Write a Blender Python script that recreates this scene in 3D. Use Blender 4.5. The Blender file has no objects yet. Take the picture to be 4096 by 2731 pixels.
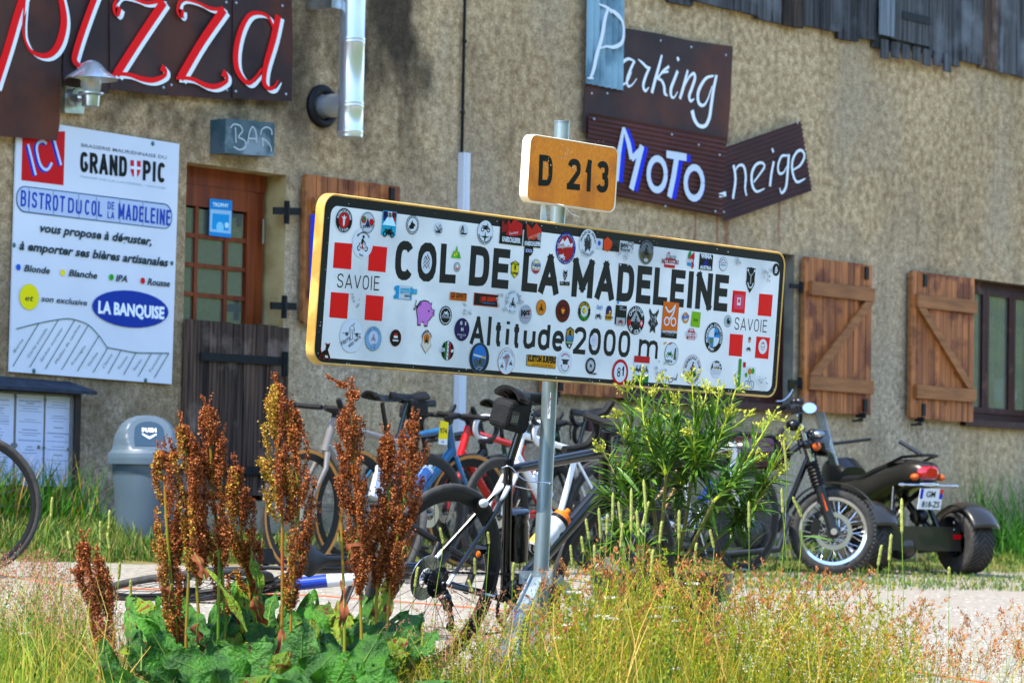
import bpy, math, random
import numpy as np
from mathutils import Vector, Matrix
R=math.radians
random.seed(7); rng=np.random.default_rng(11)
S=bpy.context.scene; COL=S.collection
# ------------------------------------------------------------------ camera
CAM=np.array([0.0,-14.28,0.0]); FPX=13420.7; IW,IH=4096,2731
yaw,pit,rol=0.69148588,0.0571115,0.01774726
FWD=np.array([math.cos(yaw)*math.cos(pit),math.sin(yaw)*math.cos(pit),math.sin(pit)])
_r=np.array([math.sin(yaw),-math.cos(yaw),0.0]); _u=np.cross(_r,FWD)
RGT=math.cos(rol)*_r+math.sin(rol)*_u; UP=-math.sin(rol)*_r+math.cos(rol)*_u
cd=bpy.data.cameras.new('camera'); cam=bpy.data.objects.new('camera',cd); COL.objects.link(cam)
M=Matrix.Identity(4)
for i in range(3):
    M[i][0]=RGT[i]; M[i][1]=UP[i]; M[i][2]=-FWD[i]; M[i][3]=CAM[i]
cam.matrix_world=M
cd.sensor_width=36; cd.lens=FPX/4096*36; cd.clip_start=.1; cd.clip_end=2000
cd.dof.use_dof=True; cd.dof.focus_distance=11.4; cd.dof.aperture_fstop=9.5
S.camera=cam
# ------------------------------------------------------------------ light
wd=bpy.data.worlds.new('World'); S.world=wd; wd.use_nodes=True
nt=wd.node_tree; sky=nt.nodes.new('ShaderNodeTexSky'); sky.sky_type='NISHITA'; sky.sun_disc=False
SEL=R(57); sh=np.array([-0.992,0.09]); sh/=np.linalg.norm(sh)
SUN=np.array([sh[0]*math.cos(SEL),sh[1]*math.cos(SEL),math.sin(SEL)])
sky.sun_elevation=SEL; sky.sun_rotation=math.atan2(SUN[0],SUN[1]); sky.altitude=2000; sky.dust_density=.6; sky.ozone_density=1.0
nt.links.new(sky.outputs[0],nt.nodes['Background'].inputs[0]); nt.nodes['Background'].inputs[1].default_value=.15
sl=bpy.data.lights.new('sun','SUN'); sl.energy=2.0; sl.angle=R(.55); sl.color=(1,.93,.82)
so=bpy.data.objects.new('sun',sl); COL.objects.link(so); so.rotation_euler=Vector(-SUN).to_track_quat('-Z','Y').to_euler()
so.location=(0,-5,20)
S.view_settings.view_transform='Standard'; S.view_settings.look='None'; S.view_settings.gamma=1; S.view_settings.exposure=2.42
S.view_settings.use_curve_mapping=False
S.cycles.max_bounces=6; S.cycles.diffuse_bounces=3; S.cycles.glossy_bounces=3; S.cycles.transparent_max_bounces=8
S.cycles.sample_clamp_indirect=6
# ------------------------------------------------------------------ pixel helpers (photo pixels, 4096 wide -> points in the place)
def ray(px,py): return FWD+(px-IW/2)/FPX*RGT-(py-IH/2)/FPX*UP
def at(px,py,Y):
    d=ray(px,py); return CAM+d*((Y-CAM[1])/d[1])
def atd(px,py,dep): return CAM+ray(px,py)*dep
def depth(P): return float(np.dot(np.asarray(P)-CAM,FWD))
def ground(x,y):
    d=-y
    u=np.clip((x-12)/8,0,1); z=-.12-.054*np.clip(d,0,16)-.028*u*np.clip(1-(d-2)/6,0,1)
    return z
def verge(x,y): return ground(x,y)+.11*max(0,min(1,(1.35+y)/.5))*(1 if x<22.2 else .25)
def atG(px,py,off=0):
    d=ray(px,py); t=8
    for i in range(60):
        P=CAM+d*t; e=P[2]-ground(P[0],P[1])-off; t+= e/max(1e-3,(-d[2]+.04*d[1]*1))*.7 if abs(-d[2]+.04*d[1])>1e-4 else 0
    return CAM+d*t
k=1.7415
def o(x,y): return (x*k,y*k)
# ------------------------------------------------------------------ materials
def lin(h):
    h=h.lstrip('#'); r=[int(h[i:i+2],16)/255 for i in (0,2,4)]
    r=[c/12.92 if c<=.04045 else ((c+.055)/1.055)**2.4 for c in r]; return tuple([min(1,1.12*c**1.22) for c in r]+[1.0])
MC={}
def nd(t,n,**kw):
    x=t.nodes.new(n)
    for a,b in kw.items(): setattr(x,a,b)
    return x
def mat(name,c1,c2=None,scale=8,rough=.55,metal=0,bump=0,bs=None,detail=4,stretch=(1,1,1),coat=0,lo=.35,hi=.65,c3=None,s3=1.0,isl=0,sss=0,spec=.28,trans=0,alpha=1,rnd=0,t3=.5,b3=.62):
    if name in MC: return MC[name]
    m=bpy.data.materials.new(name); MC[name]=m; m.use_nodes=True; t=m.node_tree; b=t.nodes['Principled BSDF']
    a=lin(c1) if isinstance(c1,str) else c1
    b.inputs['Roughness'].default_value=rough; b.inputs['Metallic'].default_value=metal; b.inputs['Coat Weight'].default_value=coat
    b.inputs['Specular IOR Level'].default_value=spec; b.inputs['Alpha'].default_value=alpha
    b.inputs['Base Color'].default_value=a; out=None
    tc=nd(t,'ShaderNodeTexCoord'); mp=nd(t,'ShaderNodeMapping'); mp.inputs['Scale'].default_value=stretch; t.links.new(tc.outputs['Object'],mp.inputs[0])
    if c2:
        n=nd(t,'ShaderNodeTexNoise'); n.inputs['Scale'].default_value=scale; n.inputs['Detail'].default_value=detail; t.links.new(mp.outputs[0],n.inputs['Vector'])
        r=nd(t,'ShaderNodeValToRGB'); r.color_ramp.elements[0].position=lo; r.color_ramp.elements[1].position=hi
        r.color_ramp.elements[0].color=a; r.color_ramp.elements[1].color=lin(c2) if isinstance(c2,str) else c2
        t.links.new(n.outputs[0],r.inputs[0]); out=r.outputs[0]
    if c3:
        n=nd(t,'ShaderNodeTexNoise'); n.inputs['Scale'].default_value=s3; n.inputs['Detail'].default_value=5; t.links.new(tc.outputs['Object'],n.inputs['Vector'])
        r=nd(t,'ShaderNodeValToRGB'); r.color_ramp.elements[0].position=t3; r.color_ramp.elements[1].position=b3; r.color_ramp.elements[0].color=(0,0,0,1); r.color_ramp.elements[1].color=(1,1,1,1)
        t.links.new(n.outputs[0],r.inputs[0])
        mx=nd(t,'ShaderNodeMixRGB'); t.links.new(r.outputs[0],mx.inputs[0])
        if out: t.links.new(out,mx.inputs[1])
        else: mx.inputs[1].default_value=a
        mx.inputs[2].default_value=lin(c3); out=mx.outputs[0]
    if isl or rnd:
        g=nd(t,'ShaderNodeNewGeometry') if isl else nd(t,'ShaderNodeObjectInfo')
        h=nd(t,'ShaderNodeHueSaturation'); mr=nd(t,'ShaderNodeMapRange'); am=isl or rnd
        mr.inputs[3].default_value=1-am; mr.inputs[4].default_value=1+am
        t.links.new(g.outputs['Random Per Island'] if isl else g.outputs['Random'],mr.inputs[0]); t.links.new(mr.outputs[0],h.inputs['Value'])
        if out: t.links.new(out,h.inputs['Color'])
        else: h.inputs['Color'].default_value=a
        out=h.outputs[0]
    if out: t.links.new(out,b.inputs['Base Color'])
    if bump:
        n=nd(t,'ShaderNodeTexNoise'); n.inputs['Scale'].default_value=bs or scale*4; n.inputs['Detail'].default_value=5; t.links.new(mp.outputs[0],n.inputs['Vector'])
        bp=nd(t,'ShaderNodeBump'); bp.inputs['Strength'].default_value=bump; bp.inputs['Distance'].default_value=.01
        t.links.new(n.outputs[0],bp.inputs['Height']); t.links.new(bp.outputs[0],b.inputs['Normal'])
    if trans:
        tr=nd(t,'ShaderNodeBsdfTranslucent'); ms=nd(t,'ShaderNodeMixShader'); ms.inputs[0].default_value=trans
        if out: t.links.new(out,tr.inputs[0])
        else: tr.inputs[0].default_value=a
        t.links.new(b.outputs[0],ms.inputs[1]); t.links.new(tr.outputs[0],ms.inputs[2]); t.links.new(ms.outputs[0],t.nodes['Material Output'].inputs[0])
    return m
def paint(h,rough=.45): return mat('paint_'+h.lstrip('#'),h,rough=rough,spec=.15)
def ramp_island(name,cols,rough=.6,trans=.3,sc=None):
    """foliage: each island picks its own colour"""
    if name in MC: return MC[name]
    m=bpy.data.materials.new(name); MC[name]=m; m.use_nodes=True; t=m.node_tree; b=t.nodes['Principled BSDF']
    g=nd(t,'ShaderNodeNewGeometry'); r=nd(t,'ShaderNodeValToRGB'); r.color_ramp.interpolation='LINEAR'
    while len(r.color_ramp.elements)<len(cols): r.color_ramp.elements.new(.5)
    for i,c in enumerate(cols): e=r.color_ramp.elements[i]; e.position=i/(len(cols)-1); e.color=lin(c)
    t.links.new(g.outputs['Random Per Island'],r.inputs[0]); t.links.new(r.outputs[0],b.inputs['Base Color'])
    b.inputs['Roughness'].default_value=rough; b.inputs['Specular IOR Level'].default_value=.35
    tr=nd(t,'ShaderNodeBsdfTranslucent'); ms=nd(t,'ShaderNodeMixShader'); ms.inputs[0].default_value=trans
    t.links.new(r.outputs[0],tr.inputs[0]); t.links.new(b.outputs[0],ms.inputs[1]); t.links.new(tr.outputs[0],ms.inputs[2]); t.links.new(ms.outputs[0],t.nodes['Material Output'].inputs[0])
    return m
# ------------------------------------------------------------------ mesh builder
class MB:
    def __init__(s): s.v=[]; s.f=[]; s.m=[]
    def add(s,vs,fs,mi=0):
        n=len(s.v); s.v+= [tuple(p) for p in vs]; s.f+=[tuple(i+n for i in f) for f in fs]; s.m+=[mi]*len(fs); return s
    def box(s,a,b,mi=0):
        x0,y0,z0=a;x1,y1,z1=b
        vs=[(x0,y0,z0),(x1,y0,z0),(x1,y1,z0),(x0,y1,z0),(x0,y0,z1),(x1,y0,z1),(x1,y1,z1),(x0,y1,z1)]
        return s.add(vs,[(0,3,2,1),(4,5,6,7),(0,1,5,4),(1,2,6,5),(2,3,7,6),(3,0,4,7)],mi)
    def hexa(s,q0,q1,mi=0):  # two quads
        return s.add(list(q0)+list(q1),[(0,3,2,1),(4,5,6,7),(0,1,5,4),(1,2,6,5),(2,3,7,6),(3,0,4,7)],mi)
    def beam(s,p,q,w,h,up=(0,0,1),mi=0,w2=None,h2=None):
        p=np.array(p,float);q=np.array(q,float);d=q-p;d/=np.linalg.norm(d)+1e-9
        a=np.cross(d,up); 
        if np.linalg.norm(a)<1e-4: a=np.cross(d,(1,0,0))
        a/=np.linalg.norm(a); b=np.cross(a,d); w2=w if w2 is None else w2; h2=h if h2 is None else h2
        f=lambda c,w,h:[c-a*w/2-b*h/2,c+a*w/2-b*h/2,c+a*w/2+b*h/2,c-a*w/2+b*h/2]
        return s.hexa(f(p,w,h),f(q,w2,h2),mi)
    def tube(s,path,rad,seg=8,mi=0,caps=True,flat=1.0,closed=False,twist=None):
        P=[np.array(p,float) for p in path]; n=len(P)
        if not hasattr(rad,'__len__'): rad=[rad]*n
        ref=None; vs=[]
        for i in range(n):
            if closed: d=P[(i+1)%n]-P[i-1]
            else: d=P[min(i+1,n-1)]-P[max(i-1,0)]
            d=d/(np.linalg.norm(d)+1e-12)
            if ref is None:
                ref=np.array((0,0,1.)) if abs(d[2])<.9 else np.array((1.,0,0))
            a=np.cross(d,ref); a/=np.linalg.norm(a)+1e-12; b=np.cross(a,d); ref=b
            for j in range(seg):
                t=2*math.pi*j/seg; vs.append(P[i]+rad[i]*(a*math.cos(t)*flat+b*math.sin(t)))
        fs=[]
        for i in range(n if closed else n-1):
            for j in range(seg):
                A=i*seg+j;B=i*seg+(j+1)%seg;C=((i+1)%n)*seg+(j+1)%seg;D=((i+1)%n)*seg+j
                fs.append((A,B,C,D))
        if caps and not closed: fs+=[tuple(range(seg))[::-1],tuple((n-1)*seg+j for j in range(seg))]
        return s.add(vs,fs,mi)
    def cyl(s,p,q,r,r2=None,seg=16,mi=0,caps=True): return s.tube([p,q],[r,r if r2 is None else r2],seg,mi,caps)
    def ell(s,c,r,seg=12,rings=8,mi=0,rot=None):
        c=np.array(c,float); vs=[];fs=[]
        for i in range(rings+1):
            th=math.pi*i/rings
            for j in range(seg):
                ph=2*math.pi*j/seg; p=np.array((r[0]*math.sin(th)*math.cos(ph),r[1]*math.sin(th)*math.sin(ph),r[2]*math.cos(th)))
                if rot is not None: p=rot@p
                vs.append(c+p)
        for i in range(rings):
            for j in range(seg): fs.append((i*seg+j,(i+1)*seg+j,(i+1)*seg+(j+1)%seg,i*seg+(j+1)%seg))
        return s.add(vs,fs,mi)
    def lathe(s,prof,c=(0,0,0),ax='z',seg=32,mi=0,caps=False):
        vs=[];fs=[];c=np.array(c,float)
        for r,h in prof:
            for j in range(seg):
                t=2*math.pi*j/seg; a,b=r*math.cos(t),r*math.sin(t)
                vs.append(c+{'z':(a,b,h),'y':(a,h,b),'x':(h,a,b)}[ax])
        for i in range(len(prof)-1):
            for j in range(seg): fs.append((i*seg+j,i*seg+(j+1)%seg,(i+1)*seg+(j+1)%seg,(i+1)*seg+j))
        if caps: fs+=[tuple(range(seg))[::-1],tuple((len(prof)-1)*seg+j for j in range(seg))]
        return s.add(vs,fs,mi)
    def torus(s,c,R_,r,ax='y',seg=48,ts=8,mi=0,a0=0,a1=2*math.pi,rx=None):
        pts=[]; full=abs(a1-a0-2*math.pi)<1e-6; n=seg if full else seg+1
        for i in range(n):
            t=a0+(a1-a0)*i/seg; a,b=R_*math.cos(t),R_*math.sin(t)
            pts.append(np.array(c)+np.array({'y':(a,0,b),'z':(a,b,0),'x':(0,a,b)}[ax]))
        return s.tube(pts,r,ts,mi,closed=full)
    def prism(s,pts,ext,mi=0,caps=True):
        """polygon pts (3D) extruded by vector ext"""
        n=len(pts);e=np.array(ext,float);vs=[np.array(p,float) for p in pts]; vs+= [p+e for p in vs]
        fs=[tuple(range(n))[::-1],tuple(range(n,2*n))]+[(i,(i+1)%n,n+(i+1)%n,n+i) for i in range(n)]
        return s.add(vs,fs,mi)
    def build(s,name,mats,parent=None,smooth=True,label=None,ang=38,mesh=None):
        me=bpy.data.meshes.new(name); me.from_pydata(s.v,[],s.f)
        if not isinstance(mats,(list,tuple)): mats=[mats]
        for m in mats: me.materials.append(m)
        if len(mats)>1: me.polygons.foreach_set('material_index',s.m)
        if smooth:
            me.polygons.foreach_set('use_smooth',[True]*len(me.polygons)); me.update(); me.set_sharp_from_angle(angle=R(ang))
        me.update(); return link(name,me,parent,label)
def link(name,me,parent=None,label=None):
    ob=bpy.data.objects.new(name,me); COL.objects.link(ob)
    if parent is not None:
        ob.parent=parent; ob.matrix_parent_inverse=INV.get(parent,Matrix.Identity(4))
    if label: ob['label']=label
    return ob
INV={}
def thing(name,label,cat,loc=(0,0,0),group=None,mat4=None):
    """an Empty at the thing's base; with mat4 the parts are in its own space, else in world space"""
    e=bpy.data.objects.new(name,None); COL.objects.link(e); e.empty_display_size=.1
    if mat4 is not None: e.matrix_world=mat4
    else:
        e.location=Vector(loc); INV[e]=Matrix.Translation(-Vector(loc))
    return tag(e,label,cat,group)
def tag(e,label,cat,group=None,kind=None):
    if label: e['label']=label
    if cat: e['category']=cat
    if group: e['group']=group
    if kind: e['kind']=kind
    return e
def struct(ob,kind='structure'): ob['kind']=kind; return ob
def sub(ob): # world-space child parents: pass world verts through
    INV[ob]=INV.get(ob.parent,Matrix.Identity(4)) if ob.parent else Matrix.Identity(4); INV[ob]=Matrix.Identity(4); return ob
def npmesh(name,V,F,mats,parent=None,mi=None,smooth=False,label=None):
    me=bpy.data.meshes.new(name); V=np.asarray(V,np.float32); F=np.asarray(F,np.int32); kf=F.shape[1]
    me.vertices.add(len(V)); me.vertices.foreach_set('co',V.ravel()); me.loops.add(F.size); me.loops.foreach_set('vertex_index',F.ravel())
    me.polygons.add(len(F)); me.polygons.foreach_set('loop_start',np.arange(0,F.size,kf,dtype=np.int32)); me.polygons.foreach_set('loop_total',np.full(len(F),kf,dtype=np.int32))
    if not isinstance(mats,(list,tuple)): mats=[mats]
    for m in mats: me.materials.append(m)
    if mi is not None: me.polygons.foreach_set('material_index',np.asarray(mi,np.int32))
    if smooth: me.polygons.foreach_set('use_smooth',np.ones(len(F),bool))
    me.update(calc_edges=True); me.validate(); return link(name,me,parent,label)
# ------------------------------------------------------------------ flat print: text, strokes and shapes on a plane
TC={}
def textmesh(s,bold=0,shear=0,sp=1.0):
    key=(s,bold,shear,sp)
    if key in TC: return TC[key]
    c=bpy.data.curves.new('t','FONT'); c.body=s; c.offset=bold; c.shear=shear; c.resolution_u=2; c.space_character=sp
    ob=bpy.data.objects.new('t',c); COL.objects.link(ob); me=bpy.data.meshes.new_from_object(ob)
    v=np.array([x.co[:2] for x in me.vertices]) if len(me.vertices) else np.zeros((1,2)); f=[tuple(p.vertices) for p in me.polygons]
    bpy.data.objects.remove(ob); bpy.data.curves.remove(c); bpy.data.meshes.remove(me)
    v=v/.72  # cap height ~ .72 em
    v[:,0]-=v[:,0].min(); TC[key]=(v,f,v[:,0].max()); return TC[key]
def smooth_pts(P,n=6):
    P=[np.array(p,float) for p in P]
    if len(P)<2: return P
    if len(P)==2: return [P[0]+(P[1]-P[0])*i/n for i in range(n)]+[P[1]]
    Q=[2*P[0]-P[1]]+P+[2*P[-1]-P[-2]]; out=[]
    for i in range(1,len(Q)-2):
        for j in range(n):
            t=j/n; a,b,c,d=Q[i-1],Q[i],Q[i+1],Q[i+2]
            out.append(.5*((2*b)+(-a+c)*t+(2*a-5*b+4*c-d)*t*t+(-a+3*b-3*c+d)*t**3))
    out.append(P[-1]); return out
class Flat:
    def __init__(s,org,u,v,lift=.001,step=.00012):
        s.o=np.array(org,float); s.u=np.array(u,float)/np.linalg.norm(u); s.v=np.array(v,float)/np.linalg.norm(v)
        s.n=np.cross(s.u,s.v); s.lift=lift; s.step=step; s.reset()
    def reset(s,lift=None): s.V=[];s.F=[];s.I=[];s.cols=[]; s.h=lift if lift is not None else s.lift; return s
    def uv(s,px,py):
        d=ray(px,py); t=np.dot(s.o-CAM,s.n)/np.dot(d,s.n); P=CAM+d*t-s.o; return np.array([P@s.u,P@s.v])
    def pt(s,q,h=None): return s.o+s.u*q[0]+s.v*q[1]+s.n*(s.h if h is None else h)
    def ci(s,c):
        if c not in s.cols: s.cols.append(c)
        return s.cols.index(c)
    def raw(s,pts,faces,c):
        s.h+=s.step; n=len(s.V); s.V+=[tuple(s.pt(p)) for p in pts]; s.F+=[tuple(n+i for i in f) for f in faces]; s.I+=[s.ci(c)]*len(faces)
    def poly(s,px,c,zf=None): 
        q=[s.uv(*(zf(*p) if zf else p)) for p in px]; s.raw(q,[tuple(range(len(q)))],c)
    def mscale(s,px,py,h):
        a=s.uv(px,py-h/2);b=s.uv(px,py+h/2); return np.linalg.norm(a-b)
    def circ(s,cx,cy,h,c,hw=None,zf=None,n=28,ky=1):
        if zf: sc=zs(zf); cx,cy=zf(cx,cy); h*=sc; hw=hw*sc if hw else None
        q=s.uv(cx,cy); r=s.mscale(cx,cy,h)/2; rx=r if hw is None else abs(s.uv(cx+hw/2,cy)[0]-s.uv(cx-hw/2,cy)[0])/2
        s.raw([q+np.array([rx*math.cos(2*math.pi*i/n),r*ky*math.sin(2*math.pi*i/n)]) for i in range(n)],[tuple(range(n))],c); return q,r
    def ring(s,q,r0,r1,c,n=32,teeth=0):
        P=[];F=[]
        for i in range(n):
            t=2*math.pi*i/n; rr=r1*(1+(.06 if teeth and i%2 else 0)); P+= [q+np.array([r0*math.cos(t),r0*math.sin(t)]),q+np.array([rr*math.cos(t),rr*math.sin(t)])]
            F.append((2*i,2*i+1,(2*i+3)%(2*n),(2*i+2)%(2*n)))
        s.raw(P,F,c)
    def ribbon(s,P,W,c,closed=False,sm=0,cap=False):
        """P uv points, W widths in metres"""
        if not hasattr(W,'__len__'): W=[W]*len(P)
        if sm:
            Z=smooth_pts([np.array([p[0],p[1],w]) for p,w in zip(P,W)],sm); P=[z[:2] for z in Z]; W=[max(z[2],1e-5) for z in Z]
        P=[np.array(p,float) for p in P]; n=len(P); vs=[];fs=[]
        for i in range(n):
            if closed: d0=P[i]-P[i-1]; d1=P[(i+1)%n]-P[i]
            else: d0=P[i]-P[max(i-1,0)]; d1=P[min(i+1,n-1)]-P[i]
            if np.linalg.norm(d0)<1e-9: d0=d1
            if np.linalg.norm(d1)<1e-9: d1=d0
            d0=d0/(np.linalg.norm(d0)+1e-12); d1=d1/(np.linalg.norm(d1)+1e-12); d=d0+d1; L=np.linalg.norm(d)
            d=d/L if L>1e-6 else d1; nn=np.array([-d[1],d[0]]); m=min(1/max(.35,abs(float(np.dot(d,d1)))),1.9)
            vs+=[P[i]+nn*W[i]/2*m,P[i]-nn*W[i]/2*m]
        for i in range(n if closed else n-1):
            a,b=2*i,2*i+1;c2,d2=(2*i+3)%(2*n),(2*i+2)%(2*n); fs.append((a,b,c2,d2))
        s.raw(vs,fs,c)
    def stroke(s,px,w,c,zf=None,sm=5,off=(0,0)):
        sc=zs(zf) if zf else 1
        q=[s.uv(*(zf(p[0]+off[0],p[1]+off[1]) if zf else (p[0]+off[0],p[1]+off[1]))) for p in px]
        ws=w if hasattr(w,'__len__') else [w]*len(px); m0=zf(*px[0]) if zf else px[0]; ms=s.mscale(m0[0],m0[1],100)/100
        s.ribbon(q,[x*sc*ms for x in ws],c,sm=sm)
    def text(s,t,p0,p1,h,c,zf=None,bold=.0,shear=0,slant=0,ang=None):
        """baseline p0->p1 (photo px), cap height h px"""
        if zf: h*=zs(zf); p0=zf(*p0); p1=zf(*p1)
        v,f,w=textmesh(t,bold,shear); a=s.uv(*p0); b=s.uv(*p1); X=b-a; Y=np.array([-X[1],X[0]])/np.linalg.norm(X)
        H=s.mscale(p0[0],p0[1],h); s.raw([a+X*(q[0]/w)+Y*q[1]*H for q in v],f,c)
    def arc(s,t,q,r,a0,a1,h,c,bold=.02,inside=False):
        """letters round a circle from angle a0 to a1 (degrees, clockwise from top)"""
        n=len(t); P=[];F=[]
        for i,ch in enumerate(t):
            if ch==' ': continue
            v,f,w=textmesh(ch,bold); a=R(a0+(a1-a0)*(i/(max(n-1,1))))
            X=np.array([math.cos(a),-math.sin(a)]); Y=np.array([math.sin(a),math.cos(a)])
            if inside: X,Y=-X,-Y
            c0=q+np.array([math.sin(a),math.cos(a)])*r; b=len(P)
            P+=[c0+X*(p[0]-w/2)*h+Y*(p[1]-.5)*h for p in v]; F+=[tuple(b+j for j in g) for g in f]
        if P: s.raw(P,F,c)
    def build(s,name,parent=None,label=None,rough=.4,matf=None):
        me=bpy.data.meshes.new(name); me.from_pydata(s.V,[],s.F)
        for c in s.cols: me.materials.append((matf or paint)(c,rough) if not isinstance(c,bpy.types.Material) else c)
        me.polygons.foreach_set('material_index',s.I); me.update(); ob=link(name,me,parent,label); s.reset(); return ob
def mkz(ox,oy,sc): 
    f=lambda x,y:(ox+x*sc,oy+y*sc); f.sc=sc; return f
def zs(f): return f.sc
Z1=mkz(0,0,.5102); Z2=mkz(0,500,.3826); Z3=mkz(0,1000,.3826); Z5=mkz(1200,750,.47824); Z6=mkz(2200,850,.47824); ZP=mkz(2300,0,.5741); ZD=mkz(2050,450,.502); OV=mkz(0,0,k)
ZB=mkz(1100,1450,.47824); ZC=mkz(1500,1500,.47824); ZL=mkz(1500,2000,.4662); ZM=mkz(3000,1500,.52415); ZU=mkz(3000,0,.466); ZS=mkz(3000,950,.51024)
# stroke alphabet (boxes 0..1), condensed road-sign letters
def sup(a0,a1,n=14,e=2.6):
    out=[]
    for i in range(n+1):
        t=R(a0+(a1-a0)*i/n); c,q=math.cos(t),math.sin(t); out.append((.5+.5*math.copysign(abs(c)**(2/e),c),.5+.5*math.copysign(abs(q)**(2/e),q)))
    return out
def hsup(x0,y0,x1,y1,a0,a1,n=10,e=2.4):
    return [(x0+(x1-x0)*p[0],y0+(y1-y0)*p[1]) for p in sup(a0,a1,n,e)]
GL={'C':[sup(38,322)],'O':[sup(0,360)[:-1]+['c']],'0':[sup(0,360)[:-1]+['c']],'L':[[(0,1),(0,0)],[(0,0),(1,0)]],'E':[[(0,1),(0,0)],[(0,1),(1,1)],[(0,.52),(.9,.52)],[(0,0),(1,0)]],
'I':[[(.5,1),(.5,0)]],'D':[[(0,1),(0,0)],[(0,1),(.45,1)]+hsup(-.1,0,1,1,70,-70,12,3)+[(.45,0),(0,0)]],'A':[[(0,0),(.5,1)],[(.5,1),(1,0)],[(.17,.27),(.83,.27)]],
'M':[[(0,0),(0,1)],[(0,1),(.5,.2)],[(.5,.2),(1,1)],[(1,1),(1,0)]],'N':[[(0,0),(0,1)],[(0,1),(1,0)],[(1,0),(1,1)]],'1':[[(.62,0),(.62,1)],[(.62,1),(.15,.72)]],
'2':[hsup(0,.45,1,1,165,-20,10)+[(.75,.45),(0,0)],[(0,0),(1,0)]],'3':[hsup(0,.52,.95,1,160,-90,12),hsup(0,0,1,.54,90,-160,12)],
'l':[[(.5,1.05),(.5,0)]],'i':[[(.5,.7),(.5,0)],[(.5,1.03),(.5,.9)]],'t':[[(.45,.95),(.45,.12),(.6,0),(.95,0)],[(0,.7),(.9,.7)]],'u':[[(0,.7),(0,.2),(.15,.03),(.45,0),(.8,.08),(1,.25)],[(1,.7),(1,0)]],
'd':[[(1,1.05),(1,0)],hsup(0,0,1,.72,0,360,16)[:-1]+['c']],'e':[[(0,.37),(1,.37)],hsup(0,0,1,.72,0,320,16)],'m':[[(0,0),(0,.72)],[(0,.5),(.12,.68),(.3,.72),(.45,.66),(.5,.5),(.5,0)],[(.5,.5),(.62,.68),(.8,.72),(.95,.66),(1,.5),(1,0)]],
'B':[[(0,0),(0,1)],[(0,1),(.5,1)]+hsup(-.2,.5,.92,1,60,-60,8)+[(.5,.52),(0,.52)],[(.4,.52)]+hsup(-.2,0,1,.52,60,-60,8)+[(.4,0),(0,0)]],
'R':[[(0,0),(0,1)],[(0,1),(.5,1)]+hsup(-.2,.47,1,1,60,-60,8)+[(.4,.47),(0,.47)],[(.5,.47),(1,0)]],'P':[[(0,0),(0,1)],[(0,1),(.5,1)]+hsup(-.2,.42,1,1,60,-60,8)+[(.4,.42),(0,.42)]],
'G':[sup(40,345),[(.55,.42),(1,.42)],[(1,.42),(1,.08)]],'S':[[(1,.78),(.85,.95),(.5,1),(.15,.93),(.02,.75),(.15,.58),(.5,.5),(.85,.42),(1,.24),(.85,.06),(.5,0),(.15,.05),(0,.22)]],
'T':[[(.5,0),(.5,1)],[(0,1),(1,1)]],'U':[[(0,1),(0,.2),(.15,.03),(.5,0),(.85,.03),(1,.2),(1,1)]],'V':[[(0,1),(.5,0)],[(.5,0),(1,1)]],'H':[[(0,0),(0,1)],[(1,0),(1,1)],[(0,.5),(1,.5)]],
'Q':[sup(0,360)[:-1]+['c'],[(.6,.25),(1.05,-.08)]]}
WD={'I':.12,'1':.55,'l':.1,'i':.1,'t':.62,'M':1.32,'N':1.02,'A':1.15,'L':.82,'E':.82,'m':1.35,' ':.55,'C':.98,'O':1.02,'V':1.1,'T':.9}
def word(F,t,p0,p1,h,c,wt=.2,zf=None,gap=.26,sep=False,parent=None,name='letter',ww=None):
    """stroke-font word; wt = stroke / cap height"""
    if zf: h*=zs(zf); p0=zf(*p0); p1=zf(*p1)
    a=F.uv(*p0); b=F.uv(*p1); X=b-a; L=np.linalg.norm(X); X/=L; Y=np.array([-X[1],X[0]]); H=F.mscale(p0[0],p0[1],h)
    tot=sum(WD.get(ch,1) for ch in t)+gap*(len(t)-1); st=wt*H; n=len(t)
    unit=(L-st*n)/(tot); x=0; h0_=F.h  # st is added per glyph
    for ch in t:
        w=WD.get(ch,1)*unit
        if ch!=' ':
            for g in GL[ch]:
                cl=g[-1]=='c'; g2=g[:-1] if cl else g
                pts=[]
                for q in g2:
                    pts.append(a+X*(x+st/2+q[0]*w)+Y*(st/2+q[1]*(H-st)))
                if len(pts)==2 and ch in 'LEFTHDBRPMNIl1A2m':
                    d=(pts[1]-pts[0]); d/=np.linalg.norm(d); pts=[pts[0]-d*st*.5,pts[1]+d*st*.5]
                F.ribbon(pts,st,c,closed=cl)
            if sep: F.build(name,parent); F.reset(h0_)
        x+=w+st+gap*unit
# ================================================================== terrain
def X_(px,py,Y=0): return at(px,py,Y)[0]
def Z_(px,py,Y=0): return at(px,py,Y)[2]
m_gravel=mat('gravel','#7c766b','#a29c90',scale=26,rough=.95,bump=.7,bs=70,detail=6,c3='#928a7e',s3=1.5,t3=.4,b3=.8)
m_meadow=mat('meadow','#4d5c22','#6d7a31',scale=.3,rough=.95,bump=.3,bs=3,c3='#5d6a30',s3=.05)
xs=np.concatenate([np.linspace(-160,-12,14)[:-1],np.linspace(-12,48,121),np.linspace(48,220,16)[1:]])
ys=np.concatenate([np.linspace(-200,-20,16)[:-1],np.linspace(-20,2,89),np.linspace(2,160,14)[1:]])
V=[];F=[]
for y in ys:
    for x in xs:
        z=ground(x,y); far=max(0,-y-22)+max(0,y-30)*.3
        z+= min(far*.42,38)
        if -20<y<-0.2: z+= .008*math.sin(x*1.7)*math.sin(y*2.1+x)
        V.append((x,y,z-(0.03 if y<-14.6 else 0)))
nx=len(xs)
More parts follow.
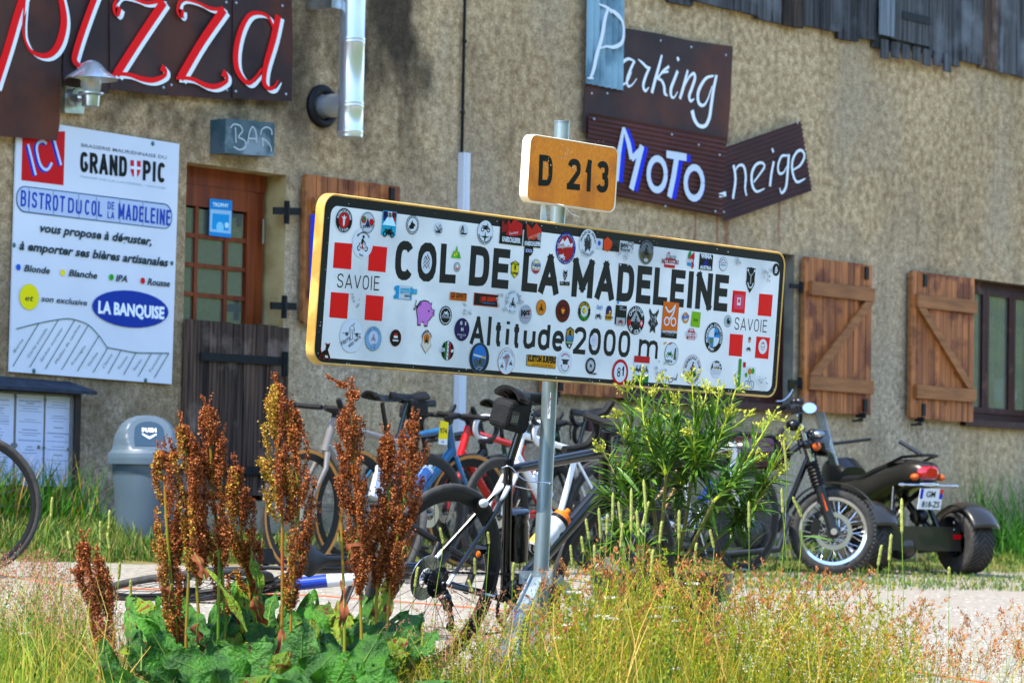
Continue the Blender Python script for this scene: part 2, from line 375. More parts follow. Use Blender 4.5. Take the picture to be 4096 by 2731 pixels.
for j in range(len(ys)-1):
    for i in range(nx-1): F.append((j*nx+i,j*nx+i+1,(j+1)*nx+i+1,(j+1)*nx+i))
mi=[0 if (-14.2<V[f[0]][1]<3 and -15<V[f[0]][0]<60) else 1 for f in F]
g=npmesh('gravel_lot',V,F,[m_gravel,m_meadow],mi=mi,smooth=True); struct(g)
# raised grassy verge along the foot of the wall
m_soil=mat('verge_turf','#4f5a28','#6f7a3c',scale=9,rough=.95,bump=.6,bs=40,c3='#7d7048',s3=2.0)
V=[];F=[]; vx=np.linspace(-8,48,225); vy=np.linspace(-1.55,.05,17)
for y in vy:
    for x in vx: 
        e=ground(x,y)-.012; w=(1 if x<9.5 else .22 if x<13 else .12)
        V.append((x,y,e+.10*w*max(0,min(1,(1.5+y+.12*math.sin(x*2.3)+.06*math.sin(x*7.1))/.55))+.016*(y>-1.3+.2*math.sin(x*1.3)) ))
n=len(vx)
for j in range(len(vy)-1):
    for i in range(n-1): F.append((j*n+i,j*n+i+1,(j+1)*n+i+1,(j+1)*n+i))
struct(npmesh('grass_verge',V,F,m_soil,smooth=True))
# ================================================================== building
bld=thing('mountain_inn','long roughcast stone inn behind the bikes with brown shutters and a weathered plank upper floor','building',(9,0,-.2))
def stucco():
    m=bpy.data.materials.new('roughcast'); m.use_nodes=True; t=m.node_tree; b=t.nodes['Principled BSDF']; b.inputs['Roughness'].default_value=.95; b.inputs['Specular IOR Level'].default_value=.2
    tc=nd(t,'ShaderNodeTexCoord')
    def noise(s,d=5,st=(1,1,1),dist=0):
        mp=nd(t,'ShaderNodeMapping'); mp.inputs['Scale'].default_value=st; t.links.new(tc.outputs['Object'],mp.inputs[0])
        n=nd(t,'ShaderNodeTexNoise'); n.inputs['Scale'].default_value=s; n.inputs['Detail'].default_value=d; n.inputs['Distortion'].default_value=dist; t.links.new(mp.outputs[0],n.inputs['Vector']); return n.outputs[0]
    def ramp(i,p0,p1,c0=(0,0,0,1),c1=(1,1,1,1)):
        r=nd(t,'ShaderNodeValToRGB'); r.color_ramp.elements[0].position=p0; r.color_ramp.elements[1].position=p1; r.color_ramp.elements[0].color=c0; r.color_ramp.elements[1].color=c1; t.links.new(i,r.inputs[0]); return r.outputs[0]
    def mix(f,a,c,mode='MIX'):
        x=nd(t,'ShaderNodeMixRGB',blend_type=mode)
        for i,q in ((0,f),(1,a),(2,c)):
            if isinstance(q,(tuple,float,int)): x.inputs[i].default_value=q
            else: t.links.new(q,x.inputs[i])
        return x.outputs[0]
    def math_(op,a,b_=0.,cl=True):
        x=nd(t,'ShaderNodeMath',operation=op); x.use_clamp=cl and op in('MULTIPLY','ADD')
        for i,q in ((0,a),(1,b_)):
            if isinstance(q,(float,int)): x.inputs[i].default_value=q
            else: t.links.new(q,x.inputs[i])
        return x.outputs[0]
    sep=nd(t,'ShaderNodeSeparateXYZ'); t.links.new(tc.outputs['Object'],sep.inputs[0])
    def mr(i,a,b_,c=0.,d=1.):
        x=nd(t,'ShaderNodeMapRange',interpolation_type='SMOOTHSTEP'); t.links.new(i,x.inputs[0])
        for j,q in enumerate((a,b_,c,d)): x.inputs[j+1].default_value=q
        return x.outputs[0]
    base=ramp(noise(22,7),.36,.66,lin('#978a77'),lin('#c3b6a3'))
    warm=ramp(noise(17,7),.35,.65,lin('#a68f70'),lin('#d2bd9c'))
    # warm ochre up under the planks and in the middle, greyer low and to the right
    wz=math_('ADD',mr(sep.outputs['Z'],.9,3.3),ramp(noise(.8,4),.4,.7)); 
    c=mix(wz,base,warm)
    st=ramp(noise(2.2,6,(1.6,1,.22)),.5,.72); c=mix(math_('MULTIPLY',st,.28),c,lin('#7d6f58'))
    pale=ramp(noise(1.1,7,(1,1,.5)),.52,.68); c=mix(math_('MULTIPLY',pale,.5),c,lin('#b0a898'))
    fine=ramp(noise(60,4),.36,.62,(.62,.61,.60,1),(1.16,1.15,1.14,1)); c=mix(.85,c,fine,'MULTIPLY')
    big=ramp(noise(.55,6,(1,1,.8)),.38,.66,(.80,.77,.74,1),(1.12,1.10,1.07,1)); c=mix(.9,c,big,'MULTIPLY'); pat=ramp(noise(4.2,8,(1,1,.6),.6),.56,.66); c=mix(math_('MULTIPLY',pat,.32),c,lin('#6f624f')); dr=ramp(noise(5,4,(2.2,1,.07)),.6,.72); c=mix(math_('MULTIPLY',dr,.3),c,lin('#776850'))
    # soot stain beside the flue, with its own wavering edge
    n1=noise(1.6,5); ax=math_('ADD',sep.outputs['X'],math_('MULTIPLY',n1,.9),cl=False)
    SX=X_(*o(975,120)); SL=X_(*o(800,120)); SZ=Z_(*o(900,380))
    a=math_('MULTIPLY',mr(ax,SX+.55,SX+.35),mr(ax,SL-.6,SL+.35)); a=math_('MULTIPLY',a,mr(sep.outputs['Z'],SZ-.35,SZ+.55)); a=math_('MULTIPLY',a,ramp(noise(2.5,6,(1,1,.4)),.25,.55))
    c=mix(math_('MULTIPLY',a,.9),c,lin('#2e2a26'))
    # damp darkening low on the wall to the left
    PX=X_(*o(420,300)); lo=math_('MULTIPLY',mr(sep.outputs['X'],PX+1.2,PX-.8),mr(sep.outputs['Z'],2.4,.6)); lo=math_('MULTIPLY',lo,ramp(noise(3.3,6),.35,.6)); c=mix(math_('MULTIPLY',lo,.6),c,lin('#5a4c34'))
    # dark spatter under the rusty letters
    s0=X_(*o(250,230)); q=math_('MULTIPLY',mr(sep.outputs['X'],s0-.4,s0+.2),mr(sep.outputs['X'],s0+2.2,s0+1.2)); zq=Z_(*o(330,250)); q=math_('MULTIPLY',q,mr(sep.outputs['Z'],zq-.5,zq+.15)); q=math_('MULTIPLY',q,ramp(noise(4,6),.4,.62)); c=mix(math_('MULTIPLY',q,.85),c,lin('#3a342a'))
    # rust runs below the sheet signs
    for (px,py,w) in ((1672,515,.025),(1650,505,.012),(1792,475,.015),(1600,490,.01)):
        rx=X_(*o(px,py)); rz=Z_(*o(px,py)); d=math_('ABSOLUTE',math_('ADD',nd_sub(t,sep.outputs['X'],rx),math_('MULTIPLY',noise(6,2),.03),cl=False))
        q=math_('MULTIPLY',mr(d,w*2.0,w*.3),math_('MULTIPLY',mr(sep.outputs['Z'],rz-.5,rz-.05),math_('MULTIPLY',mr(sep.outputs['Z'],rz+.12,rz+.08),.55))); c=mix(q,c,lin('#8a4a12'))
    t.links.new(c,b.inputs['Base Color'])
    h=math_('ADD',math_('MULTIPLY',noise(75,5),.6),math_('MULTIPLY',noise(26,4),.4)); bp=nd(t,'ShaderNodeBump'); bp.inputs['Strength'].default_value=.7; bp.inputs['Distance'].default_value=.016
    t.links.new(h,bp.inputs['Height']); t.links.new(bp.outputs[0],b.inputs['Normal']); return m
def nd_sub(t,a,v):
    x=nd(t,'ShaderNodeMath',operation='SUBTRACT'); t.links.new(a,x.inputs[0]); x.inputs[1].default_value=v; return x.outputs[0]
m_stuc=stucco()
m_conc=mat('lintel_plaster','#a48f63','#bfae84',scale=6,rough=.9,bump=.3,bs=30)
m_reveal=mat('reveal_plaster','#6d6a62','#8b8679',scale=5,rough=.9,bump=.3,bs=30)
m_bwood=mat('brown_stained_wood','#6e3413','#8d4a1c',scale=3,rough=.55,stretch=(8,8,.6),bump=.25,bs=30)
m_shut=mat('shutter_wood','#85502a','#bb7c46',scale=2.2,rough=.6,stretch=(9,9,.5),bump=.35,bs=20,c3='#7a421c',s3=5,rnd=.14)
m_shutd=mat('shutter_ledge_wood','#855a32','#a87446',scale=2.5,rough=.65,stretch=(1,9,9),bump=.3,bs=20,rnd=.1)
m_dk=mat('weathered_dark_plank','#26180f','#665346',scale=3,rough=.85,stretch=(16,16,.55),bump=.7,bs=14,c3='#8c7c72',s3=3.2,lo=.36,hi=.64,rnd=.3,t3=.56,b3=.7)
m_gr=mat('silvered_plank','#1f1d1c','#6a6a6c',scale=2.6,rough=.85,stretch=(14,14,.45),bump=.8,bs=12,c3='#797c80',s3=2.6,lo=.3,hi=.72,rnd=.32,t3=.52,b3=.72)
m_gr2=mat('pale_silvered_plank','#5d6268','#8d959c',scale=2.6,rough=.85,stretch=(14,14,.45),bump=.8,bs=12,rnd=.1)
m_iron=mat('black_iron','#15171a','#25282b',scale=20,rough=.6,metal=.4)
m_maroon=mat('maroon_window_wood','#34130d','#4e2018',scale=4,rough=.6,stretch=(8,8,.8),bump=.3,bs=20,c3='#6d4a3c',s3=9,t3=.6,b3=.72)
m_glass=bpy.data.materials.new('window_glass'); m_glass.use_nodes=True
t=m_glass.node_tree; b=t.nodes['Principled BSDF']; b.inputs['Roughness'].default_value=.03; b.inputs['Base Color'].default_value=(.25,.28,.24,1); b.inputs['Metallic'].default_value=.3; b.inputs['Alpha'].default_value=.42; b.inputs['Specular IOR Level'].default_value=1.0; b.inputs['Coat Weight'].default_value=1
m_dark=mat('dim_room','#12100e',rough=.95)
# openings (x0,x1,z0,z1)
dx0=X_(*o(424,600)); dx1=X_(*o(654,600)); dz1=Z_(*o(430,372)); dz0=Z_(*o(560,1148))
wbx0=X_(*o(2212,800)); wbx1=wbx0+1.35; wbz0=Z_(*o(2300,968)); wbz1=Z_(*o(2240,640))
wax0=X_(*o(1425,900)); wax1=X_(*o(1822,800)); waz0=Z_(*o(1740,925)); waz1=wbz1
sidz=Z_(4096,315)
ops=[(dx0,dx1,dz0,dz1),(wax0,wax1,waz0,waz1),(wbx0,wbx1,wbz0,wbz1)]
mb=MB(); xs_=sorted({-9.,46.}|{q for p in ops for q in p[:2]}); zs_=sorted({-.9,6.6}|{q for p in ops for q in p[2:]})
for i in range(len(xs_)-1):
    for j in range(len(zs_)-1):
        cx=(xs_[i]+xs_[i+1])/2; cz=(zs_[j]+zs_[j+1])/2
        if any(a<cx<b_ and c<cz<d for a,b_,c,d in ops): continue
        mb.add([(xs_[i],0,zs_[j]),(xs_[i+1],0,zs_[j]),(xs_[i+1],0,zs_[j+1]),(xs_[i],0,zs_[j+1])],[(0,1,2,3)])
mb.build('wall',m_stuc,bld,smooth=False)
for n_,(a,b_,c,d) in enumerate(ops):
    D=.28; mb=MB()
    for q in ([(a,0,c),(a,0,d),(a,D,d),(a,D,c)],[(b_,0,d),(b_,0,c),(b_,D,c),(b_,D,d)],[(a,0,d),(b_,0,d),(b_,D,d),(a,D,d)],[(b_,0,c),(a,0,c),(a,D,c),(b_,D,c)]):
        mb.add(q,[(0,1,2,3)])
    mb.build('reveal',m_conc if n_==0 else m_reveal,bld,smooth=False)
mb=MB(); # gable ends, back and roof, out of frame
mb.add([(-9,0,-.9),(-9,0,6.6),(-9,5,9.0),(-9,10,6.6),(-9,10,-.9)],[(0,1,2,3,4)]); mb.add([(46,0,-.9),(46,10,-.9),(46,10,6.6),(46,5,9.0),(46,0,6.6)],[(0,1,2,3,4)]); mb.add([(-9,10,-.9),(-9,10,6.6),(46,10,6.6),(46,10,-.9)],[(0,1,2,3)])
mb.build('side_wall',m_stuc,bld,smooth=False)
mb=MB(); mb.hexa([(-9.4,-.12,6.55),(46.4,-.12,6.55),(46.4,5,9.02),(-9.4,5,9.02)],[(-9.4,-.12,6.65),(46.4,-.12,6.65),(46.4,5,9.14),(-9.4,5,9.14)]); mb.hexa([(-9.4,5,9.02),(46.4,5,9.02),(46.4,10.4,6.5),(-9.4,10.4,6.5)],[(-9.4,5,9.14),(46.4,5,9.14),(46.4,10.4,6.6),(-9.4,10.4,6.6)])
mb.build('roof',mat('roof_sheet','#4a4a4c',rough=.5,metal=.5),bld,smooth=False)
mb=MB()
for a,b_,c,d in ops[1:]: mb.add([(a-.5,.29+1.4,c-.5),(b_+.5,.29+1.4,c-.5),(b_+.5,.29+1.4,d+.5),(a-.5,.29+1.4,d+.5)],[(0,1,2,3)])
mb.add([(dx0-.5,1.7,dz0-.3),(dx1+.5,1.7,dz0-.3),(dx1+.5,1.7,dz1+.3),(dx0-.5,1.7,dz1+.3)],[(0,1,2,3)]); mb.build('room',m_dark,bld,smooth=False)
# ---- upper-floor planks, each one by itself
x=X_(2500,0)-.5; xe=X_(4096,300)+2.2; i=0; random.seed(3)
while x<xe:
    w=random.uniform(.21,.33); zb=sidz+random.uniform(-.03,.025); yo=-.035-.022*(i%2)
    hx0,hx1=X_(*o(2005,60)),X_(*o(2112,60))
    mb=MB(); q=.006; skew=random.uniform(-.012,.012); top=6.5
    mb.hexa([(x,yo,zb),(x+w-.008,yo,zb+skew),(x+w-.008,yo+.03,zb+skew),(x,yo+.03,zb)],[(x+random.uniform(-.012,.012),yo,top),(x+w-.008,yo,top),(x+w-.008,yo+.03,top),(x,yo+.03,top)])
    mb.build('plank',m_gr if random.random()<.9 else m_dk,bld,smooth=False); x+=w-.012; i+=1
# hatch in the planks
hx0,hx1=X_(*o(2003,60)),X_(*o(2108,60)); hz=Z_(*o(2060,95))
hat=MB(); hat.box((hx0-.02,-.075,hz),(hx0+.17,-.095,hz+1.2)); hat=hat.build('hatch',m_gr2,bld,smooth=False); sub(hat)
xx=hx0+.15
while xx<hx1:
    b2=MB(); b2.box((xx,-.07,hz-.01),(xx+.088,-.09,hz+1.2)); b2.build('plank',m_gr,hat,smooth=False); xx+=.092
b2=MB(); b2.box((hx0+.28,-.094,hz+.16),(hx1+.03,-.1,hz+.22)); b2.build('strap_hinge',m_iron,hat,smooth=False)
# a few small broken battens below the hatch
for j in range(7):
    b2=MB(); xj=hx0+.02+j*.15; b2.box((xj,-.062,sidz-.06-.05*random.random()),(xj+.1,-.08,hz-.03)); b2.build('batten',m_gr,bld,smooth=False)
# ---- shutters
def shutter(x0,x1,z0,z1,brace,parent=bld,np_=11,label=None,left_thick=True,Y=-.03):
    T=.03
    r=MB(); r.box((x0-.004,Y-.002,z0+.01),(x0+.012,Y-T-.004,z1-.01)); r=r.build('shutter',m_shutd,parent,smooth=False,label=label); sub(r)
    w=(x1-x0)/np_
    for i in range(np_):
        b2=MB(); b2.box((x0+.013+i*w if i==0 else x0+i*w+.0035,Y,z0+random.uniform(-.002,.004)),(x0+(i+1)*w-.0035,Y-T+random.uniform(-.0012,.0012),z1)); b2.build('slat',m_shut,r,smooth=False)
    H=z1-z0; lz=[z0+.185*H,z0+.80*H]
    for z in lz:
        b2=MB(); b2.box((x0+.055,Y-T-.002,z-.045*H),(x1-.004,Y-T-.03,z+.045*H)); b2.build('ledge',m_shutd,r,smooth=False)
    if brace:
        za,zb=lz[0]+.045*H,lz[1]-.045*H; bw=.085
        if brace>0: p=[(x0+.065,za+.005),(x0+.065+bw*1.35,za+.005),(x1-.005,zb-.005),(x1-.005-bw*1.35,zb-.005)]
        else: p=[(x1-.012-bw*1.3,za+.005),(x1-.012,za+.005),(x0+.065+bw*1.3,zb-.005),(x0+.065,zb-.005)]
        b2=MB(); b2.prism([(a,Y-T-.0025,c) for a,c in p],(0,-.024,0)); b2.build('brace',m_shutd,r,smooth=False)
    # iron catch pockets and keeper below
    b2=MB(); s=x1-.11 if brace>=0 else x0+.16
    for zz in (z0+.02*H,z0+.90*H): b3=MB(); b3.box((s,Y-T-.002,zz),(s+.045,Y-T-.014,zz+.085*H)); b3.build('catch_pocket',m_iron,r,smooth=False)
    b2.box((s-.06,Y-.004,z0-.02),(s-.04,Y-T-.06,z0+.012)); b2.beam((s-.12,Y-.05,z0-.05),(s,Y-.05,z0-.015),.014,.014); b2.cyl((s-.05,0,z0-.045),(s-.05,Y-.07,z0-.045),.008,seg=6)
    b2.build('shutter_catch',m_iron,r,smooth=False)
    return r
h=lambda p: X_(*ZS(*p)); v=lambda p: Z_(*ZS(*p))
s1x0,s1x1=h((370,700)),h((903,700)); s1z0,s1z1=v((640,1377)),v((640,185)); s2x0,s2x1=h((1212,700)),h((1707,700))
shutter(s1x0,s1x1,s1z0,s1z1,1,label='right-hand shutter of the middle window, rising brace'); shutter(s2x0,s2x1,s1z0,s1z1,-1,label='left-hand shutter of the right window, falling brace')
shutter(wax0-(s1x1-s1x0)-.02,wax0-.02,s1z0,s1z1,-1)
shutter(wbx1+.02,wbx1+.02+(s2x1-s2x0),s1z0,s1z1,1)
ds=shutter(X_(*o(682,600)),X_(*o(900,600)),Z_(*o(790,752)),Z_(*o(790,415)),0,np_=9)
F=Flat((0,-.075,0),(1,0,0),(0,0,1),.0); F.poly([o(714,492),o(745,494),o(740,690),o(710,686)],'#1440c4'); F.build('blue_panel',ds)
# hinges on wall
for (a,b_,yy) in ((o(628,484),o(690,486),0),(o(622,702),o(680,704),0)):
    mb=MB(); p,q=at(*a,-.05),at(*b_,-.05); mb.beam(p,q,.014,.045); mb.cyl(p+np.array([.12,0,-.07]),p+np.array([.12,0,.07]),.018,seg=8); mb.build('hinge',m_iron,bld)
for zz in (s1z0+.18*(s1z1-s1z0),s1z0+.8*(s1z1-s1z0)):
    mb=MB(); mb.beam((wax1-.12,-.045,zz),(s1x0+.02,-.045,zz),.014,.035); mb.cyl((wax1+.02,-.05,zz-.04),(wax1+.02,-.05,zz+.04),.016,seg=8); mb.build('hinge',m_iron,bld)
# ---- windows
def window(x0,x1,z0,z1,panes=2,inner=True):
    Y=.09; r=MB(); fw=.06
    r.box((x0,Y,z0+.002),(x0+fw,Y+.06,z1-.002)); r.box((x1-fw,Y,z0+.002),(x1,Y+.06,z1-.002)); r.box((x0+fw,Y,z1-fw),(x1-fw,Y+.06,z1-.002)); r.box((x0+fw,Y,z0+.002),(x1-fw,Y+.06,z0+fw))
    r=r.build('window',m_maroon,bld,smooth=False); sub(r); W=(x1-x0-2*fw); lw=W/panes
    for i in range(panes):
        a=x0+fw+i*lw; b_=a+lw; sw=.05; s=MB(); Yf=Y-.012
        s.box((a+.002,Yf,z0+fw+.002),(a+sw,Yf+.045,z1-fw-.002)); s.box((b_-sw,Yf,z0+fw+.002),(b_-.002,Yf+.045,z1-fw-.002)); s.box((a+sw,Yf,z1-fw-sw),(b_-sw,Yf+.045,z1-fw-.002)); s.box((a+sw,Yf,z0+fw+.002),(b_-sw,Yf+.045,z0+fw+sw))
        s.build('sash',m_maroon,r,smooth=False)
        s=MB(); s.box((a+sw,Yf+.02,z0+fw+sw),(b_-sw,Yf+.026,z1-fw-sw)); s.build('pane',m_glass,r,smooth=False)
    s=MB(); s.box((x0-.03,-.05,z0-.055),(x1+.03,Y+.02,z0-.002)); s.build('sill',m_maroon,r,smooth=False)
    cu=MB(); pts=[]; 
    return r
w1=window(wax0,wax1,waz0,waz1,3)
w2=window(wbx0,wbx1,wbz0,wbz1,3)
# net curtain and the red and white things seen behind the right window's glass
m_cur=mat('net_curtain','#8d9189','#a9aba4',scale=9,rough=.9,alpha=.55)
V=[];F_=[]; n=60; a,b_=wbx0+.12,wbx1-.1
for i in range(n+1):
    xx=a+(b_-a)*i/n; yy=.26+.02*math.sin(i*1.1)
    V+= [(xx,yy,wbz0+.1),(xx,yy,wbz1-.05)]
F_=[(2*i,2*i+2,2*i+3,2*i+1) for i in range(n)]
c_=npmesh('curtain',V,F_,m_cur,w2,smooth=True)
it=thing('helmet','white and red motorcycle helmet on the sill behind the right window','helmet',(at(*o(2295,930),.22)))
P=at(*o(2300,915),.24)
mb=MB(); mb.ell(P,(.15,.13,.17),20,14); mb.build('shell',mat('helmet_white','#d9dde0',rough=.2,coat=1),it)
mb=MB(); mb.ell(P+np.array([.06,-.03,-.03]),(.11,.11,.09),16,10); mb.build('visor',paint('#20282c',.15),it)
mb=MB(); mb.prism([P+np.array(q) for q in ((-.3,-.02,-.14),(-.16,-.02,.13),(-.12,-.02,-.14))],(0,.02,0)); mb.build('red_flap',paint('#8c1822'),it,smooth=False)
# ---- door: glazed upper leaf, plank lower leaf
Y=.15; d_=MB(); fw=.085
d_.box((dx0+.002,Y,dz0+.02),(dx0+.05,Y+.07,dz1-.002)); d_.box((dx1-.13,Y,dz0+.02),(dx1-.04,Y+.07,dz1-.1)); d_.box((dx0+.05,Y-.01,dz1-.11),(dx1-.04,Y+.07,dz1-.002))
door=d_.build('door',m_bwood,bld,smooth=False,label='brown glazed bar door above a dark plank half-leaf'); sub(door)
gx0,gx1=dx0+.05,dx1-.13; gz1=dz1-.11; gz0=Z_(*o(520,745))
s=MB(); s.box((gx0,Y-.015,gz1-.13),(gx1,Y+.03,gz1-.002)); s.box((gx1-.07,Y-.015,gz0),(gx1,Y+.03,gz1-.13)); s.box((gx0,Y-.015,gz0-.05),(gx1,Y+.03,gz0)); s.build('sash',m_bwood,door,smooth=False)
cx0,cx1=gx0+.002,gx1-.07; s=MB()
for i in (1,2): xx=cx0+(cx1-cx0)*(.30 if i==1 else .72); s.box((xx-.014,Y-.01,gz0),(xx+.014,Y+.02,gz1-.13))
for i in range(1,4): zz=gz0+(gz1-.13-gz0)*i/4; s.box((cx0,Y-.008,zz-.013),(cx1,Y+.018,zz+.013))
s.build('glazing_bar',m_bwood,door,smooth=False)
for i in range(3):
    xa=[cx0,cx0+(cx1-cx0)*.30,cx0+(cx1-cx0)*.72,cx1]
    for j in range(4):
        za=gz0+(gz1-.13-gz0)*j/4; s=MB(); s.box((xa[i]+.015,Y+.004,za+.013),(xa[i+1]-.015,Y+.009,za+(gz1-.13-gz0)/4-.013)); s.build('pane',m_glass,door,smooth=False)
s=MB(); s.cyl(at(*o(606,503),Y-.03),at(*o(604,560),Y-.03),.008,seg=8); s.build('handle',mat('steel','#9a9a98',rough=.3,metal=1),door)
Fd=Flat((0,Y-.02,0),(1,0,0),(0,0,1),0)
fz=mkz(700,400,.3826); Fd.poly([fz(*p) for p in ((362,1030),(598,1052),(588,1442),(355,1415))],'#1f8fcf')
Fd.poly([fz(*p) for p in ((368,1140),(590,1160),(582,1400),(362,1375))],'#9fc6e0'); Fd.poly([fz(*p) for p in ((392,1185),(568,1200),(560,1368),(385,1350))],'#1d9fd8'); Fd.circ(470,1330,110,'#8fd0ea',zf=fz); Fd.circ(540,1310,60,'#c2e2ee',zf=fz)
Fd.text('TROPHY',fz(392,1110),fz(560,1125),40*.3826,'#d6eef8',bold=.03)
Fd.build('notice',door,label='cyan and white notice stuck on the door glass')
# lower plank leaf stands proud of the wall face
lx0,lx1=X_(*o(413,900)),X_(*o(652,900)); lz1=Z_(*o(530,742)); lz0=dz0+.03
n=9; wpl=(lx1-lx0)/n
leaf=MB(); leaf.box((lx0+.01,-.002,lz0),(lx1-.01,-.012,lz1-.02)); leaf=leaf.build('half_door',m_dk,bld,smooth=False); sub(leaf)
for i in range(n):
    b2=MB(); b2.box((lx0+i*wpl+.003,-.014,lz0),(lx0+(i+1)*wpl-.003,-.04+random.uniform(-.003,.003),lz1+random.uniform(-.006,.006))); b2.build('plank',m_dk,leaf,smooth=False)
for (a,c) in ((o(460,818),o(655,830)),(o(470,1076),o(650,1084))):
    b2=MB(); p,q=at(*a,-.05),at(*c,-.05); b2.beam(p,q,.01,.05); b2.cyl(q+np.array([0,.0,-.09]),q+np.array([0,0,.06]),.022,seg=8); b2.build('strap_hinge',m_iron,leaf,smooth=False)
b2=MB(); b2.box((lx0-.1,-.34,dz0-.20),(lx1+.12,.0,dz0-.012)); struct_step=b2.build('doorstep',mat('step_stone','#8f8878','#a39c8a',scale=8,rough=.9,bump=.5),bld,smooth=False)
# ================================================================== fittings on the wall
def rust(nm,c1='#402a26',c2='#553a30',c3='#7c4524'): return mat(nm,c1,c2,scale=3.5,rough=.7,bump=.15,bs=25,c3=c3,s3=1.4,t3=.5,b3=.72)
m_rust=rust('rusted_sheet'); m_rust2=rust('rusted_sheet_dark','#3a2b2c','#4c3836','#6c3e28')
m_rivet=mat('rivet','#aab4bd',rough=.3,metal=.8)
def sheet(name,parent,px,zf,Y,m,th=.006,riv=(),label=None):
    pts=[at(*zf(*p),Y) for p in px]; mb=MB(); mb.prism(pts,(0,-th,0)); ob=mb.build(name,m,parent,smooth=False,label=label)
    if len(riv):
        mb=MB()
        for p in riv: mb.ell(at(*zf(*p),Y-th-.001),(.009,.005,.009),8,6)
        sub(ob); mb.build('rivets',m_rivet,ob)
    return ob
pz=thing('pizza_sign','five rusty metal sheets spelling pizza in big red script, top left','sign',at(*o(330,200),-.03))
sheet('sheet',pz,[(-400,-400),(235,-400),(235*1.0+10,0),(245,0),(243,250),(235,505),(225,563),(0,545),(-400,520)],mkz(0,0,1),-.055,m_rust,label='longest sheet, hanging lowest, under the letter p')
sheet('sheet',pz,[(490,-700),(850,-700),(845,560),(852,735),(490,670)],Z1,-.04,m_rust2)
sheet('sheet',pz,[(850,-700),(1335,-700),(1330,400),(1305,752),(1050,722),(858,700)],Z1,-.048,m_rust2,riv=((885,632),(1283,688)))
sheet('sheet',pz,[(1330,-700),(1830,-700),(1825,400),(1818,788),(1600,768),(1308,748)],Z1,-.040,m_rust2,riv=((1345,668),(1780,708),(1775,20)))
sheet('sheet',pz,[(1826,-400),(2270,-400),(2290,300),(2282,795),(2050,790),(1818,768)],Z1,-.049,m_rust2,riv=((1850,718),(2243,740),(2215,48),(1853,25)))
F=Flat((0,-.063,0),(1,0,0),(0,0,1),.0,.0001)
WH='#dde4ea'; RD='#e01018'
ST=[([(300,-400),(215,-130),(130,130),(60,370),(-40,680)],[60]*5),([(205,-80),(190,60),(180,200),(190,300),(240,400),(330,440),(410,415),(470,320),(500,170),(480,10),(440,-120)],[10,14,16,18,22,32,46,60,60,50,40]),
([(790,-120),(735,0),(650,230),(590,420),(585,480),(620,515),(665,505),(708,478)],[46,50,52,52,44,32,22,8])]
for (dx,dy,z) in ((0,0,1),(500,50,2)):
    ST+=[([(935+dx*.97,60+dy*.0+ (15 if z==2 else 0)),(915+dx,100+dy*.2),(895+dx,60+dy*.4),(905+dx,15+dy*.1),(950+dx,-25+dy*.5),(1050+dx*1.0,-5+dy*.6),(1150+dx,25+dy*.9),(1280+dx*.95,5+dy*1.4)],[44,56,36,22,16,16,24,22]),
     ([(1285+dx*.94,15+dy*1.2),(1100+dx*.95,290+dy*.9),(910+dx,585+dy*.6)],[66,62,64]),
     ([(880+dx,583+dy*.6),(1000+dx,585+dy*.7),(1110+dx,620+dy*1.0),(1200+dx*.98,630+dy*1.0),(1280+dx*.97,600+dy*.9),(1295+dx*.96,560+dy*.8),(1262+dx*.96,528+dy*.8)],[20,26,34,36,30,34,52])]
ST+=[([(2140,215),(2100,135),(2030,105),(1950,125),(1885,240),(1848,400),(1855,540),(1910,630),(1960,650),(2010,600),(2050,540)],[20,22,24,34,44,50,46,34,30,22,16]),([(2180,125),(2140,310),(2080,520),(2068,640),(2095,690),(2140,690),(2180,630)],[58,56,50,44,30,24,8])]
ST=[(p,[x*1.14+2 for x in w]) for p,w in ST]
for p,w in ST: F.stroke(p,[x*1.0 for x in w],WH,zf=Z1,off=(26,22))
F.h+=.0006
for p,w in ST: F.stroke(p,w,RD,zf=Z1)
F.build('lettering',pz,rough=.55)
# ---- brewery board
bo=thing('brewery_board','white brewery advertising board with blue lettering on the left of the wall','sign',at(*o(215,600),-.02))
bpx=[(63,472),(712,577),(681,1536),(32.5,1486)]
mb=MB(); mb.prism([at(*p,-.012) for p in bpx],(0,-.012,0)); mb.build('panel',mat('white_panel','#d2d7df',rough=.5,c2='#cad0da',scale=2),bo,smooth=False)
F=Flat((0,-.0245,0),(1,0,0),(0,0,1),.0008,.00004)
F.poly([(235,68),(680,68),(663,632),(222,578)],'#c4071e',zf=Z2)
for w,c,of in ((46,'#1637a8',(-10,6)),(30,'#b9c9ea',(8,-4))):
    F.stroke([(285,205),(365,530)],w,c,zf=Z2,off=of,sm=0)
    F.stroke([(480,200),(440,175),(395,190),(375,240),(385,320),(410,410),(450,465),(495,465),(535,400)],w,c,zf=Z2,off=of,sm=4)
    F.stroke([(555,150),(630,425)],w,c,zf=Z2,off=of,sm=0)
F.text('BRASSERIE MAURIENNAISE DU',(848,228),(1740,360),38,'#5c6b78',zf=Z2,bold=.004)
word(F,'GRAND',(835,492),(1325,545),215,'#14181c',wt=.20,zf=Z2,gap=.3)
word(F,'PIC',(1490,578),(1725,608),210,'#14181c',wt=.20,zf=Z2,gap=.35)
F.poly([(1362,368),(1470,378),(1470,470),(1450,525),(1420,552),(1385,535),(1365,480)],'#c42334',zf=Z2)
F.poly([(1400,368),(1428,371),(1428,552),(1400,550)],'#d5dce8',zf=Z2); F.poly([(1360,430),(1472,442),(1472,470),(1360,460)],'#d5dce8',zf=Z2)
F.text('MASSIF DE LA LAUZIERE - SAVOIE',(835,548),(1725,672),22,'#a3b0bd',zf=Z2)
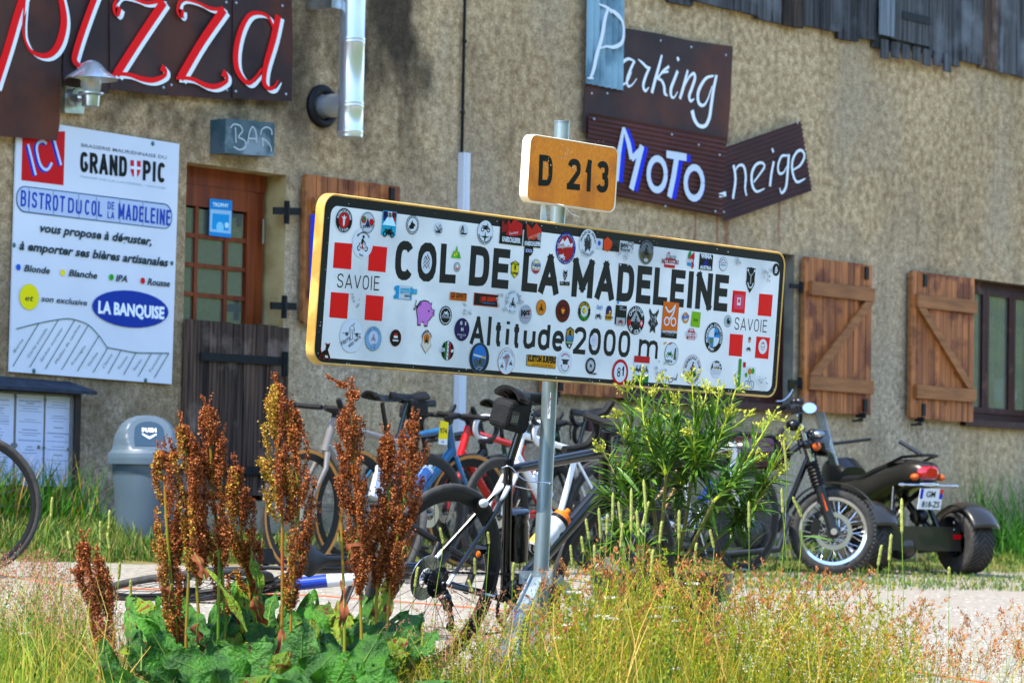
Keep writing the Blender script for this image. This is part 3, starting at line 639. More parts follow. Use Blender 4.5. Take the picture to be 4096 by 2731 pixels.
def rrect(F,c0,c1,c2,c3,c,zf,r=.9,n=8):
    """rounded end pill between left-top, right-top, right-bottom, left-bottom"""
    a,b,cc,d=[F.uv(*zf(*p)) for p in (c0,c1,c2,c3)]; h=np.linalg.norm(a-d)/2; rr=h*r; X=(b-a)/np.linalg.norm(b-a); Y=(a-d)/np.linalg.norm(a-d); L=np.linalg.norm(b-a); P=[]
    for (ox,oy,s) in ((rr,h-rr,180),(L-rr,h-rr,90),(L-rr,-h+rr,0),(rr,-h+rr,-90)):
        for i in range(n+1):
            t=R(s-90*i/n); P.append((a+d)/2+X*(ox+rr*math.cos(t))+Y*(oy+rr*math.sin(t)))
    F.raw(P,[tuple(range(len(P)))],c)
rrect(F,(170,628),(1800,832),(1800,1108),(165,905),'#3d6485',Z2); rrect(F,(180,640),(1790,845),(1790,1095),(176,893),'#b4c1d6',Z2)
for i,x in enumerate((300,555,820,1005,1250,1490)): F.stroke([(x,645+(x-300)*.125),(x,905+(x-300)*.125)],14,'#8597b4',zf=Z2,sm=0)
word(F,'BISTROT',(210,850),(672,915),172,'#2b50ae',wt=.145,zf=Z2,gap=.4); word(F,'DU',(705,918),(850,935),160,'#2b50ae',wt=.15,zf=Z2,gap=.4); word(F,'COL',(880,938),(1065,962),160,'#2b50ae',wt=.15,zf=Z2,gap=.4)
word(F,'DE',(1120,880),(1190,888),80,'#2b50ae',wt=.17,zf=Z2,gap=.4); word(F,'LA',(1118,975),(1190,985),75,'#2b50ae',wt=.17,zf=Z2,gap=.4); word(F,'MADELEINE',(1230,982),(1775,1055),165,'#2b50ae',wt=.15,zf=Z2,gap=.4)
G='#2f444c'
F.text('vous propose à déguster,',(412,1115),(1580,1258),92,G,zf=Z2,bold=.03,shear=.25); F.text('à emporter ses bières artisanales',(195,1300),(1755,1480),92,G,zf=Z2,bold=.03,shear=.25)
for (x,y,c,t,x0,y0,x1,y1) in ((187,180,'#0f63c6','Blonde',245,220,515,250),(651,235,'#e3d20a','Blanche',712,270,1010,300),(1160,285,'#11a322','IPA',1205,325,1325,335),(1488,322,'#c9101e','Rousse',1535,362,1770,385)):
    F.circ(x,y,66,c,zf=Z3); F.text(t,(x0,y0),(x1,y1),70,G,zf=Z3,bold=.025,shear=.25)
F.circ(300,490,270,'#ddd30a',zf=Z3); F.text('et',(255,530),(345,535),62,'#3a4430',zf=Z3,bold=.02,shear=.2); F.text('son exclusive',(425,535),(905,582),64,G,zf=Z3,bold=.015,shear=.25)
F.circ(1362,617,385,'#0b3f9c',zf=Z3,hw=800); F.text('LA BANQUISE',(1020,655),(1710,718),125,'#dfe6f0',zf=Z3,bold=.045)
F.stroke([(165,825),(400,765),(600,728),(700,718),(780,730),(915,780),(1025,890),(1090,980),(1125,1018),(1260,1045),(1420,1072),(1580,1076),(1760,1078)],10,'#3a625c',zf=Z3)
L_=[(400,768,130,1215),(605,730,305,1225),(775,733,470,1240),(918,785,640,1250),(1027,900,803,1265),(1122,1020,970,1278),(1262,1045,1125,1290),(1417,1072,1288,1303),(1580,1076,1440,1318),(1760,1078,1608,1335)]
for a,b_,c,d in L_: F.stroke([(a,b_),(c,d)],9,'#3a625c',zf=Z3,sm=0)
for t_,x0,y0,x1,y1 in (('Borne',150,1075,240,940),('Carte postale',295,1130,490,830),('Sticker souvenir',430,1170,655,820),('Maillot de cycliste',585,1190,838,790),('Fromages',755,1205,890,1010),('Vaches',920,1225,1020,1080),('Chevre',1080,1240,1172,1095),('Tomme',1240,1255,1330,1120),('Serac',1400,1265,1478,1150),('Tommette',1568,1285,1690,1085)):
    F.text(t_,(x0,y0),(x1,y1),34,'#5b716e',zf=Z3)
F.build('print',bo)
mb=MB()
for (x,y,z) in ((1598,195,Z2),(148,1255,Z2),(1797,1445,Z2),(355,1262,Z3),(1523,1360,Z3)): mb.ell(at(*z(x,y),-.026),(.014,.006,.014),8,6)
mb.build('screw',mat('screw_teal','#4e7a80',rough=.5,metal=.4),bo)
# ---- BAR light box
br=thing('bar_sign','small slate-coloured metal box sign with BAR scrawled in chalk above the door','sign',at(*o(570,315),0))
mb=MB(); P=[at(*Z1(*p),-.13) for p in ((1770,930),(2155,965),(2148,1228),(1765,1200))]; mb.prism(P,(0,.128,0)); mb.build('case',mat('bar_metal','#5c6d75','#3d5a62',scale=7,rough=.42,metal=.25,c3='#86929b',s3=5),br,smooth=False)
F=Flat((0,-.131,0),(1,0,0),(0,0,1),.0005,.0003)
CH='#b9bec2'
for p in ([(1805,1005),(1835,975),(1885,990),(1900,1030),(1870,1075),(1915,1100),(1925,1150),(1880,1175),(1830,1150)],[(1845,1000),(1850,1120)],[(1940,1130),(1955,1040),(1980,995),(2005,1040),(2010,1120)],[(1945,1085),(2005,1090)],[(2040,1060),(2055,1015),(2090,998),(2125,1020),(2130,1060)],[(2050,1085),(2085,1105),(2120,1150),(2125,1190)],[(2060,1150),(2055,1080)]): F.stroke(p,11,CH,zf=Z1)
F.build('chalk_lettering',br,rough=.9)
# ---- wall lamp
la=thing('wall_lamp','galvanised wall lantern with a wide hood beside the pizza sheets','lamp',at(*o(170,230),0))
m_galv=mat('galvanised','#a3a7a8','#c6c9c8',scale=12,rough=.3,metal=.9)
mb=MB(); P=[at(*Z1(*p),-.012) for p in ((487,670),(640,690),(632,895),(480,890))]; mb.prism(P,(0,-.03,0)); mb.build('backplate',m_galv,la,smooth=False)
c=at(*Z1(600,765),-.07); mb=MB(); mb.lathe([(.0,0),(.055,.0),(.055,.03),(.045,.05),(.0,.055)],c-np.array([0,.02,0]),'y',20); mb.cyl(c,c+np.array([.06,-.10,-.01]),.02,seg=10); mb.build('arm',m_galv,la)
c=at(*Z1(712,740),-.18); mb=MB(); mb.lathe([(0,-.075),(.05,-.07),(.055,-.01),(.075,0),(.075,.008),(.02,.01)],c,'z',24); mb.build('lamp_base',m_galv,la)
mb=MB(); mb.lathe([(.05,.01),(.062,.05),(.062,.09)],c,'z',24); mb.build('lamp_glass',mat('lamp_glass','#dfe4df',rough=.05,alpha=.35,coat=1),la)
mb=MB(); mb.lathe([(.155,.085),(.15,.092),(.09,.135),(.055,.175),(.02,.195),(0,.2)],c,'z',32); mb.build('hood',mat('hood_steel','#d6dadc',rough=.25,metal=.75),la)
mb=MB(); mb.ell(c+np.array([0,0,.055]),(.018,.018,.03),10,8); mb.build('bulb',mat('bulb_amber','#d69a3a',rough=.2),la)
# ---- menu case
mc=thing('menu_case','glazed menu case with a dark pitched top at the lower left of the wall','menu case',at(*o(80,1000),0))
mb=MB(); q=[at(*Z3(*p),-.07) for p in ((-300,1320),(825,1412),(940,1515),(-300,1440))]; mb.hexa([p+np.array([0,.068,0]) if i<2 else p+np.array([0,-.06,0]) for i,p in enumerate(q)],[(p+np.array([0,.068,0]) if i<2 else p+np.array([0,-.06,0]))+np.array([0,0,.02]) for i,p in enumerate(q)]); mb.build('hood',mat('slate_felt','#2b3340','#3b4552',scale=14,rough=.8),mc,smooth=False)
A=at(*o(172,905),-.02); B=at(*o(165,1138),-.02); C_=at(*o(-120,1120),-.02); x0,x1=C_[0],A[0]; z1=Z_(*o(150,893),-.02); z0=Z_(*o(150,1132),-.02)
mb=MB(); mb.box((x1-.045,-.002,z0),(x1,-.075,z1)); mb.box((x0,-.002,z0),(x1-.045,-.075,z0+.035)); mb.box((x0,-.002,z1-.035),(x1-.045,-.075,z1)); mb.box((x0,-.002,z0+.035),(x1-.045,-.02,z1-.035)); mb.build('frame',mat('case_frame','#2a2420','#4a3626',scale=5,rough=.6),mc,smooth=False)
F=Flat((0,-.024,0),(1,0,0),(0,0,1),.001,.00004); zc=mkz(0,1450,.47824)
random.seed(5)
for (a,b_,sx) in ((-150,118,0),(138,366,12),(382,600,24)):
    F.poly([(a,245+(a+150)*.06),(b_,245+(b_+150)*.06),(b_-18,1060+b_*.04),(a-18,1060+a*.04)],'#c4cce4',zf=zc); cx=(a+b_)/2
    y=310+sx
    while y<1000:
        if random.random()<.82: w=random.uniform(25,75) if random.random()<.7 else 95; xx=cx-(y-300)*.02; F.stroke([(xx-w,y-w*.06),(xx+w,y+w*.06)],random.choice((7,9,13)),'#8d97b4',zf=zc,sm=0)
        y+=random.choice((19,22,26,44))
F.build('menu_sheets',mc)
mb=MB()
for (x,y) in ((103,688),(133,690),(325,706),(368,712),(572,724),(378,312),(130,280)): mb.ell(at(*zc(x,y),-.032),(.012,.006,.012),8,6)
mb.build('pin',paint('#1c2430'),mc)
mb=MB(); mb.box((x0+.002,-.06,z0+.036),(x1-.047,-.064,z1-.036)); mb.build('glass_front',mat('case_glass','#ffffff',rough=.03,alpha=.08,coat=1,spec=1),mc,smooth=False)
# ---- flue
fl=thing('flue_pipe','shiny stainless steel flue pipe rising beside the pizza sheets','flue',at(*o(805,320),-.25))
m_ss=mat('stainless','#c9ccd0','#dcdee0',scale=3,rough=.27,metal=.8,stretch=(1,1,.2))
Yf=-.24; cb=at(*o(804,318),Yf); cr=abs(at(*o(836,150),Yf)[0]-at(*o(775,150),Yf)[0])/2*.98
# seen width is across the view, not along the wall
cr=30*k/FPX*depth(at(*o(806,160),Yf))
prof=[(0,0),(cr*.9,0),(cr,.008)]
zt=4.2-cb[2]
for z in (.04,.20,.22,.60,.62,1.32,1.34,2.0): prof+=[(cr,z-.012),(cr*1.035,z-.006),(cr*1.035,z+.006),(cr,z+.012)]
prof=sorted(prof[:3],key=lambda p:0)+prof[3:]; prof+=[(cr,3.6)]
mb=MB(); mb.lathe(prof,cb,'z',40); mb.build('pipe',m_ss,fl)
mb=MB(); e=at(*o(775,235),Yf); mb.tube([(cb[0],Yf,e[2]),(cb[0]-.02,-.02,e[2]),(cb[0]-.02,.05,e[2])],cr*.92,20); mb.build('elbow',m_ss,fl)
mb=MB(); mb.torus((cb[0]-.02,-.02,e[2]),cr*1.35,cr*.33,'y',36,10); mb.build('rubber_collar',mat('black_rubber','#17191c',rough=.55),fl)
mb=MB(); e2=at(*o(765,12),-.15); mb.box((cb[0]-cr-.08,-.002,e2[2]-.03),(cb[0]-cr-.06,-.2,e2[2]+.03)); mb.box((cb[0]-cr-.08,-.2,e2[2]-.03),(cb[0]-cr+.03,-.21,e2[2]+.03)); mb.build('bracket',m_galv,fl,smooth=False)
# ---- cable and conduit
cbx=thing('cable_conduit','thin black cable running down the wall into a white plastic conduit','cable',at(*o(1060,360),0))
mb=MB(); p=[at(*o(1068,-250),-.02),at(*o(1068,0),-.02),at(*o(1066,90),-.025),at(*o(1063,250),-.02),at(*o(1061,355),-.02)]; mb.tube(p,.011,6)
for (x,y) in ((1067,95),(1063,258)): mb.ell(at(*o(x,y),-.025),(.02,.015,.016),8,6)
mb.build('cable',mat('cable_black','#101311',rough=.5),cbx)
A=at(*o(1060,352),0); B=at(*o(1046,1060),0); wd_=.034
mb=MB(); mb.box((A[0]-wd_,-.001,B[2]),(A[0]+wd_,-.05,A[2])); mb.box((A[0]-.008,-.05,B[2]),(A[0]+.008,-.054,A[2])); mb.build('conduit',paint('#c9ccd2',.5),cbx,smooth=False)
# ---- Parking signs
pk=thing('parking_sign','rusty sheet with white painted Parking and a corrugated strip bearing the P','sign',at(*o(1500,300),0))
sheet('sheet',pk,[(75,200),(360,200),(560,232),(800,285),(1096,325),(1085,550),(1080,700),(1057,998),(850,965),(500,900),(88,872),(88,930),(50,925),(62,700),(74,560)],ZP,-.035,m_rust2,riv=((597,285),(810,330),(1052,385),(117,652),(225,652)))
m_corr=mat('corrugated_zinc','#7f9cab','#93aebb',scale=4,rough=.45,metal=.35,c3='#6c8796',s3=3)
A=at(*ZP(76,300),-.07)[0]; B=at(*ZP(356,300),-.07)[0]; tz=Z_(*ZP(76,-450),-.07); V=[];F_=[]; n=72
for i in range(n+1):
    xx=A+(B-A)*i/n; yy=-.062-.012*math.cos(i/n*2*math.pi*6.5); zb=at(*ZP(78+280*i/n,580+55*i/n),-.07)[2]; V+=[(xx,yy,zb),(xx,yy,tz)]
F_=[(2*i,2*i+2,2*i+3,2*i+1) for i in range(n)]
co=npmesh('corrugated_sheet',V,F_,m_corr,pk,smooth=True)
F=Flat((0,-.078,0),(1,0,0),(0,0,1),.0,.00012)
W2='#d3dbe2'
F.stroke([(165,30),(210,48),(245,72),(250,95)],[8,20,24,14],W2,zf=ZP); F.stroke([(228,70),(208,140),(185,270),(150,390),(132,480),(108,548)],[30,34,38,36,34,24],W2,zf=ZP); F.stroke([(85,545),(130,548)],12,W2,zf=ZP,sm=0)
F.stroke([(235,65),(285,95),(330,150),(340,230),(325,300),(270,330),(220,325),(178,338)],[14,32,26,26,32,26,16,12],W2,zf=ZP)
F.build('letter_p',pk,rough=.6)
F=Flat((0,-.043,0),(1,0,0),(0,0,1),.0,.00012)
for p,w in (([(410,425),(370,412),(325,445),(300,510),(305,570),(335,590),(370,560),(395,500)],[12,20,26,28,24,16,12,8]),([(415,425),(385,490),(362,560),(372,602),(400,590),(430,550)],[22,24,24,18,10,8]),
 ([(440,415),(470,440),(500,470),(525,475)],[8,18,22,16]),([(520,470),(490,540),(475,600),(490,635),(515,610)],[20,26,26,20,8]),
 ([(605,385),(580,480),(555,570),(535,650)],[18,28,30,28]),([(655,465),(610,500),(580,550),(600,560),(620,600),(625,650),(645,670)],[22,18,14,20,26,26,10]),([(545,580),(600,515),(650,500)],[10,12,16]),
 ([(715,495),(690,560),(668,620),(670,670),(690,680),(715,640)],[26,28,30,24,14,8]),([(712,400),(722,425)],[24,24]),
 ([(785,490),(765,570),(745,640),(730,690)],[20,28,28,26]),([(745,640),(790,545),(825,515),(835,545),(815,610),(795,670),(805,705),(830,690)],[10,16,24,28,28,28,22,8]),
 ([(965,530),(915,545),(875,600),(855,660),(862,720),(895,735),(925,690),(955,600)],[14,22,28,30,28,20,14,10]),([(985,525),(965,620),(950,720),(935,820),(905,878),(860,875),(830,830),(815,770)],[26,30,32,32,28,26,34,38])): F.stroke(p,w,'#dfe5ea',zf=ZP)
F.build('lettering',pk,rough=.6)
ribbed=lambda name,c1,c2,ax: mat(name,c1,c2,scale=3,rough=.65,bump=.2,bs=20,c3='#4d2a1c',s3=2)
m_rr=ribbed('ribbed_rust','#4c2420','#613430','z'); 
def rsheet(parent,px,zf,Y,m,pitch=.032,amp=.006,ang=0,riv=()):
    """ribbed metal sheet bounded by a 4 corner outline, ribs along its long side"""
    c=[at(*zf(*p),Y) for p in px]; n=max(8,int(np.linalg.norm(c[0]-c[3])/pitch*6)); V=[];F_=[]
    for i in range(n+1):
        t=i/n; a=c[0]*(1-t)+c[3]*t; b=c[1]*(1-t)+c[2]*t; yy=-amp*math.cos(i/6*2*math.pi); V+=[a+np.array([0,yy,0]),b+np.array([0,yy,0])]
    F_=[(2*i,2*i+2,2*i+3,2*i+1) for i in range(n)]
    ob=npmesh('ribbed_sheet',V,F_,m,parent,smooth=True); sub(ob); mb=MB()
    for p in riv: mb.ell(at(*zf(*p),Y-amp-.002),(.009,.005,.009),8,6)
    if riv: mb.build('rivets',m_rivet,ob)
    return ob
mo=thing('moto_sign','ribbed dark red sheet with MoTo in white and blue block letters','sign',at(*o(1500,440),0))
rsheet(mo,[(92,790),(1058,968),(1022,1512),(92,1330)],ZP,-.055,m_rr,riv=((133,830),(675,938),(862,1010),(630,1438),(978,1473)))
F=Flat((0,-.065,0),(1,0,0),(0,0,1),.0,.00012)
BL='#0d35c8'
def block(c,of):
    F.stroke([(338,890),(305,1060),(285,1260)],[30,48,56],c,zf=ZP,sm=0,off=of); F.stroke([(338,890),(372,1000),(392,1110)],[24,46,44],c,zf=ZP,sm=0,off=of); F.stroke([(392,1110),(470,1030)],[44,44],c,zf=ZP,sm=0,off=of); F.stroke([(465,1015),(425,1180),(390,1320)],[52,52,54],c,zf=ZP,sm=0,off=of)
    F.stroke([(635,1075),(775,1098)],52,c,zf=ZP,sm=0,off=of); F.stroke([(708,1085),(685,1230),(655,1375)],54,c,zf=ZP,sm=0,off=of)
    for (cx,cy,rx,ry) in ((570,1215,60,110),(828,1275,60,108)):
        F.stroke([(cx+rx*math.cos(a*math.pi/9),cy+ry*math.sin(a*math.pi/9)) for a in range(19)],46,c,zf=ZP,sm=0,off=of if c!=BL else (4,2))
block(BL,(30,10)); F.h+=.001; block('#c7d0da',(0,0)); F.build('lettering',mo,rough=.6)
ne=thing('neige_sign','tilted brown ribbed sheet with neige in white script at the far right of the signs','sign',at(*o(1760,400),0))
rsheet(ne,[(965,1055),(1575,842),(1650,1328),(1035,1545)],ZP,-.048,mat('ribbed_brown','#43292a','#553432',scale=3,rough=.7,bump=.2,bs=20,c3='#4b2f26',s3=2),riv=((1008,1080),(1550,858),(1037,1478)))
F=Flat((0,-.058,0),(1,0,0),(0,0,1),.0,.00012)
for p,w in (([(1005,1362),(1052,1350)],[30,34]),([(1105,1150),(1118,1250),(1100,1385)],[26,26,24]),([(1110,1200),(1140,1155),(1175,1160),(1190,1230),(1185,1310),(1195,1365)],[10,16,22,24,20,16]),
 ([(1245,1270),(1290,1210),(1320,1160),(1300,1135),(1260,1150),(1232,1210),(1235,1290),(1265,1335),(1320,1315)],[12,16,18,18,22,26,26,18,8]),([(1385,1125),(1368,1210),(1358,1300)],[22,24,24]),([(1372,1035),(1382,1062)],[18,20]),
 ([(1480,1085),(1440,1090),(1415,1150),(1420,1205),(1450,1205),(1475,1160)],[14,18,20,20,14,8]),([(1490,1075),(1482,1180),(1470,1300),(1440,1345),(1425,1310)],[24,26,24,18,10]),
 ([(1520,1185),(1570,1150),(1598,1090),(1580,1050),(1545,1060),(1515,1120),(1515,1200),(1545,1268),(1605,1245)],[12,18,22,20,20,22,24,20,8])): F.stroke(p,w,'#d8dfe4',zf=ZP)
F.build('lettering',ne,rough=.6)
# ================================================================== the pass sign on its galvanised stand
m_post=mat('galvanised_post','#79868a','#9aa6a8',scale=9,rough=.42,metal=.55,stretch=(1,1,.25),bump=.08,bs=30,c3='#77706a',s3=5,t3=.6,b3=.75)
m_gbar=mat('galvanised_bar','#8d9aa0','#b0bcc0',scale=14,rough=.45,metal=.5,c3='#7b8488',s3=4)
PY=-7.16
top=at(*o(1291,281),PY+.005); bot=at(*o(1232,1500),PY+.095); bot[2]=ground(bot[0],bot[1])+.005
d=(top-bot)/np.linalg.norm(top-bot)
sg=thing('pass_sign','white mountain pass sign reading Col de la Madeleine, covered in stickers, on a galvanised post','road sign',bot)
mb=MB(); mb.tube([bot,bot+(top-bot)*.5,top],.0262,28); mb.build('post',m_post,sg)
mb=MB(); mb.tube([top-d*.002,top+d*.004],.0275,28); mb.build('post_cap',m_gbar,sg)
# clamp rail seen under the yellow plate
mb=MB(); p=at(*o(1272,470),PY-.04); q=at(*o(1268,520),PY-.04); mb.beam(p+d*.06+np.array([-.012,.03,0]),q-d*.05+np.array([-.012,.03,0]),.03,.018); mb.build('clamp_rail',m_gbar,sg)
mb=MB(); p=at(*o(1279,468),PY-.075); mb.tube([p,p+np.array([.012,-.02,-.006]),p+np.array([.06,-.015,-.03]),p+np.array([.11,-.01,-.036])],.0014,6); mb.build('cable_tie',paint('#d9dad4'),sg)
T=R(4.0); vv=(0,-math.sin(T),math.cos(T))
# ---- name board
c0=at(*o(1258,700),PY-.055)
B=Flat(c0,(1,0,0),vv,.0)
K=[B.uv(*Z5(215,60)),B.uv(*Z5(110,1460)),B.uv(*Z6(1950,350)),B.uv(*Z6(1893,1532))]
uL=(K[0][0]+K[1][0])/2; uR=(K[2][0]+K[3][0])/2; vT=(K[0][1]+K[2][1])/2; vB=(K[1][1]+K[3][1])/2
print('board',K,uL,uR,vT,vB)
def rr(u0,v0,u1,v1,r,n=8):
    P=[]
    for cx,cy,a in ((u1-r,v1-r,90),(u1-r,v0+r,0),(u0+r,v0+r,-90),(u0+r,v1-r,180)):
        for i in range(n+1): t=R(a-90*i/n); P.append((cx+r*math.cos(t),cy+r*math.sin(t)))
    return P[::-1]
m_frame=mat('cream_enamel','#c9a257','#d4b069',scale=3,rough=.45,c3='#b08a45',s3=6)
m_frame2=mat('ivory_enamel','#ded8c2',rough=.45)
def board(parent,F,u0,v0,u1,v1,r,rim,dep,m,name):
    """plate with a rolled edge: front lip ring, side wall, back"""
    mb=MB(); n=8; A=rr(u0,v0,u1,v1,r); Bo=rr(u0-rim,v0-rim,u1+rim,v1+rim,r+rim); N=len(A)
    rows=[(A,.0),(rr(u0-rim*.5,v0-rim*.5,u1+rim*.5,v1+rim*.5,r+rim*.5),.004),(rr(u0-rim*.9,v0-rim*.9,u1+rim*.9,v1+rim*.9,r+rim*.9),.002),(Bo,-.003),(Bo,-dep),(A,-dep)]
    vs=[];fs=[]
    for P,h in rows: vs+=[F.pt(p,h) for p in P]
    for j in range(len(rows)-1):
        for i in range(N): fs.append((j*N+i,j*N+(i+1)%N,(j+1)*N+(i+1)%N,(j+1)*N+i))
    fs.append(tuple(range(N))[::-1]); fs.append(tuple((len(rows)-1)*N+i for i in range(N)))
    mb.add([tuple(v) for v in vs],fs); return mb.build(name,m,parent,ang=50)
bp=board(sg,B,uL,vB,uR,vT,.045,.0075,.03,m_frame,'name_board'); sub(bp)
m_film=mat('reflective_film','#dedfde','#d5d7d7',scale=6,rough=.5,c3='#c6c9ca',s3=2.2,bump=.03,bs=200)
m_blk=mat('black_film','#0a0c0a','#131710',scale=60,rough=.5,c3='#222a1d',s3=4,t3=.6,b3=.75,spec=.2)
B.reset(.0006); B.raw(rr(uL+.001,vB+.001,uR-.001,vT-.001,.044),[tuple(range(36))],m_blk)
iu0=(B.uv(*Z5(265,150))[0]+B.uv(*Z5(167,1400))[0])/2; iu1=(B.uv(*Z6(1925,420))[0]+B.uv(*Z6(1850,1490))[0])/2
iv1=(B.uv(*Z5(600,178))[1]+B.uv(*Z6(1700,402))[1])/2; iv0=(B.uv(*Z5(600,1436))[1]+B.uv(*Z6(1700,1500))[1])/2
B.raw(rr(iu0,iv0,iu1,iv1,.03),[tuple(range(36))],m_film); B.build('face',bp)
# scuffs on the black border
B.reset(.0012)
for i in range(60):
    u=random.uniform(uL+.01,uR-.01); v_=random.choice([vT-.002-random.random()*.02,vB+.002+random.random()*.012,random.uniform(vB,vT)]); 
    if vB+.02<v_<vT-.03: u=random.choice([uL+random.random()*.02,uR-random.random()*.012])
    r_=random.uniform(.0008,.0026); B.raw([(u+r_*random.uniform(.5,1.4)*math.cos(a*1.047),v_+r_*random.uniform(.5,1.4)*math.sin(a*1.047)) for a in range(6)],[tuple(range(6))],random.choice(['#c9cdc9','#8b9088','#dfe3e6']))
B.build('scuffs',bp)['kind']='stuff'
B.reset(.0010)
def q4(*p): return [Z5(*a) for a in p]
def q6(*p): return [Z6(*a) for a in p]
RED='#d80410'
for p in (q4((287,458),(435,470),(425,685),(273,672)),q4((578,484),(728,500),(713,710),(565,695)),q4((257,873),(407,885),(393,1098),(242,1085)),q4((550,897),(698,910),(683,1118),(536,1107)),
          q6((1528,650),(1638,662),(1625,845),(1515,833)),q6((1748,678),(1862,688),(1848,870),(1735,860)),q6((1503,1013),(1613,1022),(1602,1205),(1492,1195)),q6((1725,1035),(1838,1047),(1823,1225),(1710,1215))):
    B.poly(p,RED); B.build('red_square',bp); B.reset(.0010)
BK=m_blk
B.reset(.0010)
word(B,'COL',(785,772),(1297,803),332,BK,wt=.225,zf=Z5,gap=.28,sep=True,parent=bp)
word(B,'DE',(1407,818),(1737,850),335,BK,wt=.225,zf=Z5,gap=.24,sep=True,parent=bp)
word(B,'LA',Z5(1847,866),Z6(64,690),332*.478,BK,wt=.225,gap=.12,sep=True,parent=bp)
word(B,'MADELEINE',(174,702),(1477,830),322,BK,wt=.225,zf=Z6,gap=.24,sep=True,parent=bp)
word(B,'Altitude',Z5(1418,1308),Z6(108,1166),112,BK,wt=.185,gap=.30,sep=True,parent=bp)
word(B,'2000',(188,1180),(662,1214),228,BK,wt=.175,zf=Z6,gap=.30,sep=True,parent=bp)
word(B,'m',(733,1226),(893,1240),222,BK,wt=.15,zf=Z6,sep=True,parent=bp)
word(B,'SAVOIE',(305,836),(657,862),120,'#0d100f',wt=.095,zf=Z5,gap=.32,sep=True,parent=bp)
word(B,'SAVOIE',(1538,978),(1808,1003),104,'#0d100f',wt=.09,zf=Z6,gap=.32,sep=True,parent=bp)
# ---- stickers, each one by itself
N_=[0]
def done(lbl=None): B.build('sticker',bp,label=lbl,rough=.35); N_[0]+=1; B.reset(.0022+.0002*(N_[0]%3))
B.reset(.0022)
def disc(cx,cy,h,c,z,rim=None,rw=.12,teeth=0):
    q,r=B.circ(cx,cy,h,rim or c,zf=z)
    if teeth: B.ring(q,r*.9,r*1.0,rim,36,1)
    if rim: B.circ(cx,cy,h*(1-rw),c,zf=z)
    return q,r
def U(q,r,pts): return [q+np.array(p)*r for p in pts]
def pl(q,r,pts,c): B.raw(U(q,r,pts),[tuple(range(len(pts)))],c)
def ln(q,r,pts,w,c,sm=0): B.ribbon(U(q,r,pts),w*r,c,sm=sm)
def dot(q,r,x,y,s,c,sy=None): B.raw([q+np.array([x+s*math.cos(i*.5236),y+(sy or s)*math.sin(i*.5236)])*r for i in range(12)],[tuple(range(12))],c)
def moto(q,r,x,y,s,c,c2=None):
    """small motorcycle emblem"""
    e=lambda a,b:(x+a*s,y+b*s)
    for wx in (-.62,.62): 
        B.ring(q+np.array(e(wx,-.35))*r,.2*s*r,.34*s*r,c,14)
    pl(q,r,[e(-.5,-.3),e(-.2,-.35),e(.25,-.35),e(.45,.1),e(.2,.3),e(-.2,.18),e(-.75,.25),e(-.6,.02),e(-.3,.0)],c2 or c); ln(q,r,[e(.62,-.35),e(.42,.32),e(.28,.5)],.1*s,c)
def rider(q,r,x,y,s,c):
    moto(q,r,x,y,s,c); e=lambda a,b:(x+a*s,y+b*s); pl(q,r,[e(-.35,.2),e(-.25,.75),e(0,.85),e(.15,.6),e(.4,.35),e(.3,.28),e(.05,.45),e(0,.15)],c); dot(q,r,x+.05*s,y+1.02*s,.2*s,c)
def scribble(q,r,n,ext,c,seed=1,w=.05):
    rs=random.Random(seed)
    for i in range(n):
        a=[(rs.uniform(-ext,ext),rs.uniform(-ext,ext)) for _ in range(4)]; ln(q,r,a,w,c,sm=3)
def quad(z,x0,y0,x1,y1,c,sk=.085,lean=-.07):
    """upright rectangle on the board given by its photo box"""
    a=B.uv(*z((x0+x1)/2,(y0+y1)/2)); hw=(B.uv(*z(x1,(y0+y1)/2+ (x1-x0)*.045))[0]-B.uv(*z(x0,(y0+y1)/2-(x1-x0)*.045))[0])/2; hh=B.mscale(*z((x0+x1)/2,(y0+y1)/2),(y1-y0-(x1-x0)*.1)*z.sc)/2
    B.raw([a+np.array(p) for p in ((-hw,-hh),(hw,-hh),(hw,hh),(-hw,hh))],[(0,1,2,3)],c); return a,hw,hh
W_='#c9d0d6'; K_='#101211'
q,r=disc(363,275,213,K_,Z5,W_,.04,1); dot(q,r,0,0,.62,'#b50d1c'); pl(q,r,[(-.32,.32),(-.12,.1),(-.1,-.3),(0,-.5),(.1,-.3),(.12,.1),(.32,.32),(.12,.25),(0,.45),(-.12,.25)],W_); B.arc('ALACRAN CYCLING TEAM',q,r*.76,-75,75,r*.2,W_,inside=False); B.arc('LLEIDA',q,r*.76,215,145,r*.22,W_,inside=True); done('black and red round scorpion sticker')
q,r=disc(560,295,175,'#b9c0c8',Z5,'#858c94',.1,1); dot(q,r,-.55,.25,.36,'#a33a22'); dot(q,r,-.55,.35,.2,'#27803c'); dot(q,r,.55,.1,.34,'#b8141c'); pl(q,r,[(-.35,-.35),(0,.5),(.35,-.35)],'#1f3a6a'); B.text('EN MOTO',Z5(520,340),Z5(610,335),26*.478,K_,bold=.02); done()
a,hw,hh=quad(Z5,682,192,800,408,'#17a0bb'); q,r=a,hw; pl(q,r,[(-.9,.2),(-.3,.2),(-.3,1.1),(-.9,1.1)],'#14307e'); pl(q,r,[(-.3,.2),(.3,.2),(.3,1.1),(-.3,1.1)],W_); pl(q,r,[(.3,.2),(.9,.2),(.9,1.1),(.3,1.1)],'#b2131f'); pl(q,r,[(-.95,-.2),(-.3,.6),(0,.3),(.35,.7),(.95,-.2)],'#bfe3ee'); moto(q,r,0,-.75,.85,K_); B.text('TOUR DES ALPES',Z5(690,238),Z5(797,252),34*.478,K_,bold=.05); B.text('Vespa',Z5(712,390),Z5(765,397),22*.478,K_,bold=.02); done('blue tour des Alpes scooter sticker')
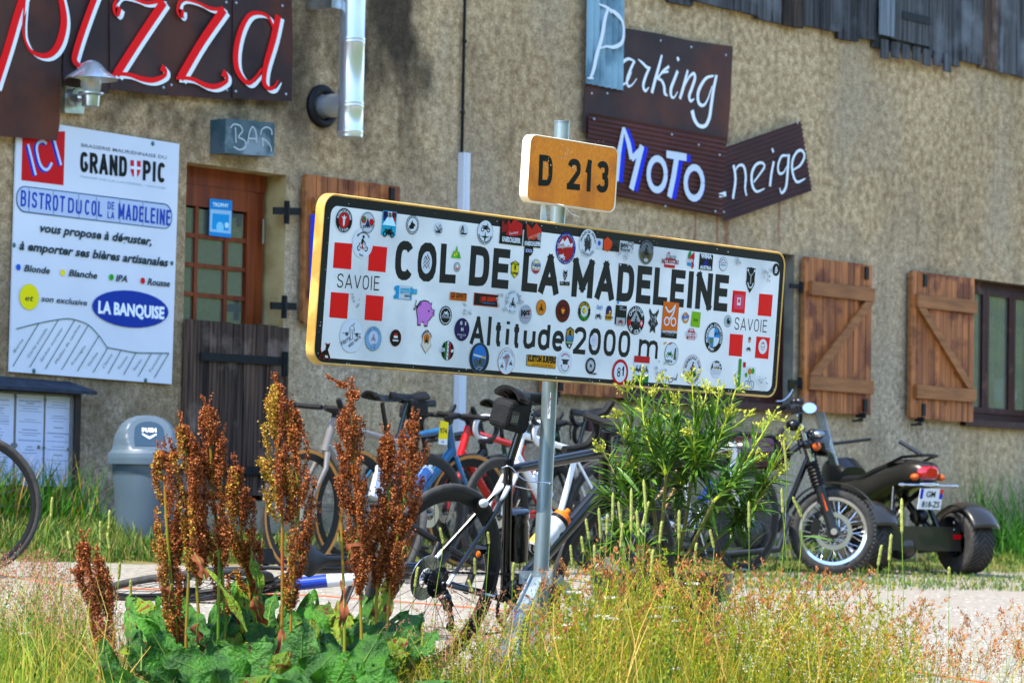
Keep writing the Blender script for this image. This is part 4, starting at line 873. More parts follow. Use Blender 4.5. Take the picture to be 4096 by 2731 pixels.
q,r=disc(937,312,155,W_,Z5,K_,.05,1); B.ring(q,r*.76,r*.84,K_,30,1); pl(q,r,[(-.3,-.5),(-.35,.1),(-.1,.5),(.0,.25),(.3,.1),(.5,-.05),(.2,-.2),(.25,-.4)],K_); dot(q,r,-.35,-.25,.22,K_); done('round wolf head sticker')
for cx,cy,sd in ((1155,345,3),(1365,360,8)):
    q,r=disc(cx,cy,110,'#c5ccd3',Z5); scribble(q,r,4,.75,'#4d5355',sd,.12); pl(q,r,[(-.85,-.1),(-.5,-.35),(0,-.3),(.5,-.45),(.85,-.1),(.6,-.6),(-.6,-.65)],'#33393b'); done('torn remains of a sticker')
q,r=disc(1545,375,205,W_,Z5,K_,.03); moto(q,r,0,.42,.6,K_); pl(q,r,[(0,.1),(.08,-.3),(.6,-.35),(.1,-.45),(0,-.85),(-.1,-.45),(-.6,-.35),(-.08,-.3)],K_); B.arc('MOTORCYCLE ADVENTURES',q,r*.83,-110,-250,r*.17,K_,inside=True); done('round motorcycle adventures sticker')
a,hw,hh=quad(Z5,1668,282,1858,488,K_); q,r=a,hw; pl(q,r,[(-.3,.2),(-.35,.8),(-.1,.5),(.1,.85),(.9,.6),(.95,.0),(.2,-.15),(-.5,-.1)],'#b41420'); pl(q,r,[(-.85,.0),(-.9,.75),(-.55,.4),(-.3,.8),(-.4,.1)],'#8f1a1f'); B.text('Sauerland',Z5(1745,395),Z5(1820,385),24*.478,W_,bold=.0,shear=.3); B.text('KNIESCHLEIFER',Z5(1685,448),Z5(1838,466),40*.478,W_,bold=.05); done('black and red Sauerland sticker')
a,hw,hh=quad(Z5,1868,308,2012,506,'#1a1c1b'); q,r=a,hw; pl(q,r,[(-.8,.9),(-.1,.5),(.3,1.0),(.95,.6),(1.05,.1),(.1,-.3),(-.6,-.15),(-.7,.3)],'#b6331f'); pl(q,r,[(.5,.2),(1.0,.3),(1.0,-.3),(.6,-.2)],'#8e9092'); B.text('LIPPSTADT',Z5(1905,440),Z5(2003,400),26*.478,'#e0a08c'); B.text('KNIESCHLEIFER',Z5(1872,482),Z5(2008,490),34*.478,W_,bold=.05); done('torn black and red Lippstadt sticker')
q,r=disc(1910,515,120,K_,Z5); pl(q,r,[(-.95,.05),(.95,.05),(.7,-.6),(0,-.95),(-.7,-.6)],K_)
for x in (-.5,0,.5): ln(q,r,[(x-.2,-.45),(x+.2,.0)],.12,'#a9b8dd'); ln(q,r,[(x-.2,.0),(x+.2,-.45)],.12,'#a9b8dd')
done()
q,r=disc(520,465,255,'#cdd3da',Z5); rider(q,r,0,-.15,.55,K_); moto(q,r,.0,-.16,.42,W_); pl(q,r,[(-.15,-.35),(-.05,-.0),(.05,-.3),(.1,-.4)],'#b51c1c'); B.arc('Motorradstaffel Koln',q,r*.72,-48,52,r*.15,K_,bold=.01); B.text('Theo',Z5(487,572),Z5(522,576),22*.478,K_,bold=.01); done('white rider sticker over the top red squares')
q,r=disc(1303,545,130,'#86b23a',Z5); B.reset(); q=B.uv(*Z5(1303,545)); B.reset(.0024); pl(q,r,[(-.95,-.7),(-.5,.3),(-.3,0),(.05,.95),(.4,0),(.55,.25),(1.0,-.7)],'#5fae3c'); pl(q,r,[(-.5,-.5),(-.3,.05),(-.1,-.5)],'#c6cf2e'); pl(q,r,[(-.1,-.3),(.08,.25),(.25,-.3)],'#d6b93a'); pl(q,r,[(.25,-.5),(.5,.05),(.7,-.5)],'#3f9a3e'); done('green mountains sticker')
q,r=B.circ(1055,628,185,'#c6cdd4',hw=88,zf=Z5)
for y in (.35,.0,-.35): ln(q,r,[(-.42,y-.15),(-.22,y+.18),(0,y-.15),(.22,y+.18),(.42,y-.15)],.07,K_)
ln(q,r,[(-.4,.3),(-.2,.55),(-.08,.4),(.05,.75),(.2,.5),(.4,.3)],.06,K_); done('oval black mountain line sticker inside the O')
q,r=disc(1310,665,82,'#a8b2b8',Z5,'#8c8f92',.2); dot(q,r,0,-.1,.5,'#b33a32'); dot(q,r,0,.1,.35,'#d3d7da'); dot(q,r,-.3,-.1,.15,'#d3b43a'); done()
q=B.uv(*Z5(1793,685)); r=B.mscale(*Z5(1793,685),150*.478)/2; pl(q,r,[(-.62,.75),(0,.98),(.62,.75),(.68,-.2),(.4,-.65),(0,-1),(-.4,-.65),(-.68,-.2)],K_); pl(q,r,[(-.56,.7),(0,.9),(.56,.7),(.62,-.2),(.35,-.6),(0,-.92),(-.35,-.6),(-.62,-.2)],'#cfc416'); dot(q,r,0,.1,.24,'#a57c3a'); dot(q,r,0,.3,.16,K_); B.text('MOTO-CLUB',Z5(1757,645),Z5(1828,652),20*.478,K_,bold=.04); B.text('19 MEYMAC',Z5(1760,722),Z5(1822,730),20*.478,K_,bold=.04); done('yellow moto club shield')
q,r=disc(1970,660,122,'#c8c79b',Z5,'#4c6a92',.08); pl(q,r,[(-.85,-.3),(.85,-.3),(.55,-.8),(0,-.95),(-.55,-.8)],'#b5262c'); B.text('Vespa',Z5(1938,660),Z5(2008,662),40*.478,'#1a4f9c',bold=.03,shear=.3); B.text('CLASSICO',Z5(1942,690),Z5(2000,695),20*.478,W_,bold=.03); done('round cream and red scooter sticker')
a,hw,hh=quad(Z5,797,818,932,942,'#1b97c2'); q,r=a,hw; pl(q,r,[(-.6,-.5),(.8,-.5),(.8,.6),(-.6,.6)],'#bcc6cd'); dot(q,r,-1.05,.3,.18,'#1b97c2'); dot(q,r,-1.05,-.4,.18,'#1b97c2'); B.text('MOTOTURISMO',Z5(832,882),Z5(975,890),40*.478,'#14728f',bold=.08); B.text('MOTOTURISMO',Z5(832,882),Z5(975,890),40*.478,'#55bfe0',bold=.02); B.text('EVENTOS',Z5(868,915),Z5(918,919),20*.478,K_,bold=.03); done('blue mototurismo sticker')
q=B.uv(*Z5(1030,1050)); r=B.mscale(*Z5(1030,1050),210*.478)/2; PG='#c07fc4'
body=[(-.85,.1),(-.8,.5),(-.5,.85),(-.05,.97),(.45,.92),(.62,.78),(.85,.85),(.8,.5),(.95,.35),(1.18,.33),(1.2,-.1),(1.0,-.2),(.75,-.45),(.55,-.6),(.5,-.98),(.15,-.98),(.12,-.7),(-.2,-.66),(-.25,-.95),(-.6,-.95),(-.65,-.5)]
pl(q,r*1.08,body,K_); pl(q,r*.98,body,PG); ln(q,r,[(-.85,.4),(-1.1,.55),(-1.0,.85),(-1.08,1.0)],.07,K_,3); dot(q,r,.58,.2,.09,K_); ln(q,r,[(1.05,.12),(1.05,-.02)],.06,K_); B.text('MOTOPORCI',Z5(950,1030),Z5(1015,975),26*.478,K_,bold=.02); done('pink pig sticker')
q,r=disc(1213,1070,160,K_,Z5,'#42474a',.03); B.ring(q,r*.78,r*.84,W_,24,1); moto(q,r,.05,.3,.45,W_); B.text('Mototime',Z5(1178,1090),Z5(1245,1094),28*.478,'#9aa0a3',bold=.03); done('black round cafe racer sticker')
q,r=disc(1350,1187,192,'#2b1c55',Z5); 
for ch,x,y in (('G',-.17,.42),('S',.42,.40),('N',.02,-.12)): 
    v,f,w=textmesh(ch,.04); B.raw([q+np.array([x+(p[0]-w/2)*.3,y+p[1]*.3])*r for p in v],f,W_)
B.text('CYCLING CLUB',Z5(1310,1237),Z5(1380,1242),17*.478,W_); B.text('353',Z5(1333,1257),Z5(1350,1258),15*.478,W_); done('round purple cycling club sticker')
a,hw,hh=quad(Z5,1250,872,1390,952,'#c46a12'); B.text('LES GEANTS',Z5(1256,915),Z5(1384,926),40*.478,'#3a1c06',bold=.04); B.text('ULTRA CYCLING CHALLENGE',Z5(1262,935),Z5(1375,942),12*.478,'#3a1c06'); done('orange les geants sticker')
a,hw,hh=quad(Z5,1450,878,1652,1002,'#b5262a'); B.raw([a+np.array(p) for p in ((-hw*.95,-hh*.9),(hw*.95,-hh*.9),(hw*.95,hh*.9),(-hw*.95,hh*.9))],[(0,1,2,3)],K_); dot(a,hh,-1.1,0,.55,'#7e2320'); dot(a,hh,-1.0,-.1,.32,'#20303a'); B.text('XIII LEGION',Z5(1512,945),Z5(1640,952),34*.478,'#cf3a22',bold=.05); B.text('nobody likes alone',Z5(1522,968),Z5(1625,976),15*.478,'#5f8fb5'); done('black XIII legion sticker with red edge')
q,r=disc(1775,955,195,'#c3cad1',Z5); rider(q,r,0,-.2,.45,'#2c3033'); B.arc('MSC CRAZY DOGS',q,r*.85,-100,80,r*.2,K_,bold=.0); B.arc('Rot e.V.',q,r*.85,205,150,r*.18,K_,bold=0,inside=True); done('white crazy dogs ring sticker')
q,r=disc(1883,1060,160,'#9ea4b0',Z5); B.text('MG',Z5(1842,1070),Z5(1912,1074),46*.478,K_,bold=.08); pl(q,r,[(.55,.5),(.8,.55),(.6,.1),(.85,.15),(.55,-.1)],'#c2522a'); B.text('MODANE ENDURANCE',Z5(1840,1090),Z5(1908,1096),11*.478,'#a85a30'); done('round grey MG sticker')
q,r=disc(2013,1003,130,'#c9821a',Z5,K_,.06); rider(q,r,0,-.15,.5,K_); done('round orange motorcycle club sticker')
q,r=disc(425,1240,285,'#c9d0d8',Z5,'#b3bac2',.015); B.ribbon(U(q,r,[(-.2,.15),(-.22,.4),(0,.62),(.22,.4),(.2,.15)]),.035*r,K_,sm=4); ln(q,r,[(-.8,.12),(-.22,.12)],.035,K_); ln(q,r,[(.22,.12),(.8,.16)],.035,K_); B.ribbon(U(q,r,[(-.07,.3),(-.1,-.15),(0,-.22),(.1,-.12),(.07,.3)]),.035*r,K_,sm=4); dot(q,r,-.1,.36,.04,K_); dot(q,r,.1,.36,.04,K_)
for x in (-.5,-.42,-.34,.36,.44,.52): ln(q,r,[(x,.2),(x,-.02)],.05,K_)
ln(q,r,[(.05,.6),(.12,.75),(.2,.7)],.03,K_); B.text('Harry',Z5(345,1322),Z5(415,1268),46*.478,K_); B.text('was here',Z5(402,1340),Z5(502,1255),40*.478,K_); done('white Harry was here sticker')
q,r=disc(608,1263,205,'#7fa3bf',Z5,'#556a7c',.03); q,r2=B.circ(608,1258,118,'#b8bfd0',zf=Z5); rider(q,r2,0,-.1,.55,'#8d8490'); B.arc('Itamar Shifris',q,r*.8,-70,55,r*.17,'#1d2b3a',bold=0); B.text('9/22',Z5(598,1318),Z5(625,1320),16*.478,'#3a4a5a'); B.arc('Is 18',q,r*.8,200,165,r*.17,'#1d2b3a',bold=0,inside=True); done('pale blue round cyclist sticker')
q,r=disc(795,1257,142,'#141010',Z5,'#7e1c22',.06); dot(q,r,0,.25,.34,'#b52a30'); pl(q,r,[(-.35,.25),(.35,.25),(.35,0),(-.35,0)],'#d0d4d8'); ln(q,r,[(-.5,-.3),(.5,-.3)],.2,'#c3c7ca'); done('small black and red round sticker')
q=B.uv(*Z5(1052,1285)); r=B.mscale(*Z5(1052,1285),205*.478)/2; pl(q,r,[(0,-1),(-.66,-.3),(-.5,-.1),(-.5,.5),(-.25,.85),(0,.95),(.25,.85),(.5,.5),(.5,-.1),(.66,-.3)],'#7a3f17'); pl(q,r*.94,[(0,-1),(-.66,-.3),(-.5,-.1),(-.5,.5),(-.25,.85),(0,.95),(.25,.85),(.5,.5),(.5,-.1),(.66,-.3)],'#cbc6b8'); dot(q,r,0,.25,.38,'#c2711f'); rider(q,r,0,0,.3,K_); B.arc('ADVENTURE BOYS',q+np.array([0,.2])*r,r*.58,-75,75,r*.17,K_); done('orange adventure boys badge')
q,r=disc(1230,1362,160,'#0c120d',Z5); ln(q,r,[(0,.95),(0,-.95)],.26,W_); ln(q,r,[(-.33,.85),(-.33,-.85)],.24,'#1a8a3a'); ln(q,r,[(.33,.85),(.33,-.85)],.22,'#b21a22'); 
for y in (-.6,-.2,.2,.6): dot(q,r,0,y,.07,K_)
B.text('2024',Z5(1162,1368),Z5(1202,1372),34*.478,W_,bold=.04); pl(q,r,[(.5,.1),(.9,.2),(.9,-.1),(.5,-.2)],W_); done('black green and red 2024 sticker')
q,r=disc(1495,1425,258,'#2c3136',Z5,'#6a757c',.03); B.circ(1495,1420,212,'#2d74b5',zf=Z5,hw=118); pl(q,r,[(-.6,-.1),(-.3,0),(0,-.15),(.3,.05),(.6,-.1),(.5,-.5),(0,-.75),(-.5,-.5)],'#4a5d63'); pl(q,r,[(-.6,.12),(.6,-.02),(.6,.1),(-.6,.26)],'#b8bfc8'); pl(q,r,[(-.05,-.35),(.08,.1),(.2,-.35)],'#2d3430'); pl(q,r,[(.25,.05),(.58,.02),(.58,.12),(.25,.16)],'#c19a2c'); ln(q,r,[(-.3,-.75),(.0,-.55),(.35,-.62),(.1,-.8)],.08,'#8b9094'); done('dark rimmed mountain photo sticker')
q,r=disc(1722,1452,222,'#c8ced5',Z5,'#b8643a',.04); pl(q,r,[(-.2,.55),(.15,.6),(.4,.3),(.25,.0),(.05,-.5),(-.05,-.75),(-.1,-.2),(-.3,.1)],'#9da6ad'); ln(q,r,[(-.1,.3),(.1,.1),(0,-.3),(0,-.7)],.05,'#b63a3a',2); rider(q,r,-.5,-.4,.2,K_); rider(q,r,.5,-.15,.2,K_); B.text('2023/24',Z5(1690,1432),Z5(1745,1415),20*.478,'#a33a3a',bold=.02); B.arc('South-America-Tour',q,r*.82,-75,60,r*.15,K_,bold=0); done('white South America tour sticker')
P=[Z5(1893,1395),Z6(48,1202),Z6(40,1305),Z5(1888,1488)]; q=[B.uv(*p) for p in P]; c_=sum(q)/4
B.raw([c_+(p-c_)*1.0 for p in q],[(0,1,2,3)],K_); B.raw([c_+(p-c_)*np.array([.97,.9]) for p in q],[(0,1,2,3)],'#d39c10'); B.text('KUSTOM SURFERS',Z5(1900,1450),Z6(40,1260),50*.478,K_,bold=.07); B.text('FOR YOU KUSTOM FRIEND',Z5(1935,1484),Z6(20,1290),16*.478,'#8a2a10',bold=.02); done('yellow kustom surfers sticker')
q=B.uv(*Z5(212,1368)); r=B.mscale(*Z5(212,1368),150*.478)/2; bull=[(-.85,-.95),(-.95,-.75),(-.6,-.1),(-.1,.15),(.0,.55),(-.15,.95),(.05,.8),(.35,.8),(.6,.95),(.5,.5),(.3,.2),(.5,-.2),(.75,-.6),(.7,-.9),(.5,-.85),(.45,-.5),(.2,-.4),(-.1,-.45),(-.15,-.9),(-.35,-.85),(-.4,-.4),(-.65,-.55)]
pl(q,r*1.06,bull,'#b8141c'); pl(q,r*.96,bull,K_); ln(q,r,[(-.75,0),(-.95,.2),(-.8,.4)],.07,'#b8141c',3); done('black bull silhouette sticker with red outline')
q,r=disc(127,300,265,'#a6121f',Z6,'#1c2f86',.22); pl(q,r,[(-.75,.15),(-.35,.6),(-.2,.4),(.1,.7),(.4,.3),(.7,.4),(.6,.1),(.3,.25),(0,.1),(-.3,.3)],'#cfd3d8'); B.text('Seealpentour',Z6(55,298),Z6(175,290),40*.478,W_,bold=.01,shear=.3); moto(q,r,-.35,-.5,.35,W_); B.arc('Oliver Klaus Dirk Marco',q,r*.87,-75,75,r*.12,W_,bold=0); B.arc('Frank Ralf Horst Reinald',q,r*.88,250,110,r*.12,W_,bold=0,inside=True); done('blue and red alpine tour sticker')
q,r=disc(312,257,235,'#c7ccd2',Z6); pl(q,r,[(-.3,-.7),(-.35,.1),(-.15,.6),(.1,.65),(.3,.2),(.3,-.6),(.05,-.4)],'#4b5154'); dot(q,r,-.02,.3,.17,'#b9bec3'); scribble(q,r,5,.4,'#2d3133',5,.06); B.arc('SALVAJES DEL ASFALTO',q,r*.82,-80,80,r*.17,'#3a3f42'); B.arc('CASTELLON',q,r*.82,225,135,r*.2,'#6c7175',inside=True); done('grey hooded figure sticker')
a,hw,hh=quad(Z6,378,215,436,308,'#b8bfc6'); q,r=a,hw; dot(q,r,0,.1,.45,'#1f5fb0'); done('small blue and grey square sticker')
a,hw,hh=quad(Z6,438,222,578,330,'#3a3a38'); q,r=a,hw; pl(q,r,[(-.9,.35),(-.5,.6),(.05,.3),(.1,-.1),(-.4,-.5),(-.9,-.3)],'#cc4a1c'); moto(q,r,.4,-.05,.45,K_); done('dark photo sticker with orange mark')
a,hw,hh=quad(Z6,578,235,692,338,'#b5babf'); B.text('BMW',Z6(583,290),Z6(650,298),36*.478,'#2a2d2f',bold=.06); B.text('Motorrad',Z6(583,318),Z6(662,328),28*.478,'#2a2d2f',bold=.03); word(B,'R',(640,300),(690,310),60,'#7f8488',wt=.2,zf=Z6); done('grey motorrad sticker')
q,r=disc(800,335,205,'#6a7076',Z6,'#a7aeb4',.04); pl(q,r,[(-.9,0),(-.4,.1),(.2,-.05),(.9,.1),(.7,-.6),(0,-.95),(-.7,-.6)],'#66604a'); rider(q,r,0,-.05,.55,'#23272b'); B.arc('ADVENTUESTER',q,r*.95,-65,65,r*.2,'#2d3236',bold=.04); dot(q,r,0,-.62,.3,'#a9adb0',.16); done('round photo sticker of a rider')
q=B.uv(*Z6(1000,395)); r=B.mscale(*Z6(1000,395),140*.478)/2; pl(q,r,[(-1.05,-.95),(-1.05,.0),(-.7,.2),(-.55,.85),(-.15,.9),(.0,.3),(1.05,.1),(1.05,-.95)],'#b5232e'); pl(q,r,[(-.98,-.6),(-.98,-.05),(.98,-.05),(.98,-.6)],'#c8cbd0'); dot(q,r,-.4,.45,.3,'#a3a9ae'); B.text('XXV 2023',Z6(992,388),Z6(1050,392),30*.478,'#1a8a90',bold=.02); B.text('RALLYE MONTE-CARLO',Z6(930,420),Z6(1072,432),34*.478,'#8c1a22',bold=.04); done('red rally plate sticker')
q=B.uv(*Z6(1172,395)); r=B.mscale(*Z6(1172,395),150*.478)/2; pl(q,r,[(-.55,.4),(-.35,.9),(.0,.95),(.1,.3),(-.5,.0)],'#1f8a4a'); pl(q,r,[(-.45,.1),(.6,.95),(.7,.3),(.55,-.1),(-.4,-.1)],'#b5202a'); pl(q,r,[(-.6,-.3),(.7,-.4),(.7,-.8),(-.6,-.65)],'#2b8fb8'); pl(q,r,[(.2,-.1),(.6,-.1),(.45,-1),(.25,-.9)],'#b5202a'); B.text('HONDA',Z6(1138,408),Z6(1190,414),24*.478,W_,bold=.04); done('green and red wing sticker')
a,hw,hh=quad(Z6,1245,343,1357,487,K_); q,r=a,hw; rider(q,r,0,-.1,.5,'#2b2a8a'); B.text('WIMA',Z6(1255,378),Z6(1348,388),34*.478,W_,bold=.06); B.text('AUSTRIA',Z6(1247,468),Z6(1343,480),28*.478,W_,bold=.05); done('black WIMA Austria sticker')
q,r=disc(1445,430,115,W_,Z6,K_,.06); ln(q,r,[(-.6,.4),(0,.7),(.5,.3)],.1,K_,3); B.text('Amorphous',Z6(1415,420),Z6(1475,428),16*.478,'#a32222'); B.text('Riders',Z6(1422,445),Z6(1468,448),20*.478,K_); done('round white riders sticker')
q=B.uv(*Z6(1673,565)); r=B.mscale(*Z6(1673,565),218*.478)/2; pl(q,r,[(-.55,.92),(0,.98),(.55,.92),(.52,.1),(.55,-.3),(.25,-.7),(0,-1),(-.25,-.7),(-.55,-.3),(-.52,.1)],K_); ln(q,r,[(-.4,.7),(-.15,.4),(.15,.4),(.4,.7)],.05,'#a9afb3'); ln(q,r,[(0,.45),(0,-.3)],.16,'#8f9599'); dot(q,r,-.42,.74,.1,W_); dot(q,r,.42,.74,.1,W_); B.ribbon(U(q,r,[(-.38,-.2),(-.2,-.5),(0,-.58),(.2,-.5),(.38,-.2)]),.14*r,'#b8bdc1',sm=3); done('black shield sticker with a motorcycle front')
q,r=disc(1888,478,105,K_,Z6,'#44494b',.05); pl(q,r,[(-.4,-.6),(-.3,.4),(.1,.6),(.3,.1),(.5,-.1),(.1,-.6)],'#b9bfc3'); done('small black round head sticker')
q=B.uv(*Z6(123,525)); r=B.mscale(*Z6(123,525),105*.478)/2; pl(q,r,[(-.45,.95),(-.2,.6),(.2,.6),(.45,.95),(.5,.0),(.0,-.95),(-.5,.0)],K_)
for x in (-.22,.22): ln(q,r,[(x*1.6,.3),(0,-.1),(x,-.5)],.07,'#b9bfc3')
B.text('LOBOS',Z6(78,605),Z6(160,610),30*.478,K_,bold=.08); done('black geometric wolf sticker')
a,hw,hh=quad(Z6,1533,682,1617,812,'#cf4a6a'); q,r=a,hw; pl(q,r,[(-.35,-.4),(.35,-.4),(.35,.5),(-.35,.5)],W_); pl(q,r,[(-.2,-.1),(.2,-.1),(.2,.35),(-.2,.35)],'#c5405a'); done('pink square sticker on a red square')
q,r=disc(103,823,190,'#2a0f10',Z6,'#1a0c0c',.04); 
for k_ in (.85,.72,.58): B.ring(q,r*k_,r*(k_+.05),'#8f2626',24)
dot(q,r,0,.05,.36,'#9a2a24'); pl(q,r,[(-.25,.15),(.25,.15),(0,-.3)],'#d6a52a'); done('dark red ringed sticker')
q,r=disc(282,825,160,K_,Z6,K_,.02,1); dot(q,r,0,0,.62,'#bfc6c2'); dot(q,r,-.05,.05,.3,'#3a7d33'); pl(q,r,[(-.3,.1),(.1,.35),(.35,.0),(.0,-.3)],'#d3b013'); B.arc('MOTO CLUB',q,r*.8,-60,60,r*.26,'#d3b013',bold=.03); B.arc('POGGIBONSI',q,r*.8,235,125,r*.24,'#3fa83a',bold=.03,inside=True); done('black moto club dragon sticker')
q=B.uv(*Z6(402,850)); r=B.mscale(*Z6(402,850),100*.478)/2; moto(q,r,0,-.2,.9,'#3a4150'); B.text("Dady's",Z6(385,805),Z6(435,808),34*.478,'#2a7ab0',bold=.02,shear=.3); done()
q=B.uv(*Z6(488,838)); r=B.mscale(*Z6(488,838),130*.478)/2; pl(q,r,[(-.6,-.95),(.6,-.95),(.6,.4),(.4,.8),(0,.95),(-.4,.8),(-.6,.4)],'#2d2a66'); pl(q,r,[(-.6,-.95),(.6,-.95),(.6,-.25),(.2,.0),(-.2,-.15),(-.6,-.3)],'#b98a1c'); dot(q,r,.2,.15,.18,'#e0b43a'); B.text('VILLADIEGO',Z6(455,882),Z6(522,888),18*.478,K_,bold=.04); done('purple and yellow arch sticker')
a,hw,hh=quad(Z6,542,772,634,940,'#17191a'); q,r=a,hw; dot(q,r,-.65,1.35,.2,'#3f8fc8'); B.text('BMW',Z6(578,797),Z6(605,800),14*.478,W_); B.text('MOTORRAD',Z6(578,815),Z6(628,820),12*.478,W_); pl(q,r,[(-.8,-1.2),(.8,-1.2),(.8,-.3),(-.8,-.3)],'#a4a9ad'); moto(q,r,0,-.7,.5,'#8c2222'); done('tall black motorrad club sticker')
q,r=disc(712,900,240,K_,Z6,'#5b6062',.02); pl(q,r,[(-.6,-.1),(-.2,.5),(0,.65),(.15,.45),(.6,-.1)],'#9ca2a6'); pl(q,r,[(-.85,.0),(-.55,.0),(-.55,-.45),(-.8,-.45)],'#b32024'); pl(q,r,[(.45,-.05),(.85,.05),(.8,-.4),(.45,-.4)],'#b32024'); ln(q,r,[(.65,.0),(.65,-.35)],.07,W_); ln(q,r,[(.5,-.18),(.8,-.18)],.07,W_); rider(q,r,0,-.2,.42,'#3c4246'); B.arc('CHASSEUR',q,r*.8,-62,62,r*.26,W_,bold=.03); B.arc('DE COLS',q,r*.8,228,140,r*.26,W_,bold=.03,inside=True); done('black round chasseur de cols sticker')
q=B.uv(*Z6(860,905)); r=B.mscale(*Z6(860,905),215*.478)/2; pl(q,r,[(-.55,.95),(-.15,.55),(.15,.55),(.6,.95),(.62,.7),(.35,.2),(.65,-.2),(.3,-.5),(.35,-.95),(0,-.75),(-.35,-.95),(-.3,-.5),(-.65,-.2),(-.35,.2),(-.62,.7)],'#3a4044'); pl(q,r*.88,[(-.3,.5),(0,.3),(.3,.5),(.35,0),(.15,-.5),(0,-.7),(-.15,-.5),(-.35,0)],'#a5abb0'); pl(q,r,[(-.15,-.3),(.15,-.3),(.08,-.65),(-.08,-.65)],K_); dot(q,r,-.15,.1,.06,K_); dot(q,r,.15,.1,.06,K_); scribble(q,r,5,.35,'#2b2f31',9,.04); done('grey wolf cross sticker')
a,hw,hh=quad(Z6,932,822,1063,1055,'#1a1a1a'); q,r=a,hw; pl(q,r,[(-1,-.45),(1,-.45),(1,1.75),(-1,1.75)],'#c96c12')
for x in (-.42,.42): B.ring(q+np.array([x,.25])*r,.24*r,.36*r,W_,16)
ln(q,r,[(-.7,1.35),(-.3,1.0),(.1,1.1),(.5,1.5),(.3,.9),(-.1,.4)],.16,W_,3); B.text('correcamins',Z6(932,1002),Z6(1055,1010),28*.478,W_,bold=.03); B.text('motogrup',Z6(955,1022),Z6(1030,1028),20*.478,'#8a8f92'); ln(q,r,[(-.6,-1.5),(-.3,-1.35)],.12,'#c99a1c'); ln(q,r,[(.1,-1.5),(.4,-1.35)],.12,'#c93a1c'); done('orange and black correcamins sticker')
q,r=disc(1130,880,90,'#c98a22',Z6,'#a8742a',.1); dot(q,r,0,0,.6,'#c0c6cc'); B.text('Halifax',Z6(1098,892),Z6(1162,880),34*.478,'#1f5fa8',bold=.03,shear=.3); done()
P=[(1186,825),(1258,836),(1247,962),(1172,950)]; B.poly([Z6(*p) for p in P],'#7fae12'); B.text('imps',Z6(1195,908),Z6(1232,912),34*.478,'#1d2a10',bold=.01); done('lime green imps sticker')
q=B.uv(*Z6(1177,1015)); r=B.mscale(*Z6(1177,1015),100*.478)/2; pl(q,r,[(-1.2,-.9),(-1.2,.3),(-.75,.6),(-.6,.95),(.6,.95),(.75,.6),(1.2,.3),(1.2,-.9)],'#b5232e'); B.text('2023',Z6(1160,988),Z6(1193,992),22*.478,W_,bold=.04); B.text('CITROEN CLASSIC',Z6(1125,1030),Z6(1230,1038),32*.478,W_,bold=.05); B.text('CHALLENGE',Z6(1150,1055),Z6(1205,1060),16*.478,W_,bold=.04); done('red classic challenge plaque sticker')
q,r=disc(1365,1043,250,K_,Z6); B.circ(1365,1043,160,W_,zf=Z6); r2=r*.62
for a0,c in ((0,'#2a8fc8'),(90,W_),(180,'#2a8fc8'),(270,W_)):
    B.raw([q]+[q+np.array([math.cos(R(a0+i*9)),math.sin(R(a0+i*9))])*r2 for i in range(11)],[tuple(range(12))],W_ if c==W_ else c)
pl(q,r,[(-.42,-.08),(-.1,-.08),(-.1,-.4),(-.3,-.5),(-.42,-.35)],'#5b7f3a'); B.text('2013',Z6(1368,1030),Z6(1407,1020),26*.478,K_,bold=.02); B.arc('MOTORRAD-STAMMTISCH',q,r*.81,-110,110,r*.2,W_,bold=.04); B.arc('BMW',q,r*.81,215,185,r*.2,W_,bold=.04,inside=True); done('round blue and black motorrad stammtisch sticker')
q,r=disc(1485,908,102,'#a9b3b8',Z6,'#8e999e',.06); dot(q,r,.1,.0,.55,'#1b5a3c'); dot(q,r,.15,.0,.3,'#0c1210'); dot(q,r,.3,.25,.13,W_); done('green eyeball sticker')
q,r=disc(1012,1180,190,W_,Z6,'#1f7a3c',.05); moto(q,r,-.28,.0,.5,'#15703a'); pl(q,r,[(.3,-.5),(.35,.1),(.45,.55),(.62,.5),(.6,-.1),(.65,-.5)],'#5b5a33'); ln(q,r,[(.8,.6),(.68,-.6)],.03,K_); B.text('PORTAS',Z6(968,1248),Z6(1015,1255),20*.478,K_,bold=.03); done('white and green ringed portas sticker')
q,r=disc(582,1335,218,'#cdd2d7',Z6,'#b5141e',.24); word(B,'8',(556,1360),(580,1362),78,K_,wt=.2,zf=Z6) if '8' in GL else None
for y in (.16,-.16): B.ring(q+np.array([-.18,y])*r,.1*r,.2*r,K_,16)
word(B,'1',(592,1364),(614,1366),80,K_,wt=.2,zf=Z6); done('round red and white 81 sticker')
a,hw,hh=quad(Z6,695,1240,824,1378,W_); q,r=a,hw; pl(q,r,[(-1,.5),(1,.5),(1,1.02),(-1,1.02)],'#b51c26'); pl(q,r,[(-1,-1.02),(1,-1.02),(1,-.5),(-1,-.5)],'#1b7d3e'); 
for x in (-.6,-.2,.2,.6): rider(q,r,x,-.05,.28,K_)
done('red white and green group ride sticker')
q,r=disc(122,1250,190,'#ccd1d7',Z6,'#b9bfc6',.02); pl(q,r,[(-.6,.25),(.6,.25),(.35,.05),(.35,-.2),(-.35,-.2),(-.35,.05)],'#343a3c'); B.arc('MOTORCYCLES',q,r*.72,-45,45,r*.18,'#b5375a'); dot(q,r,-.5,-.35,.1,'#c0506a'); dot(q,r,.5,-.35,.1,'#c0506a'); B.ribbon(U(q,r,[(-.5,-.5),(-.2,-.75),(.2,-.75),(.5,-.5)]),.05*r,'#3a4042',sm=3); done('white winged motorcycles sticker')
q,r=B.circ(335,1280,135,K_,zf=Z6); dot(q,r,0,0,.74,'#c2c8ce'); B.ring(q,r*.62,r*.68,K_,20); 
